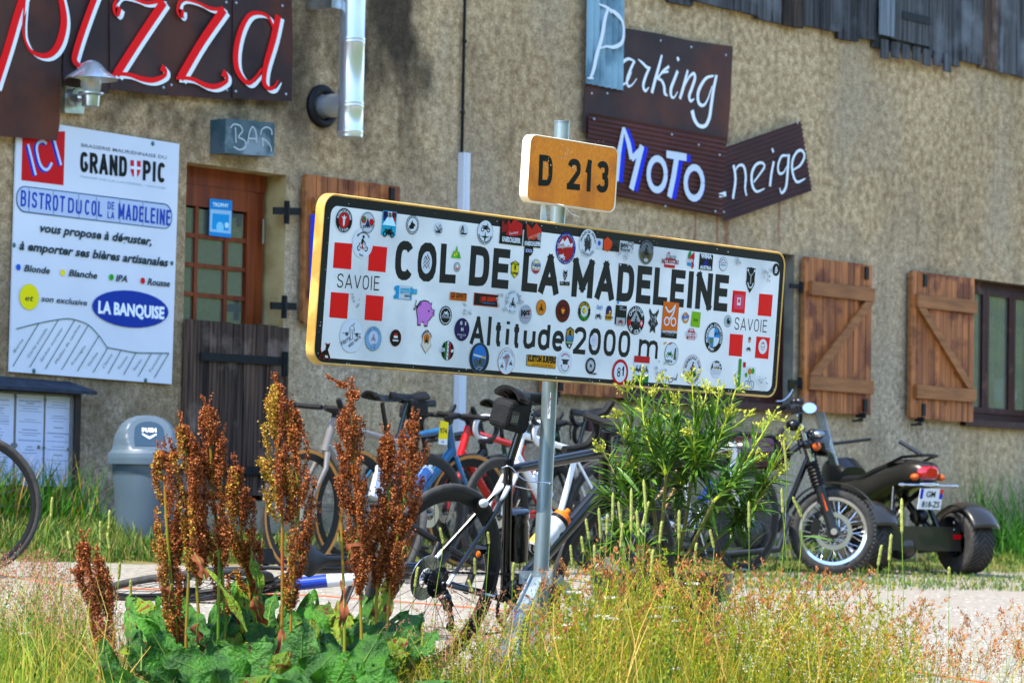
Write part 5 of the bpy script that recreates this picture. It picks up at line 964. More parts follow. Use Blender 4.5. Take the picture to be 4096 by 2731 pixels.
for i in range(12): a=i*.5236; ln(q,r,[(.12*math.cos(a),.12*math.sin(a)),(.65*math.cos(a),.65*math.sin(a))],.035,K_)
dot(q,r,0,0,.15,K_); pl(q,r,[(-.2,-.98),(1.0,-.85),(1.35,-.95),(.8,-1.05)],K_); done('spoked wheel sticker')
q,r=disc(1187,1312,245,'#cdd2d7',Z6,'#b5212a',.03); dot(q,r,0,.02,.62,'#c5cbd0'); rider(q,r,0,.05,.4,'#6a1a1c'); pl(q,r,[(-.55,-.15),(.55,-.15),(.35,-.5),(-.35,-.5)],'#1e5a3a'); B.arc('MOTORCYCLE CLUB',q,r*.8,-78,78,r*.19,K_,bold=.02); B.arc('HUNGARY-DABAS',q,r*.8,250,110,r*.19,K_,bold=.02,inside=True); done('white hungarian motorcycle club sticker')
q,r=B.circ(1387,1310,150,'#c9ced4',zf=Z6); B.raw([q+np.array([math.cos(R(i*10)),math.sin(R(i*10))-.05])*r for i in range(19)],[tuple(range(19))],K_); pl(q,r,[(-.98,-.05),(-.5,.25),(-.3,0),(0,.3),(.3,.0),(.55,.2),(.98,-.05),(.6,-.6),(-.6,-.6)],'#b9bfc6'); dot(q,r,.0,.12,.15,'#d3b013'); B.text('BMC',Z6(1357,1288),Z6(1425,1294),38*.478,W_,bold=.05); done('black half moon BMC sticker')
a,hw,hh=quad(Z6,1568,1282,1712,1458,'#c9cfd0'); q,r=a,hw; pl(q,r,[(-1,-1.15),(-.7,-1.15),(-.7,1.15),(-1,1.15)],'#3f8f2a'); pl(q,r,[(-.5,.6),(-.2,.6),(-.2,.95),(-.5,.95)],'#b5141e')
for x in (.1,.6): B.ring(q+np.array([x,-.55])*r,.26*r,.3*r,'#3c4a44',16)
dot(q,r,.3,.35,.22,'#b5803a'); dot(q,r,.65,.4,.2,'#4a9a2c'); dot(q,r,-.1,.1,.16,'#4a9a2c'); ln(q,r,[(.1,-.55),(.35,.1),(.6,-.55)],.04,'#5f6a66'); done('green edged sticker with a bicycle of vegetables')
q=B.uv(*Z6(1660,1100)); r=B.mscale(*Z6(1660,1100),130*.478)/2; dot(q,r,.1,.55,.28,'#b57a5a',.36); dot(q,r,.1,.78,.27,'#4a3a30',.14); ln(q,r,[(-.05,.42),(.25,.42)],.07,W_); moto(q,r,0,-.55,.5,K_); done('cartoon man on scooter sticker')
q,r=disc(1775,1120,125,'#cfd2d4',Z6); B.ribbon(U(q,r,[(-.4,.3),(-.35,-.2),(0,-.45),(.35,-.2),(.4,.3)]),.07*r,'#b5303a',sm=3); pl(q,r,[(-.4,.35),(0,.65),(.4,.35)],'#b5303a'); ln(q,r,[(-.25,-.05),(.25,-.05)],.08,'#6a4a44'); done('round white moustache face sticker')
q=B.uv(*Z6(160,1048)); r=B.mscale(*Z6(160,1048),190*.478)/2; pl(q,r,[(-.5,.75),(0,.98),(.5,.75),(.58,.1),(.45,-.5),(.15,-.95),(-.2,-.85),(-.5,-.5),(-.58,.1)],'#232a1c'); pl(q,r*.9,[(-.5,.7),(0,.95),(.5,.7),(.55,.1),(-.55,.1)],'#b08a2a'); pl(q,r*.9,[(-.55,.1),(-.3,.35),(-.1,.1),(.2,.4),(.55,.1),(.4,-.3),(-.4,-.3)],'#4c7fa3'); pl(q,r,[(-.14,.2),(.14,.2),(.14,.7),(-.14,.7)],'#2a3a20'); pl(q,r,[(-.5,-.3),(.5,-.3),(.4,-.5),(-.4,-.5)],'#8ea07a'); dot(q,r,0,-.68,.12,W_); done('dark beer glass over mountains sticker')
q,r=disc(360,1070,98,'#c0c5d0',Z6,'#a59ab0',.04); B.ribbon(U(q,r,[(-.3,0),(-.25,.3),(0,.1),(.25,.3),(.3,0),(0,-.3),(-.3,0)]),.06*r,'#9a7fa8',sm=3); done('pale lilac heart sticker in the zero')
B.stroke([(985,1378),(992,1425)],6,K_,zf=Z6); B.stroke([(985,1380),(1020,1385),(1018,1410),(990,1420)],6,K_,zf=Z6); B.stroke([(1030,1375),(1035,1400),(1045,1385),(1050,1400),(1062,1345)],6,K_,zf=Z6); B.build('ink_initials',bp,label='black ink initials D.W.')
B.reset(.0014)
for (x,y,z,w) in ((470,950,Z5,60),(1400,1020,Z5,60),(1690,960,Z5,70),(1835,930,Z5,40),(915,1300,Z6,60),(1800,540,Z6,60),(1550,420,Z6,40),(600,380,Z6,60),(1760,1410,Z6,50)):
    rs=random.Random(x)
    for i in range(9):
        xx=x+rs.uniform(-w,w)*.7; yy=y+rs.uniform(-w,w); s_=rs.uniform(4,15); B.poly([z(xx+s_*rs.uniform(.4,1.3)*math.cos(a),yy+s_*rs.uniform(.4,1.5)*math.sin(a)) for a in (0,1,2,3,4,5)],'#a9aeb0')
B.build('glue_residue',bp)['kind']='stuff'
# ---- yellow road number plate
c1=at(*o(1310,400),PY-.06-.0); D=Flat(c1,(1,0,0),(0,-math.sin(R(3.4)),math.cos(R(3.4))),.0)
K=[D.uv(*ZD(p[0],p[1])) for p in ((133,192),(120,712),(830,275),(817,785))]
du0=(K[0][0]+K[1][0])/2;du1=(K[2][0]+K[3][0])/2;dv1=(K[0][1]+K[2][1])/2;dv0=(K[1][1]+K[3][1])/2
pp=board(sg,D,du0,dv0,du1,dv1,.028,.004,.03,m_frame2,'number_plate'); sub(pp)
m_or=mat('amber_film','#d48400','#df9008',scale=90,rough=.5,c3='#c67800',s3=7)
D.reset(.0006); D.raw(rr(du0+.001,dv0+.001,du1-.001,dv1-.001,.027),[tuple(range(36))],m_or); D.build('face',pp)
D.reset(.0012); word(D,'D',(203,583),(312,592),248,K_,wt=.2,zf=ZD,sep=True,parent=pp,name='digit'); word(D,'2',(430,612),(534,622),248,K_,wt=.2,zf=ZD,sep=True,parent=pp,name='digit'); word(D,'1',(572,628),(628,633),252,K_,wt=.2,zf=ZD,sep=True,parent=pp,name='digit'); word(D,'3',(660,634),(758,645),252,K_,wt=.2,zf=ZD,sep=True,parent=pp,name='digit')
D.reset(.0019); rs=random.Random(4)
for i in range(70):
    x,y=rs.choice([(rs.uniform(140,820),rs.uniform(200,760)),(rs.gauss(400,25),rs.gauss(340,30)),(rs.gauss(480,15),rs.gauss(440,12)),(rs.gauss(265,10),rs.gauss(440,25)),(rs.uniform(360,830),rs.uniform(215,290))]); s_=rs.uniform(1.2,5); D.poly([ZD(x+s_*rs.uniform(.4,1.2)*math.cos(a),y+s_*rs.uniform(.6,2.4)*math.sin(a)) for a in (0,1,2,3,4,5)],rs.choice(['#d8b878','#b9b8ac','#e0c690']))
D.build('chips',pp)['kind']='stuff'
# ---- sticker on the post
stp=Flat(at(*ZC(1470,260),PY-.03),(1,0,0),(0,0,1),.0)
V=[];F_=[];MI=[]
pa=[(1410,240),(1425,290),(1405,345),(1450,368),(1512,365),(1515,150),(1500,160),(1490,230),(1465,290),(1440,285)]
n=len(pa); pw=[at(*ZC(*p),PY-.031) for p in pa]
ctr=bot+d*np.dot(pw[0]-bot,d)
def onpost(P,e): # push a point radially out to the tube's surface
    c=bot+d*np.dot(P-bot,d); r_=P-c; return c+r_/np.linalg.norm(r_)*(.0262+e)
def curved(pts,e,c,nm):
    mb=MB(); 
    ps=[onpost(at(*ZC(*p),PY-.031),e) for p in pts]; mb.add(ps,[tuple(range(len(ps)))]); return mb
mb=MB(); 
for i,(x0,x1,y0,y1) in enumerate(((1412,1440,240,365),(1440,1468,285,368),(1468,1492,225,368),(1492,1512,150,366))):
    mb.add([onpost(at(*ZC(*p),PY-.031),.0008) for p in ((x0,y0),(x1,y0+ (20 if i<3 else -8)),(x1,y1),(x0,y1-4))],[(0,1,2,3)],0)
for i,(x,y,r_) in enumerate(((1438,262,10),(1470,300,13),(1488,250,9),(1500,200,8),(1445,318,11))):
    mb.add([onpost(at(*ZC(x+r_*math.cos(a),y+r_*1.4*math.sin(a)),PY-.031),.0014) for a in (0,1,2,3,4,5)],[(5,4,3,2,1,0)],1+(i==3))
mb.build('post_sticker',[paint('#c3c7c9'),paint('#161414'),paint('#a31c1c')],sg,label='small figure sticker on the post')
# ---- stand: collar, three flat braces and base bars
cz=at(*o(1240,1330),PY); h0=bot+d*np.dot(cz-bot,d)
mb=MB(); mb.tube([h0-d*.012,h0+d*.012],.033,28)
for a in (20,140,250):
    e=np.array([math.cos(R(a)),math.sin(R(a)),0]); mb.beam(h0+e*.02,h0+e*.075,.006,.045)
    mb.cyl(h0+e*.055-np.cross(e,(0,0,1))*.01,h0+e*.055+np.cross(e,(0,0,1))*.01,.007,seg=6)
mb.build('collar',m_gbar,sg)
feet=[]
for j,(px,py,YY) in enumerate(((1112,1562,PY-.33),(1445,1500,PY+.02),(1195,1540,PY+.22))):
    P=at(*o(px,py),YY); P[2]=ground(P[0],P[1])+.03; e=P-h0; e2=np.array([e[0],e[1],0]); e2/=np.linalg.norm(e2)
    mb=MB(); mb.beam(h0+e2*.06,P,.005,.04,up=np.cross(e2,(0,0,1))) ; mb.beam(h0+e2*.06+np.array([0,0,-.002])+np.cross(e2,(0,0,1))*.02,P+np.cross(e2,(0,0,1))*.02,.005,.035,up=(0,0,1)); mb.build('brace',m_gbar,sg,smooth=False)
    mb=MB(); Q=P+e2*.06; Bm=np.array([bot[0],bot[1],ground(bot[0],bot[1])+.03]); Q[2]=ground(Q[0],Q[1])+.03; mb.beam(Bm+e2*.03,Q,.05,.045); mb.build('base_bar',m_gbar,sg,smooth=False)
# ================================================================== bikes
m_tyre=mat('tyre_rubber','#3c3b3a','#4b4946',scale=30,rough=.75,bump=.2,bs=120)
m_tan=mat('tan_sidewall','#b98a4e',rough=.7)
m_carb=mat('carbon_black','#0d0f12','#14171b',scale=4,rough=.25,coat=.6)
m_matb=mat('matt_black','#17181a',rough=.55)
m_alu=mat('polished_alloy','#b9bcc0',rough=.25,metal=1)
m_dalu=mat('dark_alloy','#4a4c50',rough=.35,metal=.9)
m_spoke=mat('spoke_steel','#3c3e42',rough=.35,metal=.8)
m_tape=mat('bar_tape','#141416','#202023',scale=60,rough=.7,bump=.3,bs=200)
def mpaint(c,rough=.3): return mat('gloss_'+c.lstrip('#'),c,rough=rough,coat=.5)
def xfm(mb,M_):
    mb.v=[tuple(M_@Vector(p)) for p in mb.v]; return mb
RW=.336
def wheel(parent,cx,M_,tan=False,rimdeep=.035,cass=False,rot=True,spokes=20,lab=None,rimc=None,wr=RW,tr=.0145):
    c=(cx,0,wr)
    r=MB(); ro=wr-tr*1.7; r.lathe([(ro,-.010),(ro-.004,-.011),(ro-rimdeep,-.006),(ro-rimdeep-.004,0),(ro-rimdeep,.006),(ro-.004,.011),(ro,.010),(ro,-.010)],c,'y',56)
    r=xfm(r,M_).build('wheel',rimc or m_matb,parent,label=lab)
    t=MB(); t.torus(c,wr-tr,tr,'y',56,10); xfm(t,M_).build('tyre',m_tyre,r)
    if tan:
        for s in (-1,1):
            t=MB(); q=wr-tr; t.lathe([(q-.013,s*tr*.82),(q+.003,s*tr*1.06),(q+.006,s*tr*.98)],c,'y',56); xfm(t,M_).build('sidewall',m_tan,r)
    t=MB()
    for i in range(spokes):
        a=2*math.pi*i/spokes; s=1 if i%2 else -1; b=a+(.5 if (i//2)%2 else -.5)*.9
        t.tube([(c[0]+.02*math.cos(b),s*.022,c[2]+.02*math.sin(b)),(c[0]+(ro-rimdeep)*math.cos(a),0,c[2]+(ro-rimdeep)*math.sin(a))],.0011,4,caps=False)
    xfm(t,M_).build('spokes',m_spoke,r)
    t=MB(); t.lathe([(0,-.05),(.012,-.05),(.014,-.03),(.022,-.026),(.022,-.02),(.012,-.015),(.012,.015),(.022,.02),(.022,.026),(.014,.03),(.012,.05),(0,.05)],c,'y',18); xfm(t,M_).build('hub',m_dalu,r)
    if rot:
        t=MB(); t.lathe([(.035,.034),(.078,.034),(.078,.0365),(.035,.0365),(.035,.034)],c,'y',32)
        for i in range(6):
            a=i*math.pi/3; t.beam((c[0]+.015*math.cos(a),.0352,c[2]+.015*math.sin(a)),(c[0]+.04*math.cos(a+.3),.0352,c[2]+.04*math.sin(a+.3)),.002,.006,up=(0,1,0))
        xfm(t,M_).build('brake_disc',m_alu,r)
    if cass:
        t=MB()
        for i,rr_ in enumerate((.024,.029,.033,.038,.044,.05,.056)):
            y=-.04+.0035*i; n=26; P=[]
            for j in range(n*2):
                a=math.pi*j/n; q=rr_*(1.0 if j%2 else .93); P.append((c[0]+q*math.cos(a),y,c[2]+q*math.sin(a)))
            t.prism(P,(0,.0018,0))
        xfm(t,M_).build('cassette',m_dalu,r)
    return r
def bike(name,label,mat4,frame,accent=None,tan=(0,0),bag=False,tape=None,steer=0,bottle=None,sad=m_matb,group='road bikes parked by the inn',stay=None,deep=.035,bottle2=None,detail=False,seat=0,rimc=None,disc=True,sadx=0):
    e=thing(name,label,'bicycle',mat4=mat4,group=group); I=Matrix.Identity(4); tape=tape or m_tape
    ra=(0,0,RW);fa=(1.0,0,RW);bb=(.41,0,.27);st=(.262,0,.745);hb=(.845,0,.655);ht=(.787,0,.835)
    f=MB(); f.tube([bb,st],[.019,.0165],14); f.build('frame',frame,e)
    fr=MB(); fr.tube([(st[0]+.004,0,st[2]-.02),(ht[0],0,ht[2]-.03)],[.0165,.021],14); fr.build('top_tube',frame,e)
    fr=MB(); fr.tube([bb,(hb[0]-.005,0,hb[2]+.035)],[.025,.027],14); dt=fr.build('down_tube',frame if not accent else frame,e)
    fr=MB(); fr.tube([hb,ht],[.026,.022],16); fr.build('head_tube',frame,e)
    for s in (-1,1):
        fr=MB(); fr.tube([(bb[0]-.02,s*.02,bb[2]),(bb[0]-.12,s*.033,bb[2]+.02),(ra[0]+.01,s*.06,ra[2])],[.012,.010,.008],8); fr.build('chainstay',frame,e)
        fr=MB(); fr.tube([(st[0]+.012,s*.012,st[2]-.075),(st[0]-.05,s*.03,st[2]-.16),(ra[0]+.0,s*.06,ra[2]+.005)],[.009,.0085,.007],8); fr.build('seatstay',stay or frame,e)
    wheel(e,0,I,tan=tan[0],cass=True,rimdeep=deep,rimc=rimc,rot=disc)
    # steering assembly turns about the head axis
    ax=Vector(ht)-Vector(hb); SM=Matrix.Translation(hb)@Matrix.Rotation(steer,4,ax.normalized())@Matrix.Translation(-Vector(hb))
    for s in (-1,1):
        fr=MB(); fr.tube([(hb[0]+.004,s*.02,hb[2]-.005),(hb[0]+.035,s*.042,hb[2]-.09),(fa[0]-.03,s*.048,fa[2]+.10),(fa[0],s*.05,fa[2])],[.016,.014,.010,.008],10); xfm(fr,SM).build('fork_blade',frame,e)
    wheel(e,1.0,SM,tan=tan[1],rimdeep=deep,rimc=rimc,rot=disc)
    fr=MB(); fr.tube([ht,(ht[0]-.013,0,ht[2]+.045)],.018,12); fr.tube([(ht[0]-.012,0,ht[2]+.035),(ht[0]+.085,0,ht[2]+.055)],[.017,.016],10); xfm(fr,SM).build('stem',m_matb,e)
    b0=(ht[0]+.09,0,ht[2]+.055); bx,bz=b0[0],b0[2]
    fr=MB(); pth=[]
    for s in (-1,1):
        half=[(bx,s*.02,bz),(bx,s*.12,bz),(bx+.005,s*.19,bz),(bx+.04,s*.205,bz),(bx+.085,s*.21,bz-.02),(bx+.10,s*.21,bz-.065),(bx+.075,s*.215,bz-.11),(bx+.02,s*.22,bz-.13),(bx-.04,s*.22,bz-.135)]
        fr.tube(smooth_pts(half,3),.0145,8)
    xfm(fr,SM).build('handlebar',tape,e)
    for s in (-1,1):
        fr=MB(); fr.tube([(bx+.07,s*.21,bz-.01),(bx+.12,s*.21,bz+.01),(bx+.145,s*.21,bz+.045),(bx+.155,s*.21,bz+.055)],[.016,.017,.016,.009],8); fr.tube([(bx+.13,s*.212,bz+.01),(bx+.145,s*.214,bz-.04),(bx+.125,s*.216,bz-.10)],[.007,.006,.005],6); xfm(fr,SM).build('brake_lever',m_matb,e)
    # seatpost + saddle
    fr=MB(); sx,sz=st[0]-.075+sadx,.945+seat; fr.tube([(st[0]+.002,0,st[2]-.01),(sx+.015,0,sz-.02)],.0145,12); fr.build('seatpost',m_carb,e)
    fr=MB(); fr.tube([(st[0]+.001,0,st[2]-.004),(st[0]-.006,0,st[2]+.02)],.0195,12); fr.build('seat_clamp',m_matb,e)
    V=[];F_=[]; n=14; mcol=9
    for i in range(n+1):
        t=i/n; x=sx-.11+.27*t; w=.070*(1-min(1,(t/.42))**1.6*.74) if t<.42 else .070*.26+(.0)*t; w=w if t>.02 else w*.85; w=w*(1-.25*max(0,(t-.85)/.15))
        zt_=sz+.035+ .012*(1-t*3 if t<.33 else 0) - .004*math.sin(t*3)
        for j in range(mcol):
            a=-1+2*j/(mcol-1); V.append((x,a*w,zt_-.030*abs(a)**2.6-.004*(1-abs(a))*(.2<t<.8)))
    for i in range(n):
        for j in range(mcol-1): F_.append((i*mcol+j,(i+1)*mcol+j,(i+1)*mcol+j+1,i*mcol+j+1))
    mb=MB(); mb.add(V,F_); mb.add([(p[0],p[1]*.9,p[2]-.012) for p in V],[tuple(reversed(f)) for f in F_])
    per=[j for j in range(mcol)]+[i*mcol+mcol-1 for i in range(1,n+1)]+[n*mcol+j for j in range(mcol-2,-1,-1)]+[i*mcol for i in range(n-1,0,-1)]; k0=len(V)
    mb.f+= [(per[i],per[(i+1)%len(per)],per[(i+1)%len(per)]+k0,per[i]+k0) for i in range(len(per))]; mb.m+=[0]*len(per)
    mb.build('saddle',sad,e,ang=60)
    fr=MB()
    for s in (-1,1): fr.tube([(sx-.09,s*.028,sz+.018),(sx-.04,s*.022,sz-.006),(sx+.06,s*.022,sz-.006),(sx+.13,s*.01,sz+.018)],.0035,6)
    fr.build('saddle_rails',m_dalu,e)
    if bag:
        bm=bag if not isinstance(bag,bool) else mat('bag_fabric','#18181b','#222226',scale=40,rough=.75,bump=.3,bs=150)
        fr=MB(); fr.hexa([(sx-.13,-.045,sz-.085),(sx+.0,-.035,sz-.10),(sx+.0,.035,sz-.10),(sx-.13,.045,sz-.085)],[(sx-.12,-.045,sz+.0),(sx+.02,-.035,sz+.005),(sx+.02,.035,sz+.005),(sx-.12,.045,sz+.0)])
        ob=fr.build('saddle_bag',bm,e,smooth=False); bs_=1.08 if detail else 1
        for v9 in ob.data.vertices: v9.co.x=sx-.05+(v9.co.x-(sx-.05))*bs_; v9.co.z=sz-.0+(v9.co.z-sz)*(1.15 if detail else 1)
        bv=ob.modifiers.new('round','BEVEL'); bv.width=.02; bv.segments=3
        if detail:
            F=Flat((0,0,0),(1,0,0),(0,0,1),0); 
            mb=MB(); yy=-.0475
            for p in ([(-.128,-.072),(-.082,-.078),(-.082,-.035),(-.125,-.028)],): mb.add([(sx+x,yy-.002,sz+z) for x,z in p],[(0,1,2,3)])
            mb.build('logo_patch',mat('patch_grey','#3f3d38',rough=.5),e)
            mb=MB()
            for i in range(4): x=-.12+i*.009; mb.add([(sx+x,yy-.003,sz-.068),(sx+x+.004,yy-.003,sz-.069),(sx+x+.005,yy-.003,sz-.045),(sx+x+.001,yy-.003,sz-.043)],[(0,1,2,3)])
            mb.build('logo_bars',paint('#8d8a80'),e)
            v_,f_,w_=textmesh('XLAB',.03); mb=MB(); mb.add([(sx-.012+q[1]*.016,yy+.0085,sz-.07+q[0]*.018) for q in v_],f_); mb.build('bag_lettering',paint('#b9babb'),e,smooth=False)
    # drivetrain on the right side (-y)
    y=-.045; n=44; P=[]
    for j in range(n*2): a=math.pi*j/n; q=.101*(1 if j%2 else .965); P.append((bb[0]+q*math.cos(a),y,bb[2]+q*math.sin(a)))
    Pi=[(bb[0]+.083*math.cos(math.pi*j/n),y,bb[2]+.083*math.sin(math.pi*j/n)) for j in range(n*2)]; m2=n*2
    fr=MB(); fr.add(P+Pi+[(p[0],p[1]+.003,p[2]) for p in P]+[(p[0],p[1]+.003,p[2]) for p in Pi],[(i,(i+1)%m2,m2+(i+1)%m2,m2+i) for i in range(m2)]+[(2*m2+i,3*m2+i,3*m2+(i+1)%m2,2*m2+(i+1)%m2) for i in range(m2)])
    for i in range(5): a=i*1.2566+.3; fr.beam((bb[0],y,bb[2]),(bb[0]+.086*math.cos(a),y,bb[2]+.086*math.sin(a)),.004,.016,up=(0,1,0))
    fr.build('chainring',m_dalu,e)
    fr=MB(); ca=R(-62); cx,cz=.17*math.cos(ca),.17*math.sin(ca)
    fr.tube([(bb[0],y-.012,bb[2]),(bb[0]+cx,y-.022,bb[2]+cz)],[.016,.011],8,flat=1); fr.build('crank_arm',m_carb,e)
    fr=MB(); fr.tube([(bb[0],.055,bb[2]),(bb[0]-cx,.065,bb[2]-cz)],[.016,.011],8); fr.build('crank_arm',m_carb,e)
    for s,yy in ((1,y-.03),(-1,.07)):
        fr=MB(); x_,z_=bb[0]+s*cx,bb[2]+s*cz; sg_=-1 if s==1 else 1; fr.hexa([(x_-.045,yy,z_-.01),(x_+.045,yy,z_-.01),(x_+.03,yy+sg_*.06,z_-.01),(x_-.03,yy+sg_*.06,z_-.01)],[(x_-.04,yy,z_+.008),(x_+.045,yy,z_+.008),(x_+.03,yy+sg_*.06,z_+.008),(x_-.03,yy+sg_*.06,z_+.008)]); fr.build('pedal',m_matb,e,smooth=False)
    # chain with links
    fr=MB(); rc=.040
    def run(a,b,sag=0):
        a=np.array(a);b=np.array(b); L=np.linalg.norm(b-a); n=int(L/.0127)
        for i in range(n):
            t=(i+.5)/n; p=a+(b-a)*t; p[2]-=sag*4*t*(1-t); d_=(b-a)/L; w=.0042 if i%2 else .0032; fr.beam(p-d_*.0056,p+d_*.0056,w*1.4,w*1.9)
    run((0,y+.008,ra[2]+rc),(bb[0],y,bb[2]+.1)); 
    jx,jz=.045,ra[2]-.075; lx_,lz_=.085,ra[2]-.145
    run((lx_,y+.004,lz_-.016),(bb[0]-.01,y,bb[2]-.1),.012); run((-.035,y+.008,ra[2]-.02),(jx-.012,y+.006,jz)); fr.build('chain',m_dalu,e)['kind']='stuff'
    fr=MB(); fr.lathe([(0,y),(.018,y),(.018,y+.006),(0,y+.006)],(jx,0,jz),'y',14); fr.lathe([(0,y),(.018,y),(.018,y+.006),(0,y+.006)],(lx_,0,lz_),'y',14); fr.beam((.0,y-.008,ra[2]-.02),(jx,y-.012,jz),.014,.022); fr.beam((jx,y-.008,jz),(lx_,y-.008,lz_),.004,.022); fr.ell((.01,y-.016,ra[2]-.045),(.022,.014,.02),10,8); fr.build('rear_derailleur',m_dalu,e)
    if bottle:
        bc,cc=bottle; p0=Vector((.50,0,.35)); p1=Vector((.845,0,.69)); d_=(p1-p0).normalized(); up_=Vector((-d_[2],0,d_[0])); o_=p0+d_*.075+up_*.062
        fr=MB(); fr.tube([o_,o_+d_*.005,o_+d_*.10,o_+d_*.115,o_+d_*.13,o_+d_*.155],[.030,.036,.036,.031,.036,.034],18); bt=fr.build('bottle',bc,e)
        fr=MB(); fr.tube([o_+d_*.155,o_+d_*.172,o_+d_*.178],[.035,.034,.026],20); fr.tube([o_+d_*.178,o_+d_*.205],[.012,.010],10); fr.build('cap',cc,bt)
        if detail:
            fr=MB(); fr.tube([o_+d_*.138,o_+d_*.153],.0367,20,caps=False); fr.build('band',paint('#20211c'),bt); fr=MB(); fr.tube([o_+d_*.005,o_+d_*.05],.0366,20,caps=False); fr.build('band',paint('#c9a45a'),bt)
        fr=MB(); fr.tube(smooth_pts([o_+up_*-.04+d_*.02,o_+d_*-.01,o_+up_*.03+d_*.01,o_+up_*.037+d_*.07],3),.004,6); fr.build('cage',m_matb,e)
    if bottle2:
        p0=Vector(bb); p1=Vector(st); d_=(p1-p0).normalized(); up_=Vector((d_[2],0,-d_[0])); o_=p0+d_*.13+up_*.058
        fr=MB(); fr.tube([o_,o_+d_*.006,o_+d_*.13,o_+d_*.15,o_+d_*.16,o_+d_*.178,o_+d_*.182],[.033,.039,.039,.035,.040,.040,.034],20); t_=fr.build('tool_bottle',bottle2,e)
        if detail:
            v_,f_,w_=textmesh('S & TUBES',.01); mb=MB(); c2_=o_+d_*.1; mb.add([tuple(c2_+d_*(-q[0]*.055/w_*1.3+.03)+up_*(q[1]*.009+.01)+Vector((0,-.0395,0))) for q in v_],f_); mb.build('bottle_lettering',paint('#8c8f92'),e,smooth=False)
    return e
def bmat(axle,Y,head,lean,wz=None,front=False):
    """rear (or front) axle seen at photo px, on plane Y"""
    P=at(axle[0],axle[1],Y); Mx=Matrix.Rotation(head,4,'Z')@Matrix.Rotation(lean,4,'X'); L=Mx@Vector((1.0 if front else 0,0,RW)); b=Vector(P)-L
    g_=ground(b[0],b[1]); print('bike base z %.3f ground %.3f  d=%.2f'%(b[2],g_,-b[1])); b[2]=g_+.002
    return Matrix.Translation(b)@Mx
m_orange=mat('orange_plastic','#d9760c',rough=.4)
m_white=mat('white_gloss','#cfd3d8',rough=.25,coat=.4)
b0m=bmat((1735,2333),-6.92,R(1.5),R(14.5))
b0=bike('road_bicycle','black road bike with a saddle bag cabled to the sign post',b0m,m_carb,stay=mat('black_white_stay','#c7cbd0','#101214',scale=5,rough=.25,coat=.5,lo=.49,hi=.51,detail=0),bag=True,bottle=(mat('bottle_clear','#c9cccd',rough=.35,c2='#b9bcbe',scale=3),m_orange),bottle2=m_carb,detail=True,deep=.034,steer=R(-3),sadx=.095,seat=.024)
def loc(p): return b0m@Vector(p)
# head unit, rear lights and decals of the near bike
mb=MB(); mb.ell((.13,-.035,.615),(.022,.012,.016),14,10); mb.build('rear_light',mat('lamp_white','#c5c9cc',rough=.15,coat=1),b0)
mb=MB(); mb.ell((.135,-.027,.61),(.027,.012,.021),14,10); mb.build('light_mount',m_matb,b0)
mb=MB(); mb.ell((.155,-.04,.44),(.008,.008,.012),8,6); mb.build('reflector',m_orange,b0)
v_,f_,w_=textmesh('CERVO',.03); d_=(Vector((.84,0,.69))-Vector((.41,0,.27))).normalized(); u_=Vector((-d_[2],0,d_[0]))
mb=MB(); mb.add([tuple(Vector((.43,-.0268,.285))+d_*(q[0]/w_*.17)+u_*((q[1]-.5)*.03)) for q in v_],f_); mb.build('frame_lettering',paint('#c9ccd0'),b0,smooth=False)
# steel cable lock round the post
lk=thing('cable_lock','thin steel cable looped round the post and the near bike','lock',tuple(at(*ZC(1250,860),-7.1)))
def curve_px(lst): return [at(*ZC(x,y),Y_) for x,y,Y_ in lst]
mb=MB(); mb.tube(smooth_pts(curve_px([(1060,775,-7.13),(1110,760,-7.15),(1150,780,-7.16),(1200,840,-7.17),(1260,880,-7.18),(1330,892,-7.19),(1400,895,-7.20),(1478,905,-7.17),(1470,925,-7.02),(1400,945,-6.99),(1310,955,-7.0),(1200,935,-7.03),(1100,918,-7.04)]),4),.0018,6); mb.build('cable',m_alu,lk)
# the row along the wall
blue=mat('blue_metallic','#1c5c82','#256f97',scale=8,rough=.25,coat=.6)
m_grey=mat('silver_grey','#6d6a68','#8a8785',scale=3,rough=.3,coat=.4); m_blk2=mpaint('#15171b')
b1=bike('road_bicycle','grey road bike with tan walled front tyre nearest the door',bmat((1700,2040),-2.0,R(180),R(-3)),m_grey,tan=(0,1),bag=True,bottle=(mat('bottle_grey','#3c4044',rough=.4),m_orange),bottle2=mat('bottle_white','#c9ccd4',rough=.35),steer=R(4),seat=.02)
b2=bike('road_bicycle','metallic blue road bike wearing a yellow number tag',bmat((1868,2040),-1.5,R(0),R(3),front=True),blue,tan=(1,1),steer=R(-6),bottle=(mat('bottle_blue','#5f86b8',rough=.35),m_white),seat=.01,deep=.05)
tg=thing('race_tag','yellow race tag numbered 974 hanging from the blue bike handlebar','tag',tuple(at(*ZB(1415,560),-1.95)))
F=Flat(at(*ZB(1415,560),-1.95),(1,0,0),(0,0,1),0); F.poly([ZB(*p) for p in ((1385,480),(1452,500),(1440,685),(1365,640))],'#d8c514'); F.poly([ZB(*p) for p in ((1368,640),(1442,640),(1440,688),(1365,680))],'#c9cdd2'); F.text('974',(1378,590),(1438,594),46,'#23252a',zf=ZB,bold=.03); F.text('62',(1392,668),(1415,670),18,'#23252a',zf=ZB,bold=.02); F.build('tag',tg)
b4=bike('road_bicycle','bright red road bike leaning between the blue and the white bikes',bmat((2185,2050),-1.25,R(180),R(-3)),mpaint('#c01a18'),steer=R(3),bottle=(mat('bottle_dark','#26282b',rough=.4),mpaint('#a32020')),seat=-.02)
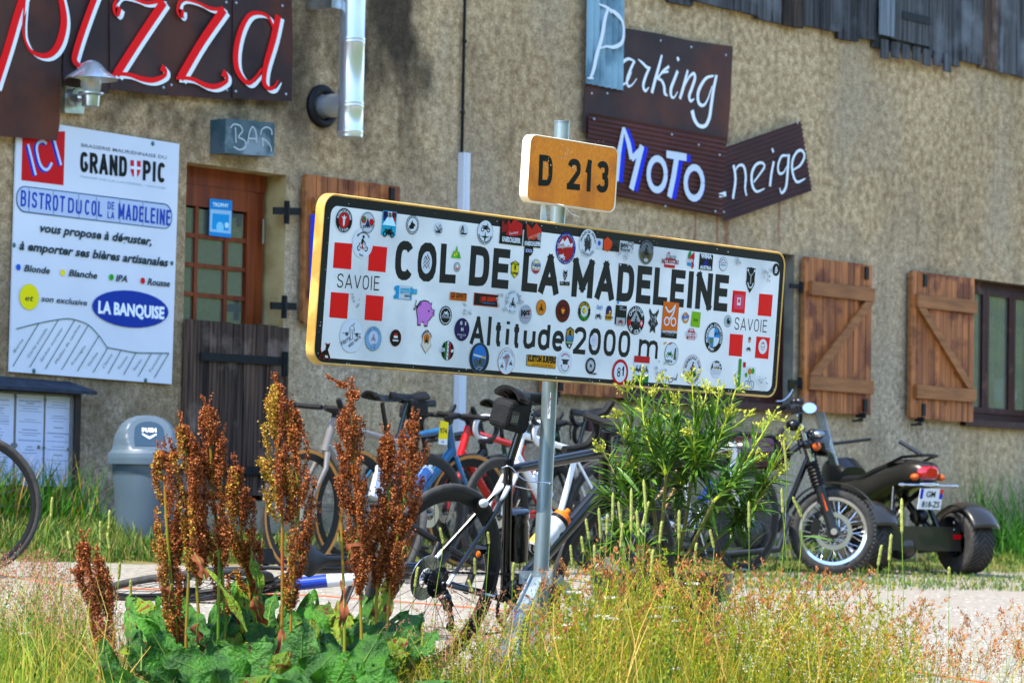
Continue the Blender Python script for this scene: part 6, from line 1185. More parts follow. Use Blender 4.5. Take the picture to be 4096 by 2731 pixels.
b5=bike('road_bicycle','white road bike with white bar tape just right of the sign post',bmat((2400,2052),-1.75,R(180),R(-4)),m_white,tape=mat('white_tape','#c9ccd0',rough=.6),bottle=(mat('bottle_clear2','#b9c0c6',rough=.3),m_white),bag=mat('maroon_bag','#43303a',rough=.7),steer=R(5))
b6=bike('road_bicycle','white road bike with gold tubes standing behind the oleander',bmat((2985,2065),-1.75,R(0),R(4),front=True),m_white,bottle=(mpaint('#1c3f9a'),m_matb),steer=R(-2),stay=mat('gold_stay','#a88a5c',rough=.35))
b7=bike('road_bicycle','dark road bike half hidden between the white bike and the pot',bmat((2750,2060),-1.15,R(180),R(-3)),m_blk2,steer=R(4))
b10=bike('road_bicycle','black road bike pushed in against the wall behind the grey one',bmat((1990,2040),-.85,R(0),R(3),front=True),m_blk2,bag=True,steer=R(8))
b11=bike('road_bicycle','dark green road bike at the back of the row beside the conduit',bmat((2290,2040),-.75,R(0),R(3),front=True),mpaint('#1c3a34'),tape=m_tape,steer=R(-8),seat=.02)
b8=bike('road_bicycle','black tyred bicycle cut off by the left edge of the picture',bmat((-128,2084),-2.4,R(137),R(-3)),m_blk2,deep=.02)
# bike lying on the ground behind the docks
Mr=Matrix.Rotation(R(-8),4,'Z')@Matrix.Rotation(R(80),4,'X'); Pf=Vector(at(1520,2312,-5.2)); Pl=Pf-Mr.to_3x3()@Vector((1.0,0,.30)); Pl[2]=ground(Pl[0],Pl[1])+.10; Ml=Matrix.Translation(Pl)@Mr
b9=bike('road_bicycle','blue white and black road bike lying on the gravel behind the brown docks',Ml,mat('black_blue_white','#14161c',rough=.25,coat=.5),steer=R(58),stay=m_blk2,disc=False,group=None)
mb=MB(); mb.tube([(.50,0,.358),(.60,0,.456)],.0262,14); mb.build('blue_band',mpaint('#123f9a'),b9); mb=MB(); mb.tube([(.60,0,.456),(.80,0,.65)],.0275,14); mb.build('white_band',m_white,b9)
# ================================================================== push bin
m_bin=mat('bin_grey','#55646f','#5f6e79',scale=2,rough=.42,spec=.4); m_bind=mat('bin_blue_grey','#2f4a5e',rough=.5)
bc=at(575,2185,-.85); bc[2]=verge(bc[0],bc[1])-.02
bi=thing('push_bin','grey plastic litter bin with a domed PUSH lid standing by the wall','bin',tuple(bc))
topz=Z_(575,1660,-.85)-bc[2]; sc_=topz/.745
mb=MB(); mb.lathe([(0,0),(.155,0),(.162,.02),(.192,.38),(.193,.40),(.197,.405),(.199,.455),(.19,.458)],(0,0,0),'z',48); xfm(mb,Matrix.Translation(Vector(bc))@Matrix.Scale(sc_,4)).build('body',m_bin,bi)
fa_=math.atan2(-FWD[1],-FWD[0])+R(14); fx,fy=math.cos(fa_),math.sin(fa_)
prof=[(.224,.452),(.226,.49),(.222,.515),(.205,.535),(.197,.56),(.192,.60),(.178,.645),(.15,.69),(.11,.722),(.06,.741),(0,.745)]
prof2=[]
for i in range(len(prof)-1):
    for j in range(4): t=j/4; prof2.append((prof[i][0]*(1-t)+prof[i+1][0]*t,prof[i][1]*(1-t)+prof[i+1][1]*t))
prof2.append(prof[-1]); mb=MB(); mb.lathe(prof2,(0,0,0),'z',72)
def lim(z): return .165-(z-.545)*.50
nv=[]
for (x,y,z) in mb.v:
    if z>.545:
        f_=x*fx+y*fy; L_=lim(z)
        if f_>L_: x-=fx*(f_-L_); y-=fy*(f_-L_)
    nv.append((x,y,z))
mb.v=nv; Bm_=Matrix.Translation(Vector(bc))@Matrix.Scale(sc_,4); xfm(mb,Bm_).build('lid',m_bin,bi,ang=30)
sx_,sy_=-fy,fx  # sideways (to camera right when facing it is -s)
def fl_(a,z,e=.0): L_=lim(z)+e; return Bm_@Vector((fx*L_+sx_*a,fy*L_+sy_*a,z))
pts=[(-.088,.56),(.088,.56),(.092,.60)]+[(.086*math.cos(t),.655+.052*math.sin(t)) for t in np.linspace(.1,math.pi-.1,10)]+[(-.092,.60)]
mb=MB(); mb.add([fl_(a,z,.003) for a,z in pts],[tuple(range(len(pts)))]); e_=Vector((-fx,-fy,0))*-.004; n=len(pts)
mb.add([fl_(a,z,.003) for a,z in pts]+[fl_(a,z,-.006) for a,z in pts],[(i,(i+1)%n,n+(i+1)%n,n+i) for i in range(n)]); flp=mb.build('flap',m_bind,bi,smooth=False); sub(flp)
sgn=1 if np.dot(np.array((sx_,sy_,0)),RGT)>0 else -1
v_,f_,w_=textmesh('PUSH',.06); mb=MB(); mb.add([fl_(sgn*(q[0]/w_-.5)*.085,.645+q[1]*.022,.005) for q in v_],f_); mb.add([fl_(sgn*a,z,.005) for a,z in ((-.042,.636),(-.042,.627),(0,.602),(.042,.627),(.042,.636),(0,.615))],[(0,1,2,5),(5,2,3,4)]); mb.build('push_lettering',paint('#d5dde2'),flp,smooth=False)
# ================================================================== motorcycle with the spoked wheel
mw=.292; P=Vector(at(3330,2122,-1.72)); hd=R(-52); Mm=Matrix.Translation((P[0],P[1],0))@Matrix.Rotation(hd,4,'Z'); gz=ground(P[0],P[1]); print('moto axle h',P[2]-gz); mw=P[2]-gz
Mm=Matrix.Translation((P[0],P[1],gz))@Matrix.Rotation(hd,4,'Z')@Matrix.Rotation(R(2),4,'X')
mt=thing('motorcycle','black retro motorcycle with a bright spoked front wheel and small windshield','motorcycle',mat4=Mm)
m_mb=mat('moto_black','#101214',rough=.3,coat=.4); m_mg=mat('moto_grey','#4b4e52',rough=.35,metal=.7); m_ch=mat('chrome','#c9ccd0',rough=.12,metal=1)
def mwheel(x,par,name='wheel',tw=.045):
    c=(x,0,mw); r=MB(); ri=mw-tw*1.75; r.lathe([(ri+.012,-.04),(ri-.008,-.034),(ri-.014,0),(ri-.008,.034),(ri+.012,.04),(ri+.004,0),(ri+.012,-.04)],c,'y',60); r=r.build(name,m_ch,par)
    t=MB(); t.torus(c,mw-tw,tw,'y',60,14); 
    for i in range(60):
        a=2*math.pi*i/60
        for s in (-1,1): t.beam((c[0]+(mw-.004)*math.cos(a),s*.006,c[2]+(mw-.004)*math.sin(a)),(c[0]+(mw-.016)*math.cos(a+.05),s*.036,c[2]+(mw-.016)*math.sin(a+.05)),.012,.012)
    t.build('tyre',m_tyre,r)
    t=MB()
    for i in range(36):
        a=2*math.pi*i/36; s=1 if i%2 else -1; b=a+(.75 if (i//2)%2 else -.75); t.tube([(c[0]+.05*math.cos(b),s*.04,c[2]+.05*math.sin(b)),(c[0]+ri*math.cos(a),s*.008,c[2]+ri*math.sin(a))],.0032,5,caps=False)
    t.build('spokes',m_ch,r)
    t=MB(); t.lathe([(0,-.06),(.03,-.06),(.035,-.045),(.055,-.04),(.055,.04),(.035,.045),(.03,.06),(0,.06)],c,'y',24); t.build('hub',m_mg,r)
    t=MB(); t.lathe([(.095,-.052),(.125,-.052),(.125,-.056),(.095,-.056),(.095,-.052)],c,'y',40)
    for i in range(6): a=i*1.047; t.beam((c[0]+.05*math.cos(a),-.054,c[2]+.05*math.sin(a)),(c[0]+.1*math.cos(a+.35),-.054,c[2]+.1*math.sin(a+.35)),.004,.014,up=(0,1,0))
    t.build('brake_disc',m_alu,r); t=MB(); t.hexa([(c[0]-.15,-.075,c[2]-.02),(c[0]-.10,-.075,c[2]-.03),(c[0]-.10,-.035,c[2]-.03),(c[0]-.15,-.035,c[2]-.02)],[(c[0]-.13,-.075,c[2]+.09),(c[0]-.08,-.075,c[2]+.07),(c[0]-.08,-.035,c[2]+.07),(c[0]-.13,-.035,c[2]+.09)]); t.build('brake_caliper',m_mb,r,smooth=False)
    return r
mwheel(0,mt); mwheel(-1.3,mt)
fk=lambda t,y:(-.205*t,y,mw+.62*t)
for s in (-1,1):
    t=MB(); t.tube([fk(-.04,s*.085),fk(.48,s*.085)],[.036,.033],14); t.build('fork_slider',m_mg if s<0 else m_mb,mt)
    t=MB(); n=15; t.tube([fk(.48+.26*i/(n-1),s*.085) for i in range(n)],[.042 if i%2 else .033 for i in range(n)],14); t.build('fork_gaiter',m_matb,mt)
    t=MB(); t.tube([fk(.74,s*.085),fk(1.12,s*.085)],.021,14); t.build('fork_tube',m_ch,mt)
t=MB(); t.beam(fk(.22,-.118),fk(.40,-.118),.008,.03,up=(0,1,0)); t.build('reflector',mat('amber_reflector','#d8620a',rough=.25),mt,smooth=False)
t=MB(); t.cyl((0,-.13,mw),(0,-.085,mw),.022,seg=14); t.build('axle_nut',m_ch,mt)
# mudguard
V=[];F_=[]; n=22
for i in range(n+1):
    a=R(28+125*i/n); 
    for j in range(7): b=-1+2*j/6; q=mw+.022+.012*(1-b*b); V.append((q*math.cos(a),b*.055,mw+q*math.sin(a)))
for i in range(n):
    for j in range(6): F_.append((i*7+j,(i+1)*7+j,(i+1)*7+j+1,i*7+j+1))
t=MB(); t.add(V,F_); t.build('mudguard',m_mb,mt)
for zz,w in ((.80,.07),(1.04,.075)):
    t=MB(); t.beam(fk(zz,-.10),fk(zz,.10),.07,.03,up=(1,0,0)); t.build('fork_yoke',m_mb,mt,smooth=False)
hp=np.array(fk(.93,0)); t=MB(); t.lathe([(0,-.11),(.05,-.10),(.08,-.05),(.088,0),(.088,.02),(.08,.03),(0,.034)],tuple(hp+np.array([.13,0,0])),'x',28); t.build('headlight',m_mb,mt); t=MB(); t.lathe([(0,.045),(.05,.04),(.08,.028)],tuple(hp+np.array([.13,0,0])),'x',28); t.build('lens',mat('lens','#aab4b8',rough=.05,coat=1),mt)
rs4=random.Random(9)
for i in range(7):
    t=MB(); a_=np.array(fk(1.08,rs4.uniform(-.2,.2))); b_=np.array(fk(.80,rs4.uniform(-.12,.12)))+np.array([rs4.uniform(-.08,.10),0,rs4.uniform(-.05,.02)]); t.tube(smooth_pts([a_,(a_+b_)/2+np.array([rs4.uniform(-.02,.14),rs4.uniform(-.12,.12),0]),b_],4),.006,6); t.build('cable',m_matb,mt)
for (x_,y_,z_,r1,r2,mm_) in ((.10,-.05,1.03,.05,.03,m_ch),(.08,.07,1.04,.045,.03,m_mb),(.0,-.16,.92,.035,.03,m_mb),(.02,.16,.92,.035,.03,m_mb),(-.04,0,1.12,.05,.04,m_mb)):
    c9=np.array(fk(z_,y_))+np.array([x_,0,0]); t=MB(); t.ell(c9,(r1,r1*.9,r2),14,8); t.build('instrument' if mm_ is m_ch else 'switch_housing',mm_,mt)
for s in (-1,1):
    c9=np.array(fk(.90,s*.17))+np.array([.06,0,0]); t=MB(); t.ell(c9,(.03,.028,.028),12,8); t.build('indicator',mat('indicator_orange','#b3602a',rough=.2),mt)
# windshield: curved clear sheet
V=[];F_=[]
for i in range(9):
    t_=i/8
    for j in range(9): b=-1+2*j/8; w=.15*(1-.25*t_)*(math.sin(math.pi*(.12+.86*t_)))**.35; V.append((hp[0]+.23-.10*t_-.07*b*b,b*w,hp[2]-.14+.35*t_))
for i in range(8):
    for j in range(8): F_.append((i*9+j,i*9+j+1,(i+1)*9+j+1,(i+1)*9+j))
t=MB(); t.add(V,F_); t.build('windshield',mat('smoked_screen','#3d4a48',rough=.06,alpha=.38,coat=1),mt)
for s in (-1,1):
    tp=np.array(fk(1.1,0)); t=MB(); hb_=[tp+np.array([0,s*.03,.03]),tp+np.array([0,s*.10,.10]),tp+np.array([-.02,s*.20,.15]),tp+np.array([-.09,s*.36,.13])]; t.tube(smooth_pts(hb_,4),.012,8); t.build('handlebar',m_mb,mt)
    t=MB(); t.tube([tp+np.array([-.05,s*.26,.145]),tp+np.array([-.10,s*.39,.128])],.018,10); t.build('grip',m_matb,mt)
    t=MB(); t.tube([tp+np.array([-.01,s*.27,.12]),tp+np.array([.01,s*.34,.10]),tp+np.array([-.04,s*.40,.09])],.005,6); t.ell(tp+np.array([-.02,s*.22,.17]),(.035,.03,.025),10,8); t.build('lever',m_dalu,mt)
def mirror(px,py,arm,col,nm='mirror',r_=.045):
    p=Mm.inverted()@Vector(at(*ZM(px,py),-1.15)); a=Mm.inverted()@Vector(at(*ZM(*arm[-1]),-1.2)); t=MB(); t.tube(smooth_pts([Mm.inverted()@Vector(at(*ZM(*q_),-1.18)) for q_ in arm],3),.006,6); mr_=t.build('mirror_stalk',m_ch,mt)
    return p
p=mirror(455,250,[(350,370),(360,300),(400,265)],0); n_=(Mm.inverted().to_3x3()@Vector(-FWD)).normalized()
def disc3(c,n_,r0,r1,thick,m,name,par):
    n_=Vector(n_).normalized(); a=n_.orthogonal().normalized(); b=n_.cross(a); 
    zl=Vector((0,0,1)); a=zl.cross(n_).normalized(); b=n_.cross(a).normalized()
    P=[c+a*r0*math.cos(t)+b*r1*math.sin(t) for t in np.linspace(0,2*math.pi,25)[:-1]]; t=MB(); t.prism(P,-n_*thick); return t.build(name,m,par)
disc3(p,n_+Vector((0,0,.35)),.048,.038,.012,m_ch,'mirror',mt)
p=mirror(310,90,[(200,200),(250,195),(300,150),(325,110)],0); n2=(n_+Vector((.9,0,0))); disc3(p,-n2,.03,.046,.012,m_mb,'mirror',mt)
# tank, seat, engine, exhaust
t=MB(); t.ell((-.52,0,mw+.50),(.24,.125,.13),20,12); t.build('tank',mat('maroon_tank','#3a0d1c',rough=.2,coat=.8),mt)
t=MB(); 
pr=[(-.70,.46),(-.78,.50),(-1.1,.49),(-1.32,.54),(-1.36,.50),(-1.3,.43),(-.95,.40),(-.72,.40)]; t.prism([(x,-.11,mw+z) for x,z in pr],(0,.22,0)); ob=t.build('seat',m_matb,mt,smooth=False); bv=ob.modifiers.new('b','BEVEL'); bv.width=.03; bv.segments=3
t=MB(); t.box((-.74,-.12,mw-.12),(-.40,.12,mw+.14)); 
for i in range(7): t.box((-.62,-.11,mw+.15+i*.024),(-.42,.11,mw+.163+i*.024))
t.ell((-.56,-.14,mw-.02),(.11,.05,.11),16,10); t.build('engine',m_mg,mt)
t=MB(); t.tube([(-.42,-.06,mw+.2),(-.3,-.09,mw+.08),(-.36,-.13,mw-.12),(-.7,-.15,mw-.16),(-1.4,-.18,mw-.05)],[.022,.022,.024,.03,.042],12); t.build('exhaust',m_mg,mt)
t=MB(); t.tube([fk(.95,0),(-.35,0,mw+.46),(-1.2,0,mw+.36)],.022,8); t.tube([fk(.8,0),(-.36,0,mw-.0),(-.75,0,mw-.12),(-1.3,0,mw)],.02,8); t.build('frame',m_mb,mt)
for s in (-1,1):
    t=MB(); t.tube([(-1.3,s*.12,mw),(-1.05,s*.13,mw+.38)],[.03,.024],12); t.build('shock_absorber',m_ch,mt)
# ================================================================== three wheeler
hA=R(39.6+31); Tc=at(3662,2150,-1.5); gz=ground(Tc[0],Tc[1]); Mt=Matrix.Translation((Tc[0],Tc[1],gz))@Matrix.Rotation(hA,4,'Z')
tk=thing('trike_motorcycle','dark three wheeled motorcycle seen from behind with fat tyres and a number plate','trike',mat4=Mt)
m_bz=mat('bronze_grey','#3a3935','#44423d',scale=3,rough=.3,metal=.5,coat=.4); m_tl=mat('tail_red','#8e0a12','#a8121a',scale=60,rough=.15,coat=1)
wr=.222
for s,yy in ((-1,-.44),(1,.44)):
    c=(0,yy,wr); t=MB(); pr=[(.105,-.085),(.15,-.098),(.195,-.102),(.214,-.09),(.222,-.05),(.2235,0),(.222,.05),(.214,.09),(.195,.102),(.15,.098),(.105,.085)]; t.lathe(pr,c,'y',64)
    # sweeping tread grooves as thin dark ribs set in the rubber
    w_=t.build('wheel',m_tyre,tk,ang=30); g_=MB()
    for i in range(34):
        a=2*math.pi*i/34
        for sd in (-1,1):
            P_=[]
            for j in range(6):
                tt=j/5; yv=sd*(.004+.092*tt); rr_=.2242 if tt<.6 else .2242-.012*(tt-.6)/.4; ang=a-.42*(1-tt)**1.0; P_.append((c[0]+rr_*math.cos(ang),c[1]+yv,c[2]+rr_*math.sin(ang)))
            g_.tube(P_,[.0022]*6,4,caps=False)
    g_.build('tread_grooves',mat('groove_black','#0b0b0c',rough=.9),w_)
    t=MB(); t.lathe([(.108,-.07),(.10,-.055),(.05,-.03),(0,-.03)],c,'y',30); t.lathe([(.108,.07),(.10,.055),(.05,.03),(0,.03)],c,'y',30)
    for i in range(10): a=i*.628; t.beam((c[0],yy+.045,c[2]),(c[0]+.1*math.cos(a),yy+.05,c[2]+.1*math.sin(a)),.012,.018,up=(0,1,0)); 
    t.build('rim',m_mb,w_)
    # fender
    V=[];F_=[]; n=18
    for i in range(n+1):
        a=R(22+140*i/n)+0
        for j in range(9): b=-1+2*j/8; q=wr+.03+.028*(1-abs(b)**2.4); V.append((-q*math.cos(a),yy+b*.118,wr+q*math.sin(a)*.98+.005))
    for i in range(n):
        for j in range(8): F_.append((i*9+j,i*9+j+1,(i+1)*9+j+1,(i+1)*9+j))
    t=MB(); t.add(V,F_); ob=t.build('fender',m_bz,tk); so_=ob.modifiers.new('s','SOLIDIFY'); so_.thickness=.006
    t=MB(); t.beam((-.02,yy-s*.15,.16),(-.02,yy-s*.15,.40),.09,.018,up=(0,1,0)); 
    t.build('fender_bracket',m_mb,tk,smooth=False)
    t=MB()
    for zz in (.20,.25,.31,.36): t.ell((-.068,yy-s*.155,zz),(.006,.008,.008),8,6)
    t.build('bolts',m_ch,tk)
    t=MB(); t.box((-.085,yy-s*.135-.033,.245),(-.072,yy-s*.135+.033,.275)); t.build('reflector',paint('#b3101c',.2),tk,smooth=False)
t=MB(); t.hexa([(-.085,-.34,.16),(-.085,.34,.16),(.08,.34,.16),(.08,-.34,.16)],[(-.07,-.34,.33),(-.07,.34,.33),(.06,.34,.33),(.06,-.34,.33)]); t.build('axle_housing',m_bz,tk,smooth=False)
t=MB(); t.ell((0,.12,.18),(.10,.11,.09),18,12); t.build('differential',m_bz,tk)
t=MB(); t.tube([(0,-.32,wr-.02),(0,.32,wr-.02)],.022,10); t.tube([(.1,-.1,.15),(.0,-.34,.18)],.012,8); t.tube([(.1,.1,.15),(.0,.34,.18)],.012,8); t.build('drive_shaft',m_mb,tk)
# body
def loft(rows,m,name,par,seg=16,mats=None):
    """rows: (x, z, halfwidth, halfheight)"""
    V=[];F_=[]
    for (x,z,w,h) in rows:
        for j in range(seg):
            a=2*math.pi*j/seg; c_,s_=math.cos(a),math.sin(a); V.append((x,w*math.copysign(abs(c_)**.75,c_),z+h*math.copysign(abs(s_)**.75,s_)))
    for i in range(len(rows)-1):
        for j in range(seg): F_.append((i*seg+j,i*seg+(j+1)%seg,(i+1)*seg+(j+1)%seg,(i+1)*seg+j))
    F_+=[tuple(range(seg)),tuple((len(rows)-1)*seg+j for j in range(seg))[::-1]]
    t=MB(); t.add(V,F_); return t.build(name,m,par)
loft([(-.16,.70,.07,.05),(-.12,.70,.11,.08),(0,.69,.14,.10),(.18,.65,.16,.11),(.4,.58,.16,.12),(.7,.56,.14,.12)],m_bz,'tail_body',tk)
loft([(.04,.775,.08,.02),(.12,.765,.12,.035),(.35,.70,.135,.045),(.52,.645,.13,.045),(.75,.64,.12,.05),(.88,.70,.10,.04)],m_matb,'seat',tk)
loft([(.72,.66,.12,.09),(.82,.70,.14,.12),(.95,.70,.12,.11),(1.02,.66,.06,.07)],m_mb,'tank',tk)
loft([(-.18,.70,.05,.034),(-.155,.70,.085,.052),(-.10,.70,.115,.07)],m_tl,'tail_light',tk)
for s in (-1,1):
    t=MB(); t.ell((-.13,s*.115,.67),(.035,.03,.025),12,8); t.build('indicator',mat('indicator_orange','#b3602a',rough=.2),tk)
    t=MB(); t.tube([(.16,s*.13,.76),(.0,s*.125,.81),(-.14,s*.07,.82)],.011,8); t.build('grab_rail',m_mb,tk)
    t=MB(); t.tube([(0,s*.22,.28),(.1,s*.12,.60)],[.022,.018],10); t.build('shock_absorber',m_mb,tk)
    t=MB(); t.tube([(.15,s*.16,.25),(.7,s*.14,.30),(.8,s*.13,.5)],.016,8); t.build('frame_rail',m_mb,tk)
t=MB(); t.tube([(-.14,-.07,.82),(-.15,0,.825),(-.14,.07,.82)],.011,8); t.tube([(-.05,.0,.83),(.08,.09,.92)],.014,8); t.build('grab_rail',m_mb,tk)
t=MB(); t.tube([(-.14,-.20,.615),(-.14,.20,.615)],.008,8)
for s in (-1,1): t.ell((-.14,s*.23,.615),(.012,.035,.012),10,8)
t.ell((-.14,0,.62),(.03,.09,.022),14,8); t.build('plate_light_bar',m_ch,tk)
t=MB(); t.tube([(-.13,0,.61),(.1,0,.5),(.3,0,.4)],.02,8); t.build('plate_bracket',m_mb,tk)
ph=.072; pw=.10
pl_=MB(); pt=lambda a,z,e=0:(-.165-e-.25*(-.0+(z))*1.0,a,.52+z); pl_.prism([pt(-pw,-ph),pt(pw,-ph),pt(pw,ph),pt(-pw,ph)],(.006,0,0)); npl=pl_.build('number_plate',paint('#ccd2d6',.3),tk,smooth=False)
t=MB()  # camera sees the plate from behind the trike: local -y is to the right
def ptx(s_,a0,a1,z0,h):
    v_,f_,w_=textmesh(s_,.02); t.add([pt(-(a0+(a1-a0)*q[0]/w_),z0+q[1]*h,.002) for q in v_],f_)
ptx('GM',-.045,.035,.012,.042); ptx('818-ZS',-.07,.085,-.058,.042); t.build('plate_lettering',paint('#1b1d20'),tk,smooth=False)
for q9 in ([pt(pw-.001,.0,.0015),pt(pw-.028,.0,.0015),pt(pw-.028,ph-.002,.0015),pt(pw-.001,ph-.002,.0015)],[pt(-pw+.03,-.0,.0015),pt(-pw+.001,-.0,.0015),pt(-pw+.001,ph*.5,.0015),pt(-pw+.03,ph*.5,.0015)]):
    t=MB(); t.add(q9,[(0,1,2,3)]); t.build('plate_band',paint('#1c3fae'),tk,smooth=False)
t=MB(); t.add([pt(-pw+.03,ph*.5,.0016),pt(-pw+.001,ph*.5,.0016),pt(-pw+.001,ph-.002,.0016),pt(-pw+.03,ph-.002,.0016)],[(0,1,2,3)]); t.build('plate_crest',paint('#c23a2a'),tk,smooth=False)
for i in range(8):
    t=MB(); y0=rs4.uniform(-.25,.25); t.tube(smooth_pts([(rs4.uniform(0,.1),y0,.3),(rs4.uniform(.0,.2),y0*.6+rs4.uniform(-.05,.05),rs4.uniform(.38,.5)),(rs4.uniform(.1,.3),y0*.3,.56)],3),rs4.choice([.007,.01,.014]),6); t.build('hose' if i%2 else 'bracket_rod',m_mb,tk)
t=MB(); t.ell((.12,-.12,.40),(.09,.05,.06),14,8); t.build('silencer',m_dalu,tk)
# front end of the trike
t=MB(); t.tube([(.98,0,.85),(1.08,0,.22)],.03,10); t.tube([(.93,-.3,.96),(.95,0,.92),(.93,.3,.96)],.012,8); t.build('front_fork',m_mb,tk)
t=MB(); t.torus((1.08,0,.22),.165,.055,'y',40,12); t.build('wheel',m_tyre,tk)
t=MB(); t.box((.55,-.15,.2),(.85,.15,.5)); t.build('engine',m_mg,tk,smooth=False)
# ================================================================== vegetation helpers
def gpt(px,dep):
    """ground point below the photo column px (photo px at y=2100) at depth dep"""
    P=atd(px,2100,dep); P[2]=ground(P[0],P[1]); return P
def zat(px,py,dep): return atd(px,py,dep)[2]
class Veg:
    """bulk quads and triangles, each blade or floret an island"""
    def __init__(s): s.V=[];s.F=[];s.M=[];s.n=0
    def strips(s,P,Wd,side,mi=0):
        """P (N,K,3) spines, Wd (N,K) half widths, side (N,3)"""
        N,K,_=P.shape; A=P+side[:,None,:]*Wd[:,:,None]; B=P-side[:,None,:]*Wd[:,:,None]; V=np.stack([A,B],2).reshape(N*K*2,3)
        base=(np.arange(N)*K*2)[:,None]+(np.arange(K-1)*2)[None,:]; F=np.stack([base,base+1,base+3,base+2],-1).reshape(-1,4)+s.n
        s.V.append(V); s.F.append(F); s.M.append(np.full(len(F),mi)); s.n+=len(V)
    def flakes(s,C,size,mi=0,asp=.7,nrm=None,fold=True):
        """small folded diamond flakes at centres C"""
        N=len(C); a=rng.normal(size=(N,3)); a/=np.linalg.norm(a,axis=1)[:,None]; b=np.cross(a,rng.normal(size=(N,3))); b/=np.linalg.norm(b,axis=1)[:,None]
        sz=np.asarray(size)*np.ones(N); c=np.cross(a,b); V=np.stack([C+a*sz[:,None],C+b*sz[:,None]*asp+c*sz[:,None]*.35,C-a*sz[:,None],C-b*sz[:,None]*asp+c*sz[:,None]*.35],1).reshape(-1,3)
        F=(np.arange(N)*4)[:,None]+np.arange(4)[None,:]+s.n; s.V.append(V); s.F.append(F); s.M.append(np.full(N,mi) if np.isscalar(mi) else mi); s.n+=4*N
    def dirflakes(s,C,D,L,W,mi=0):
        """pointed leaflets from C along D (unit), length L, half width W"""
        N=len(C); sd=np.cross(D,rng.normal(size=(N,3))); sd/=np.linalg.norm(sd,axis=1)[:,None]+1e-9; L=np.asarray(L)*np.ones(N); W=np.asarray(W)*np.ones(N)
        V=np.stack([C,C+D*(L*.45)[:,None]+sd*W[:,None],C+D*L[:,None],C+D*(L*.45)[:,None]-sd*W[:,None]],1).reshape(-1,3)
        F=(np.arange(N)*4)[:,None]+np.arange(4)[None,:]+s.n; s.V.append(V); s.F.append(F); s.M.append(np.full(N,mi)); s.n+=4*N
    def build(s,name,mats,parent=None,label=None):
        return npmesh(name,np.concatenate(s.V),np.concatenate(s.F),mats,parent,mi=np.concatenate(s.M),label=label)
def spine(P0,P1,K,bend,rs=rng):
    """(N,3),(N,3) -> (N,K,3) curved spines"""
    t=np.linspace(0,1,K)[None,:,None]; N=len(P0); h=rs.normal(size=(N,3)); h[:,2]*=.15; L=np.linalg.norm(P1-P0,axis=1)
    return P0[:,None]*(1-t)+P1[:,None]*t+ h[:,None,:]*(L*bend)[:,None,None]*(4*t*(1-t))*.5
def rside(N):
    a=rng.uniform(0,math.pi*2,N); return np.stack([np.cos(a),np.sin(a),np.zeros(N)],1)
G_gr=ramp_island('grass_green',['#34520f','#5c801c','#8aa02c','#a3a63c','#bfa850'],trans=.35)
G_dry=ramp_island('grass_straw',['#a08430','#c2a24c','#8c9a34','#d0b468','#a3702c'],trans=.3)
G_vg=ramp_island('verge_mixed',['#2c4a12','#46701e','#6c8a34','#8a8c48','#9c8a52'],trans=.3)
G_tim=ramp_island('timothy_heads',['#8f9a4c','#a8ad60','#b5b074','#90984e'],trans=.15)
G_pan=ramp_island('panicles_brown',['#8a4f22','#b0723a','#c58d52','#9a5a38','#a98a4a'],trans=.25)
G_pink=ramp_island('panicles_pink',['#9a6a58','#b78878','#a5744a','#8a5a50'],trans=.25)
G_yg=ramp_island('herb_yellow_green',['#7d8a14','#9ca31e','#b3a52c','#6c8418','#c0a83a'],trans=.35)
G_herb=ramp_island('herb_green',['#2f5a14','#447a1c','#5d9426','#3a6a1a'],trans=.35)
G_wh=ramp_island('yarrow_white',['#c9c4b8','#d8d4cc','#bdb6a6'],trans=.2)
G_stem=ramp_island('stems_green',['#5f7d24','#7c9430','#8f8a3c','#6d8a2a'],trans=.1)
# ================================================================== grass and herbs
def yt(x):
    return np.interp(x,[-50,0,100,170,240,300,420,800,900,960,1100,1200,1290,1400,1500,1620,1700,1800,1950,2020,2100,2250,2400],[1275,1270,1285,1310,1380,1450,1500,1520,1470,1440,1400,1370,1300,1230,1230,1240,1280,1300,1315,1340,1370,1390,1370])
def clump(x): return .5+.5*math.sin(x*.031+1.3*math.sin(x*.013))*math.cos(x*.0117+2)
def dens(x):
    return (.35+.65*clump(x))*np.interp(x,[-50,150,230,330,850,930,1100,1250,1300,1900,2000,2080,2200,2400],[1,1,.75,.28,.2,.25,.25,.3,.8,1,.8,.25,.10,.16])
def pick(n,x0,x1,fn=dens):
    out=[]
    while len(out)<n:
        x=random.uniform(x0,x1)
        if random.random()<fn(x): out.append(x)
    return np.array(out)
def stems(n,x0,x1,lo,hi,z0,z1,fn=dens,spread=40):
    """returns base and tip points; tip height from the profile plus lo..hi (ov px, larger is lower)"""
    x=pick(n,x0,x1,fn); dep=rng.uniform(z0,z1,n); P0=[];P1=[]
    for xi,d_ in zip(x,dep):
        ytop=yt(xi)+(1-clump(xi*1.7+d_*90))*55*(xi>1150)+random.uniform(lo,hi); b=gpt(xi*k,d_); tx=xi+random.gauss(0,spread); T=atd(tx*k,ytop*k,d_+random.uniform(-.08,.08))
        if T[2]<b[2]+.03: T[2]=b[2]+.03
        P0.append(b); P1.append(T)
    return np.array(P0),np.array(P1)
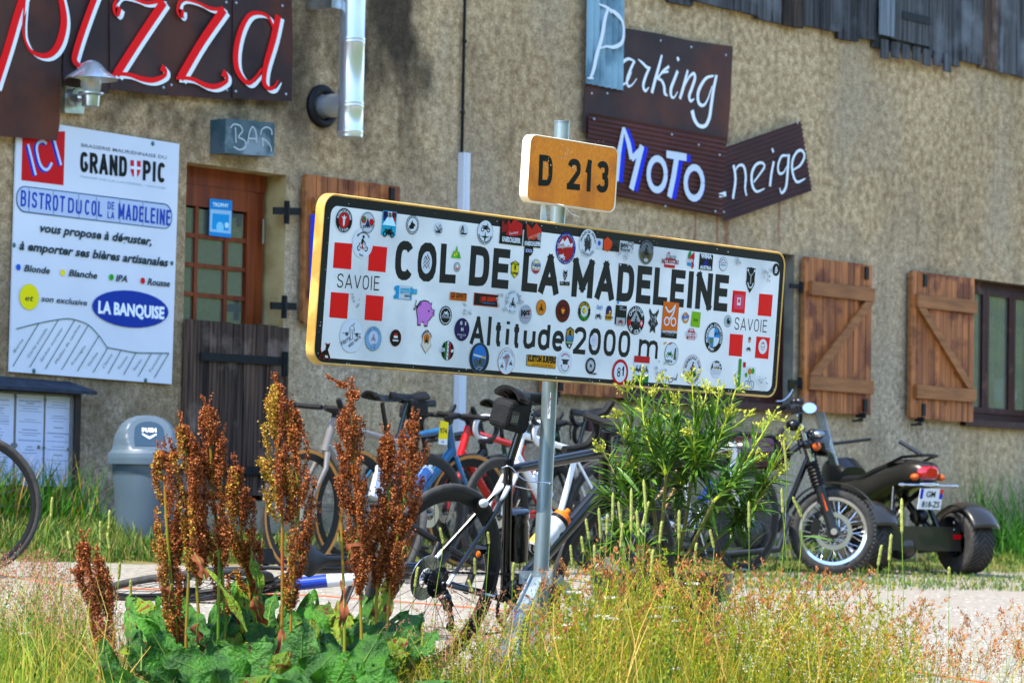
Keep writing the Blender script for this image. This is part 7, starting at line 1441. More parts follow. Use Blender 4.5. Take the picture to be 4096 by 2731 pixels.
# short turf under everything
v=Veg(); P0,P1=stems(11000,-60,2420,80,330,8.6,11.6,spread=30); P1[:,2]=np.minimum(P1[:,2],P0[:,2]+rng.uniform(.05,.30,len(P0)))
S_=spine(P0,P1,4,.5); v.strips(S_,np.array([.0022,.0019,.0013,.0002])[None,:]*rng.uniform(.7,1.5,(len(P0),1)),rside(len(P0)),0)
tag(v.build('grass',[G_gr]),'green and yellowing blades of grass in the foreground','grass',kind='stuff')
v=Veg(); P0,P1=stems(1700,-60,2420,25,240,8.8,11.4,spread=80)
S_=spine(P0,P1,5,.4); v.strips(S_,np.array([.0013,.0012,.001,.0008,.0004])[None,:]*rng.uniform(.7,1.6,(len(P0),1)),rside(len(P0)),0)
tag(v.build('dry_grass',[G_dry]),'thin straw coloured stalks among the foreground grass','grass',kind='stuff')
# loose brown panicles
def panicles(n,x0,x1,lo,hi,z0,z1,name,label,m,fn=dens,size=.0042,L0=.10,per=34,stem=G_stem,spread=35,tight=.35):
    v=Veg(); P0,P1=stems(n,x0,x1,lo,hi,z0,z1,fn,spread); S_=spine(P0,P1,6,.3); v.strips(S_,np.full((n,6),.0008)*np.array([1.3,1.2,1,1,.8,.6]),rside(n),1)
    C=[];D=[]
    for i in range(n):
        top=S_[i,-1]; dr=S_[i,-1]-S_[i,-2]; dr/=np.linalg.norm(dr)+1e-9; Lh=L0*random.uniform(.6,1.3)
        for b in range(random.randint(6,9)):
            t=random.random(); st_=top-dr*Lh*t; a=random.uniform(0,6.28); out=np.array([math.cos(a),math.sin(a),0])*tight+dr; out/=np.linalg.norm(out); bl=Lh*(.16+.30*t)
            m_=per//8
            for q in range(m_): C.append(st_+out*bl*(.3+.7*q/m_)+rng.normal(size=3)*.0016); D.append(out)
    C=np.array(C);D=np.array(D)+rng.normal(size=(len(C),3))*.35; D/=np.linalg.norm(D,axis=1)[:,None]
    v.dirflakes(C,D,rng.uniform(.7,1.4,len(C))*size*1.9,size*.38,0); tag(v.build(name,[m,stem]),label,'grass',kind='stuff')
panicles(560,1180,2050,-10,200,9.0,11.0,'brown_panicle_grass','brown flowering grass panicles right of the sign post',G_pan,spread=70,size=.005)
panicles(130,2040,2400,-40,120,8.6,10.2,'sparse_panicle_grass','sparse rusty grass panicles in front of the pale gravel',G_pan,fn=lambda x:1,size=.0046)
panicles(420,-40,340,-25,150,9.2,11.2,'pinkish_panicle_grass','pinkish straw grass panicles at the lower left',G_pink,tight=.8,size=.0038)
panicles(110,880,1250,-30,140,9.4,11.0,'light_panicle_grass','loose pale panicles in front of the bike wheel',G_pink,fn=lambda x:1,tight=.6)
# yellow-green fuzzy herb
def herb(n,x0,x1,lo,hi,z0,z1,name,label,mats,fn=dens,whorls=20,L=.011,spread=40,tipw=None,bend=.35):
    v=Veg(); P0,P1=stems(n,x0,x1,lo,hi,z0,z1,fn,spread); S_=spine(P0,P1,7,bend); v.strips(S_,np.full((n,7),.0011),rside(n),0)
    C=[];D=[];T=[]
    for i in range(n):
        for w in range(whorls):
            t=.35+.65*(w+random.random())/whorls; f=t*6; j=min(5,int(f)); p=S_[i,j]*(1-(f-j))+S_[i,j+1]*(f-j); d_=S_[i,j+1]-S_[i,j]; d_/=np.linalg.norm(d_)+1e-9
            for q in range(5): a=random.uniform(0,6.28); o_=np.array([math.cos(a),math.sin(a),.35])+d_*random.uniform(.3,1.2); C.append(p); D.append(o_/np.linalg.norm(o_)); T.append(t)
    C=np.array(C);D=np.array(D);T=np.array(T); v.dirflakes(C,D,rng.uniform(.6,1.3,len(C))*L*(1.25-.6*T),L*.13,0)
    if tipw:
        m_=T>.72; c2=C[m_]+D[m_]*(L*.8); c2=c2[rng.random(len(c2))<.4]; v.flakes(c2,.0019,1,.8)
    tag(v.build(name,mats),label,'herb',kind='stuff')
herb(430,1250,2060,0,200,8.9,10.8,'yellow_herb','yellow green bushy herbs in front of the gravel',[G_yg],L=.016,spread=60,bend=.45)
herb(170,1700,2100,60,230,8.7,10.0,'white_flowered_herb','green herb with tiny whitish flowers at the lower right',[G_yg,G_wh],tipw=True)
herb(330,860,2000,60,260,9.2,10.8,'green_herb','thin green herb below the near bike',[G_herb,G_yg],fn=lambda x:1)
herb(90,-40,300,40,200,9.2,10.8,'green_herb','green leafy herb among the pink grasses at the left',[G_herb,G_yg],fn=lambda x:1)
herb(150,850,1270,-10,150,9.2,10.9,'wiry_herb','wiry yellow green herb tangled in front of the near bike',[G_yg],fn=lambda x:1,spread=60,bend=.5)
panicles(80,860,1270,-60,90,9.6,10.9,'loose_panicle_grass','loose pinkish panicles before the near bike drivetrain',G_pink,fn=lambda x:1,tight=.6,spread=50)
# timothy stalks: individual things
tim_head={}
def timothy_mesh(L):
    mb=MB(); n=13; R_=[.0012]+[.0043]*(n-3)+[.0034,.0010]; mb.tube([(0,0,L*i/(n-1)) for i in range(n)],[r_*random.uniform(.9,1.1) for r_ in R_],8)
    for i in range(90): 
        t=random.random(); a=random.uniform(0,6.28); p=np.array([.0042*math.cos(a),.0042*math.sin(a),L*(.05+.9*t)]); d_=np.array([math.cos(a)*.6,math.sin(a)*.6,.8]); sd=np.array([-math.sin(a),math.cos(a),0]); mb.add([p-sd*.0011,p+sd*.0011,p+d_*.0034],[(0,1,2)])
    me=bpy.data.meshes.new('seed_head'); me.from_pydata([tuple(p) for p in mb.v],[],mb.f); me.materials.append(G_timo); return me
G_timo=mat('timothy_green','#868f48','#a8a765',scale=300,rough=.8,rnd=.14)
tims=[timothy_mesh(L) for L in (.05,.065,.08,.10)]
m_tst=mat('timothy_stem','#64862a','#8a9a3e',scale=10,rough=.7)
tl=[(1478,1100,1182,9.6),(1560,1170,1240,9.7),(1375,1165,1240,10.2),(1395,1180,1230,10.1),(1420,1150,1215,10.0),(1345,1190,1240,10.2),(1408,1130,1200,10.4),(1430,1200,1260,9.9),(1450,1120,1225,9.9),(1462,1170,1235,10.0),(1490,1150,1210,9.8),(1520,1195,1250,10),(1795,1120,1180,10.1),(1820,1140,1190,9.9),(1800,1010,1085,10.2),(1630,1215,1260,9.8),(1720,1150,1215,9.7),(1600,1245,1290,9.9),(1335,1230,1270,10.3),(1310,1250,1300,10.2),(1550,1300,1350,9.6),(1365,1250,1300,10),(1500,1260,1320,9.9),(1580,1330,1380,9.5),
 (2071,1143,1225,9.0),(2047,1225,1290,9.0),(2025,1250,1300,9.0),(2180,1300,1340,9.3),(155,1218,1262,9.6),(230,1195,1245,9.7),(228,1245,1290,9.7),(252,1170,1218,9.8),(246,1222,1262,9.8),(105,1265,1305,10),(275,1290,1330,9.9),(120,1140,1190,10.2),(140,1340,1385,9.8),(300,1330,1370,10),(75,1370,1410,9.8),(1160,1380,1440,10),(1075,1330,1360,10.1),(1090,1280,1320,10.2),(870,1190,1240,10.1),(960,1300,1350,10),(1010,1210,1250,10.2),(1180,1290,1335,10),(930,1250,1290,10.2),(1120,1220,1250,10.2)]
tlm=[(100,'the left edge of the picture'),(245,'the bin foot'),(900,'the rightmost dock'),(1100,'the near bike wheel'),(1400,'the left half of the pot'),(1530,'the oleander stems'),(1790,'the oleander right side'),(2060,'the trike')]
tl.sort(); TLL=[]
for q in tl:
    r_=min(tlm,key=lambda w:abs(w[0]-q[0])); TLL.append(r_)
def tlab(i):
    same=[j for j in range(len(tl)) if TLL[j]==TLL[i]]; n_=same.index(i); od=['leftmost','second from left','third from left','fourth from left','fifth from left','sixth from left','seventh from left','eighth from left','ninth from left','tenth from left','eleventh from left','twelfth from left','thirteenth from left','fourteenth from left','fifteenth from left','sixteenth from left','seventeenth from left','eighteenth from left']
    return 'timothy seed stalk before '+TLL[i][1]+', '+od[min(n_,17)]
for i9,(x,ya,yb,dp) in enumerate(tl):
    T_=atd(x*k,ya*k,dp); B_=atd((x-2)*k,yb*k,dp); L=np.linalg.norm(T_-B_); x2=x+random.gauss(0,6); B_=atd(x2*k,yb*k,dp); L=np.linalg.norm(T_-B_); bx=x+random.gauss(-10,26); g_=gpt(bx*k,dp); dr=(T_-B_)/L
    th=thing('timothy_stalk',tlab(i9),'grass stalk',g_,group='timothy grass stalks standing in the foreground'); th['kind']='thing'
    mb=MB(); mid=(g_+B_)/2+(B_-T_)*.35*(np.linalg.norm(g_-B_)); mb.tube(smooth_pts([g_,g_*.35+B_*.65-(T_-B_)*.0+np.array([random.gauss(0,.008),0,0]),B_,T_-(T_-B_)*.1],4),.0011,5); mb.build('stalk',m_tst,th)
    me=min(tims,key=lambda m:abs(max(v_.co.z for v_ in m.vertices)-L)); ob=link('seed_head',me,th); ml=max(v_.co.z for v_ in me.vertices)
    ob.matrix_parent_inverse=INV[th]; ob.matrix_basis=Matrix.Translation(Vector(B_))@Vector(dr).to_track_quat('Z','Y').to_matrix().to_4x4()@Matrix.Diagonal((1,1,L/ml,1))
# yarrow heads
ya_=[(1500,1415),(1345,1400),(1405,1420),(1405,1372),(1380,1415),(1318,1360),(1440,1400),(1530,1395),(1560,1425),(1640,1460),(1850,1360),(1440,1520),(1290,1465),(1555,1535),(250,1395),(262,1440),(60,1455),(1370,1475),(1590,1210+130),(1310,1435),(270,1405),(1505,1478)]
def YL(x,y):
    ref=[(1251,'the sign post'),(1340,'the pot rim'),(1405,'the pot front'),(1545,'the oleander foot'),(1800,'the gravel edge'),(220,'the leftmost dock'),(60,'the left edge')]
    r_=min(ref,key=lambda q:abs(q[0]-x)); same=sorted([q for q in ya_ if min(ref,key=lambda w:abs(w[0]-q[0]))==r_],key=lambda q:q[1]); n_=same.index((x,y)); o_=['highest','second highest','third highest','fourth highest','fifth highest','sixth highest','seventh highest','eighth highest'][min(n_,7)] if len(same)>1 else 'standing alone'
    return ('by '+r_[1]+', '+o_) if len(same)==1 else ('by '+r_[1]+', '+o_+' of its cluster')
for i,(x,y) in enumerate(ya_):
    dp=random.uniform(9.4,10.2); T_=atd(x*k,y*k,dp); g_=gpt((x+random.gauss(0,15))*k,dp)
    th=thing('yarrow','white yarrow head '+YL(x,y),'flower',g_,group='white yarrow flowers in the grass')
    mb=MB(); mb.tube(smooth_pts([g_,(g_+T_)/2+np.array([random.gauss(0,.01),0,0]),T_-np.array([0,0,.02])],4),.0012,5)
    v=Veg(); C=[]; 
    for j in range(70):
        a=random.uniform(0,6.28); r_=.022*math.sqrt(random.random()); C.append(T_+np.array([r_*math.cos(a),r_*math.sin(a),.003*random.random()-.1*r_*r_*10]))
    for j in range(9): a=j*.7; mb.tube([T_-np.array([0,0,.022]),T_+np.array([.015*math.cos(a),.015*math.sin(a),-.002])],.0007,4)
    mb.build('stalk',m_tst,th); v.flakes(np.array(C),.0034,0,.9); v.build('flower_head',[G_wh],th)
# verge growth near the wall
def wallgrass(n,x0,x1,y0,y1,h0,h1,name,label,m,wd_=.004,bend=.3):
    v=Veg(); X0=rng.uniform(x0,x1,n); Y0=rng.uniform(y0,y1,n); P0=np.array([(a,b,verge(a,b)-.01) for a,b in zip(X0,Y0)]); h=rng.uniform(h0,h1,n); P1=P0+np.stack([rng.normal(0,.35,n)*h,rng.normal(0,.3,n)*h,h],1)
    S_=spine(P0,P1,4,bend); v.strips(S_,np.array([wd_,wd_*.85,wd_*.6,wd_*.1])[None,:]*rng.uniform(.6,1.4,(n,1)),rside(n),0); tag(v.build(name,[m]),label,'grass',kind='stuff')
xl=X_(*o(-60,1200),-.9); xr=X_(*o(470,1200),-.9)
wallgrass(6500,xl,xr,-1.35,-.1,.03,.13,'verge_grass','green grass on the bank at the foot of the wall round the bin',G_vg)
wallgrass(900,xl,X_(*o(235,1200),-.5),-.6,-.08,.15,.42,'tall_verge_grass','taller grass and weeds below the menu case',G_herb,.006)
wallgrass(260,xl,X_(*o(235,1200),-.5),-.6,-.08,.25,.50,'dry_verge_grass','dry straw grass standing below the menu case',G_dry,.003)
xa,xb=X_(*o(640,1300),-1.2),X_(*o(2420,1300),-1)
wallgrass(9000,xa,xb+1,-1.6,-.05,.02,.08,'verge_grass','short patchy grass along the wall behind the motorcycles',G_vg,.004)
wallgrass(800,X_(*o(2262,1250),-.5),xb+1.5,-.8,-.1,.2,.75,'tall_wall_grass','clump of tall dark green grass against the wall at the far right',G_herb,.005,.2)
wallgrass(5000,X_(*o(1500,1310),-2.3),X_(*o(2420,1310),-2.6)+1,-3.2,-1.7,.015,.05,'patchy_turf','patches of low weeds on the gravel before the motorcycles',G_vg,.005)
# pebbles on the gravel
N=16000; xs0=rng.uniform(-2,14,N); P=[]
px=rng.uniform(0,4200,N); dp=11/(rng.uniform(.45,1.12,N)); P=np.array([gpt(a,b) for a,b in zip(px,dp)]); sz=rng.uniform(.003,.008,N)*np.clip(dp/11,1,1.3)
base=np.array([(1,0,0),(0,1,0),(-1,0,0),(0,-1,0),(0,0,.7),(0,0,-.5)]); V=P[:,None,:]+base[None]*sz[:,None,None]*rng.uniform(.6,1.25,(N,6,1)); a=rng.uniform(0,6.28,N)
F_=np.array([(0,1,4),(1,2,4),(2,3,4),(3,0,4)])[None]+(np.arange(N)*6)[:,None,None]
m_peb=ramp_island('pebbles',['#6f6963','#8d867e','#aaa39a','#c2bcb3','#7d7468'],trans=0,rough=.9)
tag(npmesh('pebbles',V.reshape(-1,3),F_.reshape(-1,3),[m_peb]),'loose pale pebbles lying on the gravel lot','gravel',kind='stuff')
# orange cord
cs=[(-120,2290),(0,2302),(220,2340),(430,2352),(800,2370),(1206,2383),(1354,2392),(1900,2435),(2300,2478),(2906,2555),(3092,2597),(3157,2611),(3469,2662),(3632,2685),(3889,2727),(4150,2765)]
P=[atG(*c_)+np.array([0,0,.006]) for c_ in cs]; Q=smooth_pts(P,6)
for q in Q: q[2]=ground(q[0],q[1])+.006
mb=MB(); mb.tube(Q,.0035,6); tag(mb.build('orange_cord',mat('orange_cord','#c9693a',rough=.8)),'long orange cord lying across the gravel','cord')
# ================================================================== docks
m_dst=mat('dock_stem','#7d8a2a','#9a4a1c',scale=7,rough=.6,stretch=(1,1,.25),c3='#5a7a24',s3=9)
G_dock=ramp_island('dock_fruit_rust',['#643112','#8a4a20','#a6622e','#bb7d44','#713a18'],trans=.12,rough=.7)
G_dockg=ramp_island('dock_fruit_olive',['#8a6a20','#b09a3a','#c0a848','#a86a2c','#b58634'],trans=.15,rough=.7)
def leafmat(name,a,b,spot,t3=.62,b3=.66):
    m=mat(name,a,b,scale=14,rough=.45,c3=spot,s3=42,t3=t3,b3=b3,trans=.3,spec=.3,bump=1.0,bs=95,rnd=.25); return m
m_leaf=leafmat('dock_leaf','#28540c','#4c8020','#57281c',.66,.70); m_leaf2=leafmat('dock_leaf_pale','#32601c','#5a8a38','#5c3430',.62,.67); m_leaf3=leafmat('dock_leaf_yellow','#5c7a14','#86962c','#7c3414',.56,.62); m_leafd=mat('dock_leaf_dead','#5c2f18','#8a5230',scale=14,rough=.8,trans=.15)
def leafgeo(L,W,curl,wave,seed,nx=22,ny=13,pet=.0):
    rs=np.random.default_rng(seed); V=[];F=[]; ph=rs.uniform(0,6,6); hole=set()
    for i in range(nx+1):
        t=i/nx; w=W*(math.sin(math.pi*min(1,t*.96+.04)**.75))**.62*(1-.25*t); 
        for j in range(ny):
            b=-1+2*j/(ny-1); x=t*L; y=b*w*(1+.06*math.sin(9*t+ph[0]+b)); ab=abs(b)
            rib=math.sin((t*L*78)-ab*w*52)*.0034*(ab**.5)*(1-ab*.3)
            z=-curl*L*(t-.15)**2+ .10*W*(1-(1-ab)**2)*-1.0+wave*1.2*W*math.sin(t*13+ph[1]+(2 if b>0 else 0))*ab**2+rib+.0022*math.sin(x*150+y*130+ph[2])*math.sin(y*190-x*90)+.05*W*math.sin(5*t+3*b+ph[3])
            V.append((x,y,z))
    for i in range(nx):
        for j in range(ny-1): F.append((i*ny+j,(i+1)*ny+j,(i+1)*ny+j+1,i*ny+j+1))
    # nibbled holes
    F=[f for n_,f in enumerate(F) if not (rs.random()<.018)]
    return V,F
def place_leaf(parent,base,tip,width,m,seed,curl=.3,wave=.22,roll=0,name='leaf'):
    base=np.array(base);tip=np.array(tip); x=tip-base; L=np.linalg.norm(x); x/=L; view=CAM-(base+tip)/2; view/=np.linalg.norm(view); nrm=view*.8+np.array([-.25,-.1,.75]); y=np.cross(nrm,x); y/=np.linalg.norm(y); z=np.cross(x,y)
    c,s=math.cos(roll),math.sin(roll); y2=c*y+s*z; z2=-s*y+c*z; V,F=leafgeo(L,width,curl,wave,seed)
    V=[tuple(base+x*a+y2*b+z2*c_) for a,b,c_ in V]; mb=MB(); mb.add(V,F); ob=mb.build(name,m,parent,ang=80)
    mb=MB(); mb.tube([base,base+x*L*.02,base+x*L*.5+z2*(-curl*L*.12+.001),base+x*L*.9+z2*(-curl*L*.56+.001)],[.003,.003,.0016,.0006],6); sub(ob); mb.build('midrib',mat('dock_midrib','#5f8a34','#7a8a40',scale=9,rough=.5),ob); return ob
def head(pts,hw,dep,n,m1,m2=None,frac=0,parent=None):
    hw=[w*1.25+1 for w in hw]; n=int(n*2.1)
    """seed head: pts ov px top->bottom with half widths; appressed branchlets full of small fruits"""
    C=[];MI=[]; P=[atd(x*k,y*k,dep) for x,y in pts]; S_=smooth_pts([np.append(p,w*k/FPX*dep) for p,w in zip(P,hw)],8); S_=np.array(S_); M_=len(S_); L=np.sum(np.linalg.norm(np.diff(S_[:,:3],axis=0),axis=1))
    nb=int(L/.011)+6; up=(S_[0,:3]-S_[-1,:3]); up/=np.linalg.norm(up); side=RGT
    for b in range(nb):
        j=random.randint(2,M_-1) if b>3 else 3; R0=S_[j,3]; a=random.uniform(0,6.28); o_=RGT*math.cos(a)+FWD*math.sin(a); bl=random.uniform(.05,.13); reach=R0*random.uniform(.55,1.12)
        mm=int(n/nb)
        for q in range(mm):
            t=(q+random.random())/mm; jj=max(0,j-(bl*t/L*M_)); j0=int(jj); c=S_[j0,:3]; w=S_[j0,3]; r_=min(reach*(.25+.85*t**.6),w*1.15); cl=rng.normal(size=3)*.0042*(1.0 if (q%7) else 1.6)
            C.append(c+o_*r_+cl); MI.append(1 if (m2 and math.cos(a)<-.1 and random.random()<frac*1.6) else 0)
    # ragged tips
    for b in range(3):
        c=S_[0,:3].copy(); d_=up+RGT*random.gauss(0,.25); d_/=np.linalg.norm(d_)
        for q in range(26): C.append(c+d_*(.002*q)*random.uniform(.8,1.1)+rng.normal(size=3)*.0022); MI.append(0)
    v=Veg(); C=np.array(C); v.flakes(C,rng.uniform(.0024,.0042,len(C)),np.array(MI),.85); v.flakes(C+rng.normal(size=C.shape)*.0018,rng.uniform(.002,.0038,len(C)),np.array(MI),.85)
    return v.build('seed_head',[m1,m2 or m1],parent)
heads=[
 ('leaning rusty dock at the far left of the clump',9.5,[[(193,1256),(205,1300),(218,1370),(235,1430),(250,1500),(268,1570)],[5,14,20,19,15,12]],[[(228,1290),(238,1340),(250,1400),(262,1450)],[4,11,12,10]],[[(178,1312),(190,1350),(205,1395)],[5,9,8]]),
 ('bushy rusty dock in front of the bin',9.7,[[(372,1046),(378,1090),(382,1160),(385,1240),(392,1330),(403,1420),(408,1488)],[6,18,27,27,24,19,13]],[[(398,1045),(402,1090)],[4,8]],[[(418,985),(424,1015),(432,1060),(436,1130),(440,1200),(440,1260),(434,1310)],[4,14,24,27,29,26,18]],[[(447,1150),(452,1200),(455,1280),(452,1350)],[6,22,26,16]]),
 ('slim dock before the plank half door, rising to a narrow point',9.75,[[(478,943),(480,975),(484,1020),(486,1065),(488,1100),(492,1160),(500,1230),(508,1290),(515,1350),(518,1425)],[4,15,22,22,17,25,33,32,27,18]],[[(506,1010),(509,1050),(508,1090)],[4,8,9]]),
 ('shorter dock with a pointed top right of the slim one',9.9,[[(545,1080),(547,1120),(548,1170),(556,1240),(566,1300),(574,1360)],[5,17,24,32,30,22]],[[(578,1250),(582,1300),(585,1350)],[10,22,18]]),
 ('tallest and thickest dock, partly olive, left of the wall bikes',9.6,[[(637,893),(640,935),(640,990),(638,1050),(640,1110),(645,1160),(648,1200)],[3,22,33,36,36,36,26]],[[(668,950),(672,1010),(680,1080),(686,1140),(682,1220),(676,1300),(672,1360),(668,1400)],[6,22,28,33,32,28,24,15]]),
 ('dock with a tip curling left in front of the grey bike',9.65,[[(812,905),(812,940),(808,990),(812,1040),(812,1110),(820,1180),(828,1250),(832,1320),(828,1375)],[6,24,30,28,27,28,30,24,12]],[[(785,884),(797,888),(808,897)],[4,5,6]],[[(783,1100),(784,1200)],[2,5]]),
 ('wide dock with two tops just left of the near bike wheel',9.7,[[(948,976),(944,1020),(940,1070),(932,1130),(925,1190),(910,1250),(900,1310),(893,1370)],[5,24,31,34,34,32,26,16]],[[(889,1010),(890,1050),(893,1100),(893,1160),(885,1220),(872,1290),(866,1350)],[4,13,20,25,28,24,14]]),
]
bases=[(262,1620),(440,1640),(515,1640),(570,1640),(655,1640),(835,1640),(870,1640)]
for i,(lab,dp,*hs) in enumerate(heads):
    g_=gpt(bases[i][0]*k,dp); th=thing('dock_plant','%s'%lab,'dock plant',g_)
    for j,(pts,hw) in enumerate(hs):
        L=math.dist(pts[0],pts[-1]); n=int(L*sum(hw)/len(hw)*.62); n=min(n,4200)
        head(pts,hw,dp,max(n,60),G_dock,G_dockg if i in (1,4,3) else None,.75 if i==4 and j==0 else .3,th)
        if L>60:
            lx,ly=pts[-1]; b2=gpt((lx+(bases[i][0]-lx)*.3)*k,dp); mb=MB(); q=[atd(x*k,y*k,dp) for x,y in pts[1::2]]+[atd(lx*k,ly*k,dp)]
            mb.tube(smooth_pts(q+[(q[-1]+b2)/2+np.array([random.gauss(0,.01),0,0]),b2],4),.0045,8); mb.build('stem',m_dst,th)
    i_=i
ths=[o_ for o_ in COL.objects if o_.name.startswith('dock_plant')]
LV=[ # plant, base, tip, width(m), depth base, depth tip, material, curl, wave, roll
 (1,(400,1600),(288,1362),.075,9.5,9.7,'L2',.3,.2,0),(1,(420,1590),(345,1420),.07,9.35,9.3,'L',.2,.2,.3),(0,(330,1640),(190,1500),.06,9.3,9.3,'L3',.3,.25,0),(0,(300,1660),(150,1560),.065,9.1,9.0,'L2',.25,.2,.2),
 (1,(440,1500),(392,1345),.06,9.8,9.9,'L',.25,.2,-.3),(2,(430,1660),(600,1475),.11,9.1,9.0,'L2',.25,.14,.1),(2,(600,1620),(395,1485),.10,9.0,8.95,'L',.3,.16,0),(3,(560,1520),(590,1375),.06,9.9,10,'L',.2,.2,.2),
 (4,(690,1640),(690,1440),.095,9.3,9.25,'L2',.3,.15,0),(4,(640,1680),(480,1540),.10,8.9,8.8,'L2',.2,.14,.1),(4,(620,1500),(560,1310),.055,9.8,9.9,'L2',.4,.25,0),(3,(575,1450),(560,1318),.045,9.85,9.9,'L3',.3,.2,.4),
 (5,(800,1600),(862,1442),.085,9.3,9.35,'L',.3,.15,-.2),(5,(730,1660),(800,1500),.08,9.0,8.95,'L',.2,.2,.3),(6,(870,1520),(945,1385),.07,9.6,9.75,'L',.25,.15,.2),(6,(900,1680),(1000,1560),.08,9.0,8.9,'L2',.25,.2,0),
 (5,(760,1560),(735,1370),.06,9.7,9.8,'L',.35,.25,.5),(4,(700,1480),(735,1360),.05,9.8,9.9,'L3',.4,.3,-.5),(1,(470,1640),(370,1540),.08,9.0,8.9,'L',.2,.2,0),(2,(520,1680),(580,1560),.09,8.8,8.7,'L3',.3,.15,0),
 (6,(830,1680),(870,1540),.09,8.9,8.85,'L2',.3,.15,0),(5,(700,1700),(640,1560),.09,8.7,8.65,'L',.2,.2,0),(0,(240,1690),(210,1580),.07,9,8.95,'L',.2,.2,0),(1,(350,1560),(295,1450),.05,9.6,9.7,'L3',.4,.3,.4),
 (6,(860,1440),(915,1300),.035,9.9,10,'L3',.3,.3,.5),(3,(600,1600),(655,1500),.07,9.2,9.2,'L3',.3,.3,.3),(4,(590,1430),(610,1240),.022,9.8,9.8,'L3',.5,.4,.8)]
mm={'L':m_leaf,'L2':m_leaf2,'L3':m_leaf3}
rl=random.Random(31)
LV+=[(1,(400+i_*75,1500+(i_%3)*22),(370+i_*72+(i_%2)*60,1385+(i_%4)*14),.06,9.75,9.85,['L','L2','L3'][i_%3],.3,.3,.3*(i_%3-1)) for i_ in range(8)]
LV+=[(1,(350,1480),(300,1345),.05,9.9,10.0,'L2',.3,.3,.2),(1,(430,1470),(352,1352),.05,9.85,9.95,'L',.25,.3,-.2),(2,(500,1470),(545,1318),.05,9.95,10.05,'L',.3,.3,.3),(3,(560,1480),(610,1350),.055,9.9,10,'L2',.3,.3,-.3),(4,(690,1500),(722,1345),.05,9.9,9.95,'L',.35,.35,.2),(5,(790,1500),(765,1372),.055,9.9,9.95,'L3',.3,.3,-.3),(5,(830,1500),(870,1350),.055,9.85,9.95,'L',.3,.3,.2),(6,(900,1500),(965,1400),.055,9.8,9.85,'L2',.3,.3,0)]
for q_ in list(LV)*2:
    pi,b,t_,w,d0,d1,mt_,cu,wv,ro=q_; a_=rl.uniform(-.6,.6); L_=rl.uniform(.55,.95); dx,dy=(t_[0]-b[0])*L_,(t_[1]-b[1])*L_; b2_=(b[0]+rl.uniform(-60,60),b[1]+rl.uniform(-30,40)); dd=rl.uniform(-.3,.25)
    LV.append((pi,b2_,(b2_[0]+dx*math.cos(a_)-dy*math.sin(a_),b2_[1]+dx*math.sin(a_)+dy*math.cos(a_)),w*rl.uniform(.5,.85),d0+dd,d1+dd,rl.choice(['L','L','L2','L3']),rl.uniform(.2,.5),rl.uniform(.2,.4),rl.uniform(-.6,.6)))
for i,(pi,b,t_,w,d0,d1,mt_,cu,wv,ro) in enumerate(LV): place_leaf(ths[pi],atd(b[0]*k,b[1]*k,d0),atd(t_[0]*k,t_[1]*k,d1),w,mm[mt_],i+5,cu,wv,ro)
for i,(pi,b,t_,w) in enumerate([(2,(470,1330),(455,1250),.016),(1,(455,1430),(440,1500),.02),(3,(585,1370),(600,1450),.02),(4,(640,1530),(660,1430),.018),(5,(785,1440),(800,1330),.014),(5,(820,1240),(775,1300),.02),(1,(395,1340),(372,1410),.016),(4,(675,1560),(650,1500),.02)]):
    place_leaf(ths[pi],atd(b[0]*k,b[1]*k,9.5),atd(t_[0]*k,t_[1]*k,9.52),w,m_leafd,i+60,.6,.5,.5,name='dead_leaf')
# ================================================================== oleander in its pot
pc=atd(2650,2290,10.95); gz=ground(pc[0],pc[1]); ol=thing('oleander','potted oleander shrub with yellow green buds just right of the sign post','shrub',(pc[0],pc[1],gz))
pt_=thing('plant_pot','large dark grey round pot holding the oleander','pot',(pc[0],pc[1],gz)); hz_=pc[2]-gz
c=(pc[0],pc[1],gz); mb=MB(); mb.lathe([(0,0),(.16,0),(.17,.01),(.195,hz_-.09),(.222,hz_-.085),(.23,hz_),(.222,hz_+.002),(.212,hz_-.004),(.20,hz_-.05),(0,hz_-.052)],c,'z',48); mb.build('pot',mat('pot_grey','#22262b','#2c3137',scale=5,rough=.45),pt_,ang=30)
mb=MB(); mb.lathe([(0,hz_-.045),(.12,hz_-.04),(.206,hz_-.048)],c,'z',24); mb.build('soil',mat('soil','#3a2c20','#5a4634',scale=30,rough=.95,bump=.8),pt_)
m_ol=mat('oleander_leaf','#4a6c28','#6f923c',scale=12,rough=.36,trans=.2,rnd=.35); m_ol2=mat('oleander_leaf_young','#6a8c28','#86a23a',scale=12,rough=.4,trans=.3,rnd=.2); m_ols=mat('oleander_stem','#7d7a45','#8a8452',scale=10,rough=.7); m_olg=mat('oleander_shoot','#8a9a24','#a3a834',scale=10,rough=.6)
G_bud=ramp_island('oleander_buds',['#9aa83c','#b9b850','#c9c060','#94a23a'],trans=.15)
def olm(kind):
    n=9; V=[];F=[]; L=1.0
    for i in range(n+1):
        t=i/n; w=.054*math.sin(math.pi*min(1,t*.97+.03))**.8; z=-(.10+.10*kind)*t*t+ .02*math.sin(3*t+kind)
        V+=[(t,-w,z+w*.35),(t,0,z),(t,w,z+w*.35)]
    for i in range(n):
        a=3*i; F+=[(a,a+3,a+4,a+1),(a+1,a+4,a+5,a+2)]
    return V,F
lms=[]
for kd in range(4):
    for mt_ in (m_ol,m_ol2):
        V,F=olm(kd); me=bpy.data.meshes.new('leaf'); me.from_pydata(V,[],F); me.materials.append(mt_); me.polygons.foreach_set('use_smooth',[True]*len(F)); me.update(); lms.append(me)
leaves=[]  # (matrix, mesh, size)
bud=Veg(); st=MB(); sh_=MB()
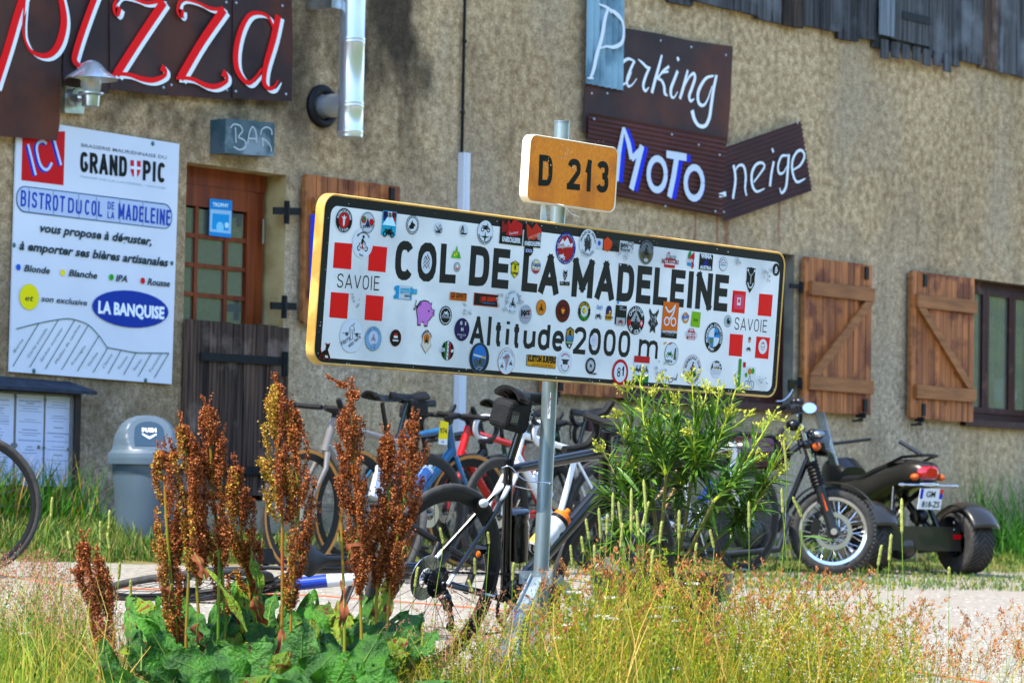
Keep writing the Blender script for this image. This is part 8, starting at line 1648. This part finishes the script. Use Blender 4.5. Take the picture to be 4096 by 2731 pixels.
tips=[(1388,1040),(1372,1130),(1418,960),(1440,900),(1470,880),(1500,915),(1525,885),(1560,930),(1590,880),(1622,905),(1650,915),(1690,895),(1712,960),(1742,985),(1770,965),(1800,1020),(1822,1010),(1790,1085),(1752,1140),(1700,1180),(1455,1010),(1500,990),(1540,1020),(1585,1000),(1640,1000),(1680,1050),(1420,1200),(1390,1270),(1730,1060),(1480,1120),(1560,1110),(1640,1120),(1600,1180),(1450,1080),(1530,960),(1610,950),(1670,960),(1480,950)]
rs=random.Random(21)
forks=[(1460,1180,10.8),(1495,1120,10.95),(1530,1090,10.7),(1590,1080,10.8),(1640,1150,10.65),(1690,1200,11.0),(1550,1140,11.15)]
fp=[atd(x*k,y*k,d_) for x,y,d_ in forks]; root=[(pc[0]+rs.uniform(-.05,.05),pc[1]+rs.uniform(-.05,.05),pc[2]-.05) for _ in forks]
for a,b in zip(root,fp): st.tube(smooth_pts([a,(np.array(a)*.5+b*.5)+np.array([rs.gauss(0,.01),rs.gauss(0,.01),0]),b],4),list(np.linspace(.0075,.0055,9)),8)
def addleaf(p,d_,L,young):
    x=Vector(d_).normalized(); up_=Vector((rs.gauss(0,.35),rs.gauss(0,.35),1)); y=up_.cross(x); y.normalize(); z=x.cross(y); Mx=Matrix.Identity(4)
    for r_ in range(3): Mx[r_][0]=x[r_]*L; Mx[r_][1]=y[r_]*L; Mx[r_][2]=z[r_]*L; Mx[r_][3]=p[r_]
    leaves.append((Mx,lms[rs.randrange(4)*2+(1 if young else 0)],L))
for ti,(x,y) in enumerate(tips):
    best=min(range(len(forks)),key=lambda i:math.hypot(forks[i][0]-x,(forks[i][1]-y)*.7)+rs.uniform(0,25)); f0=fp[best]; dp=10.85+rs.uniform(-.24,.24); T_=atd(x*k,y*k,dp); mid=(f0+T_)/2+np.array([0,0,-.02])+rng.normal(size=3)*.012
    pth=np.array(smooth_pts([f0,mid,T_],8)); n=len(pth); yel=y<1110 and x>1440; (sh_ if yel else st).tube(pth,np.linspace(.0045,.0022,n),6)
    nw=15
    for w in range(nw):
        t=.12+.80*w/nw; j=t*(n-1); j0=int(j); p=pth[j0]*(1-(j-j0))+pth[min(j0+1,n-1)]*(j-j0); d_=pth[min(j0+1,n-1)]-pth[max(j0-1,0)]; d_/=np.linalg.norm(d_); a0=rs.uniform(0,6.28)
        a=np.cross(d_,(0,0,1.0)); a=a/(np.linalg.norm(a)+1e-6); b=np.cross(a,d_)
        for q in range(3):
            an=a0+q*2.094; o_=a*math.cos(an)+b*math.sin(an); L=rs.uniform(.065,.112)*(1-.45*max(0,t-.6)/.4); dd=d_*rs.uniform(.6,1.3)+o_*rs.uniform(.6,.95); dd[2]+=.05; addleaf(p,dd/np.linalg.norm(dd),L,t>.72 and rs.random()<.55)
    # bud cluster
    if y<1120:
        up_=pth[-1]-pth[-3]; up_/=np.linalg.norm(up_); C=[];D=[]
        for b_ in range(7):
            dd=up_+rng.normal(size=3)*.45; dd/=np.linalg.norm(dd); L=rs.uniform(.02,.055); e_=T_+dd*L; sh_.tube([T_,e_],.0013,5)
            for q in range(rs.randint(5,10)): C.append(T_+dd*L*rs.uniform(.35,1.05)+rng.normal(size=3)*.003); d2=dd+rng.normal(size=3)*.5; D.append(d2/np.linalg.norm(d2))
        bud.dirflakes(np.array(C),np.array(D),rng.uniform(.009,.016,len(C)),.0028,0); bud.dirflakes(np.array(C),np.array(D),rng.uniform(.009,.016,len(C)),.0028,0)
for f0 in fp+[np.array(r_)*.45+f_*.55 for r_,f_ in zip(root,fp)]:
    for q in range(9):
        dd=np.array([rs.gauss(0,1),rs.gauss(0,1),rs.uniform(-.1,.9)]); addleaf(f0+rng.normal(size=3)*np.array([.07,.07,.07]),dd/np.linalg.norm(dd),rs.uniform(.08,.13),False)
st.build('branches',m_ols,ol); sh_.build('shoots',m_olg,ol)['kind']='stuff'; bo_=bud.build('flower_buds',[G_bud],ol); bo_['kind']='stuff'
inv=INV[ol]
leaves.sort(key=lambda q:-q[2]*(12-depth(q[0].translation))) 
for Mx,me,L in leaves[:290]:
    ob=bpy.data.objects.new('leaf',me); COL.objects.link(ob); ob.parent=ol; ob.matrix_parent_inverse=inv; ob.matrix_basis=Mx
VV=[];FF=[];MI=[]; nn=0
for Mx,me,L in leaves[290:]:
    a=np.array([v_.co[:] for v_ in me.vertices]); A=np.array(Mx)[:3,:3]; VV.append(a@A.T+np.array(Mx)[:3,3]); FF+=[tuple(i+nn for i in p.vertices) for p in me.polygons]; MI+=[1 if me.materials[0]==m_ol2 else 0]*len(me.polygons); nn+=len(a)
ob=npmesh('foliage',np.concatenate(VV),np.array(FF),[m_ol,m_ol2],ol,mi=MI,smooth=True); ob['kind']='stuff'
print('oleander leaves',len(leaves))
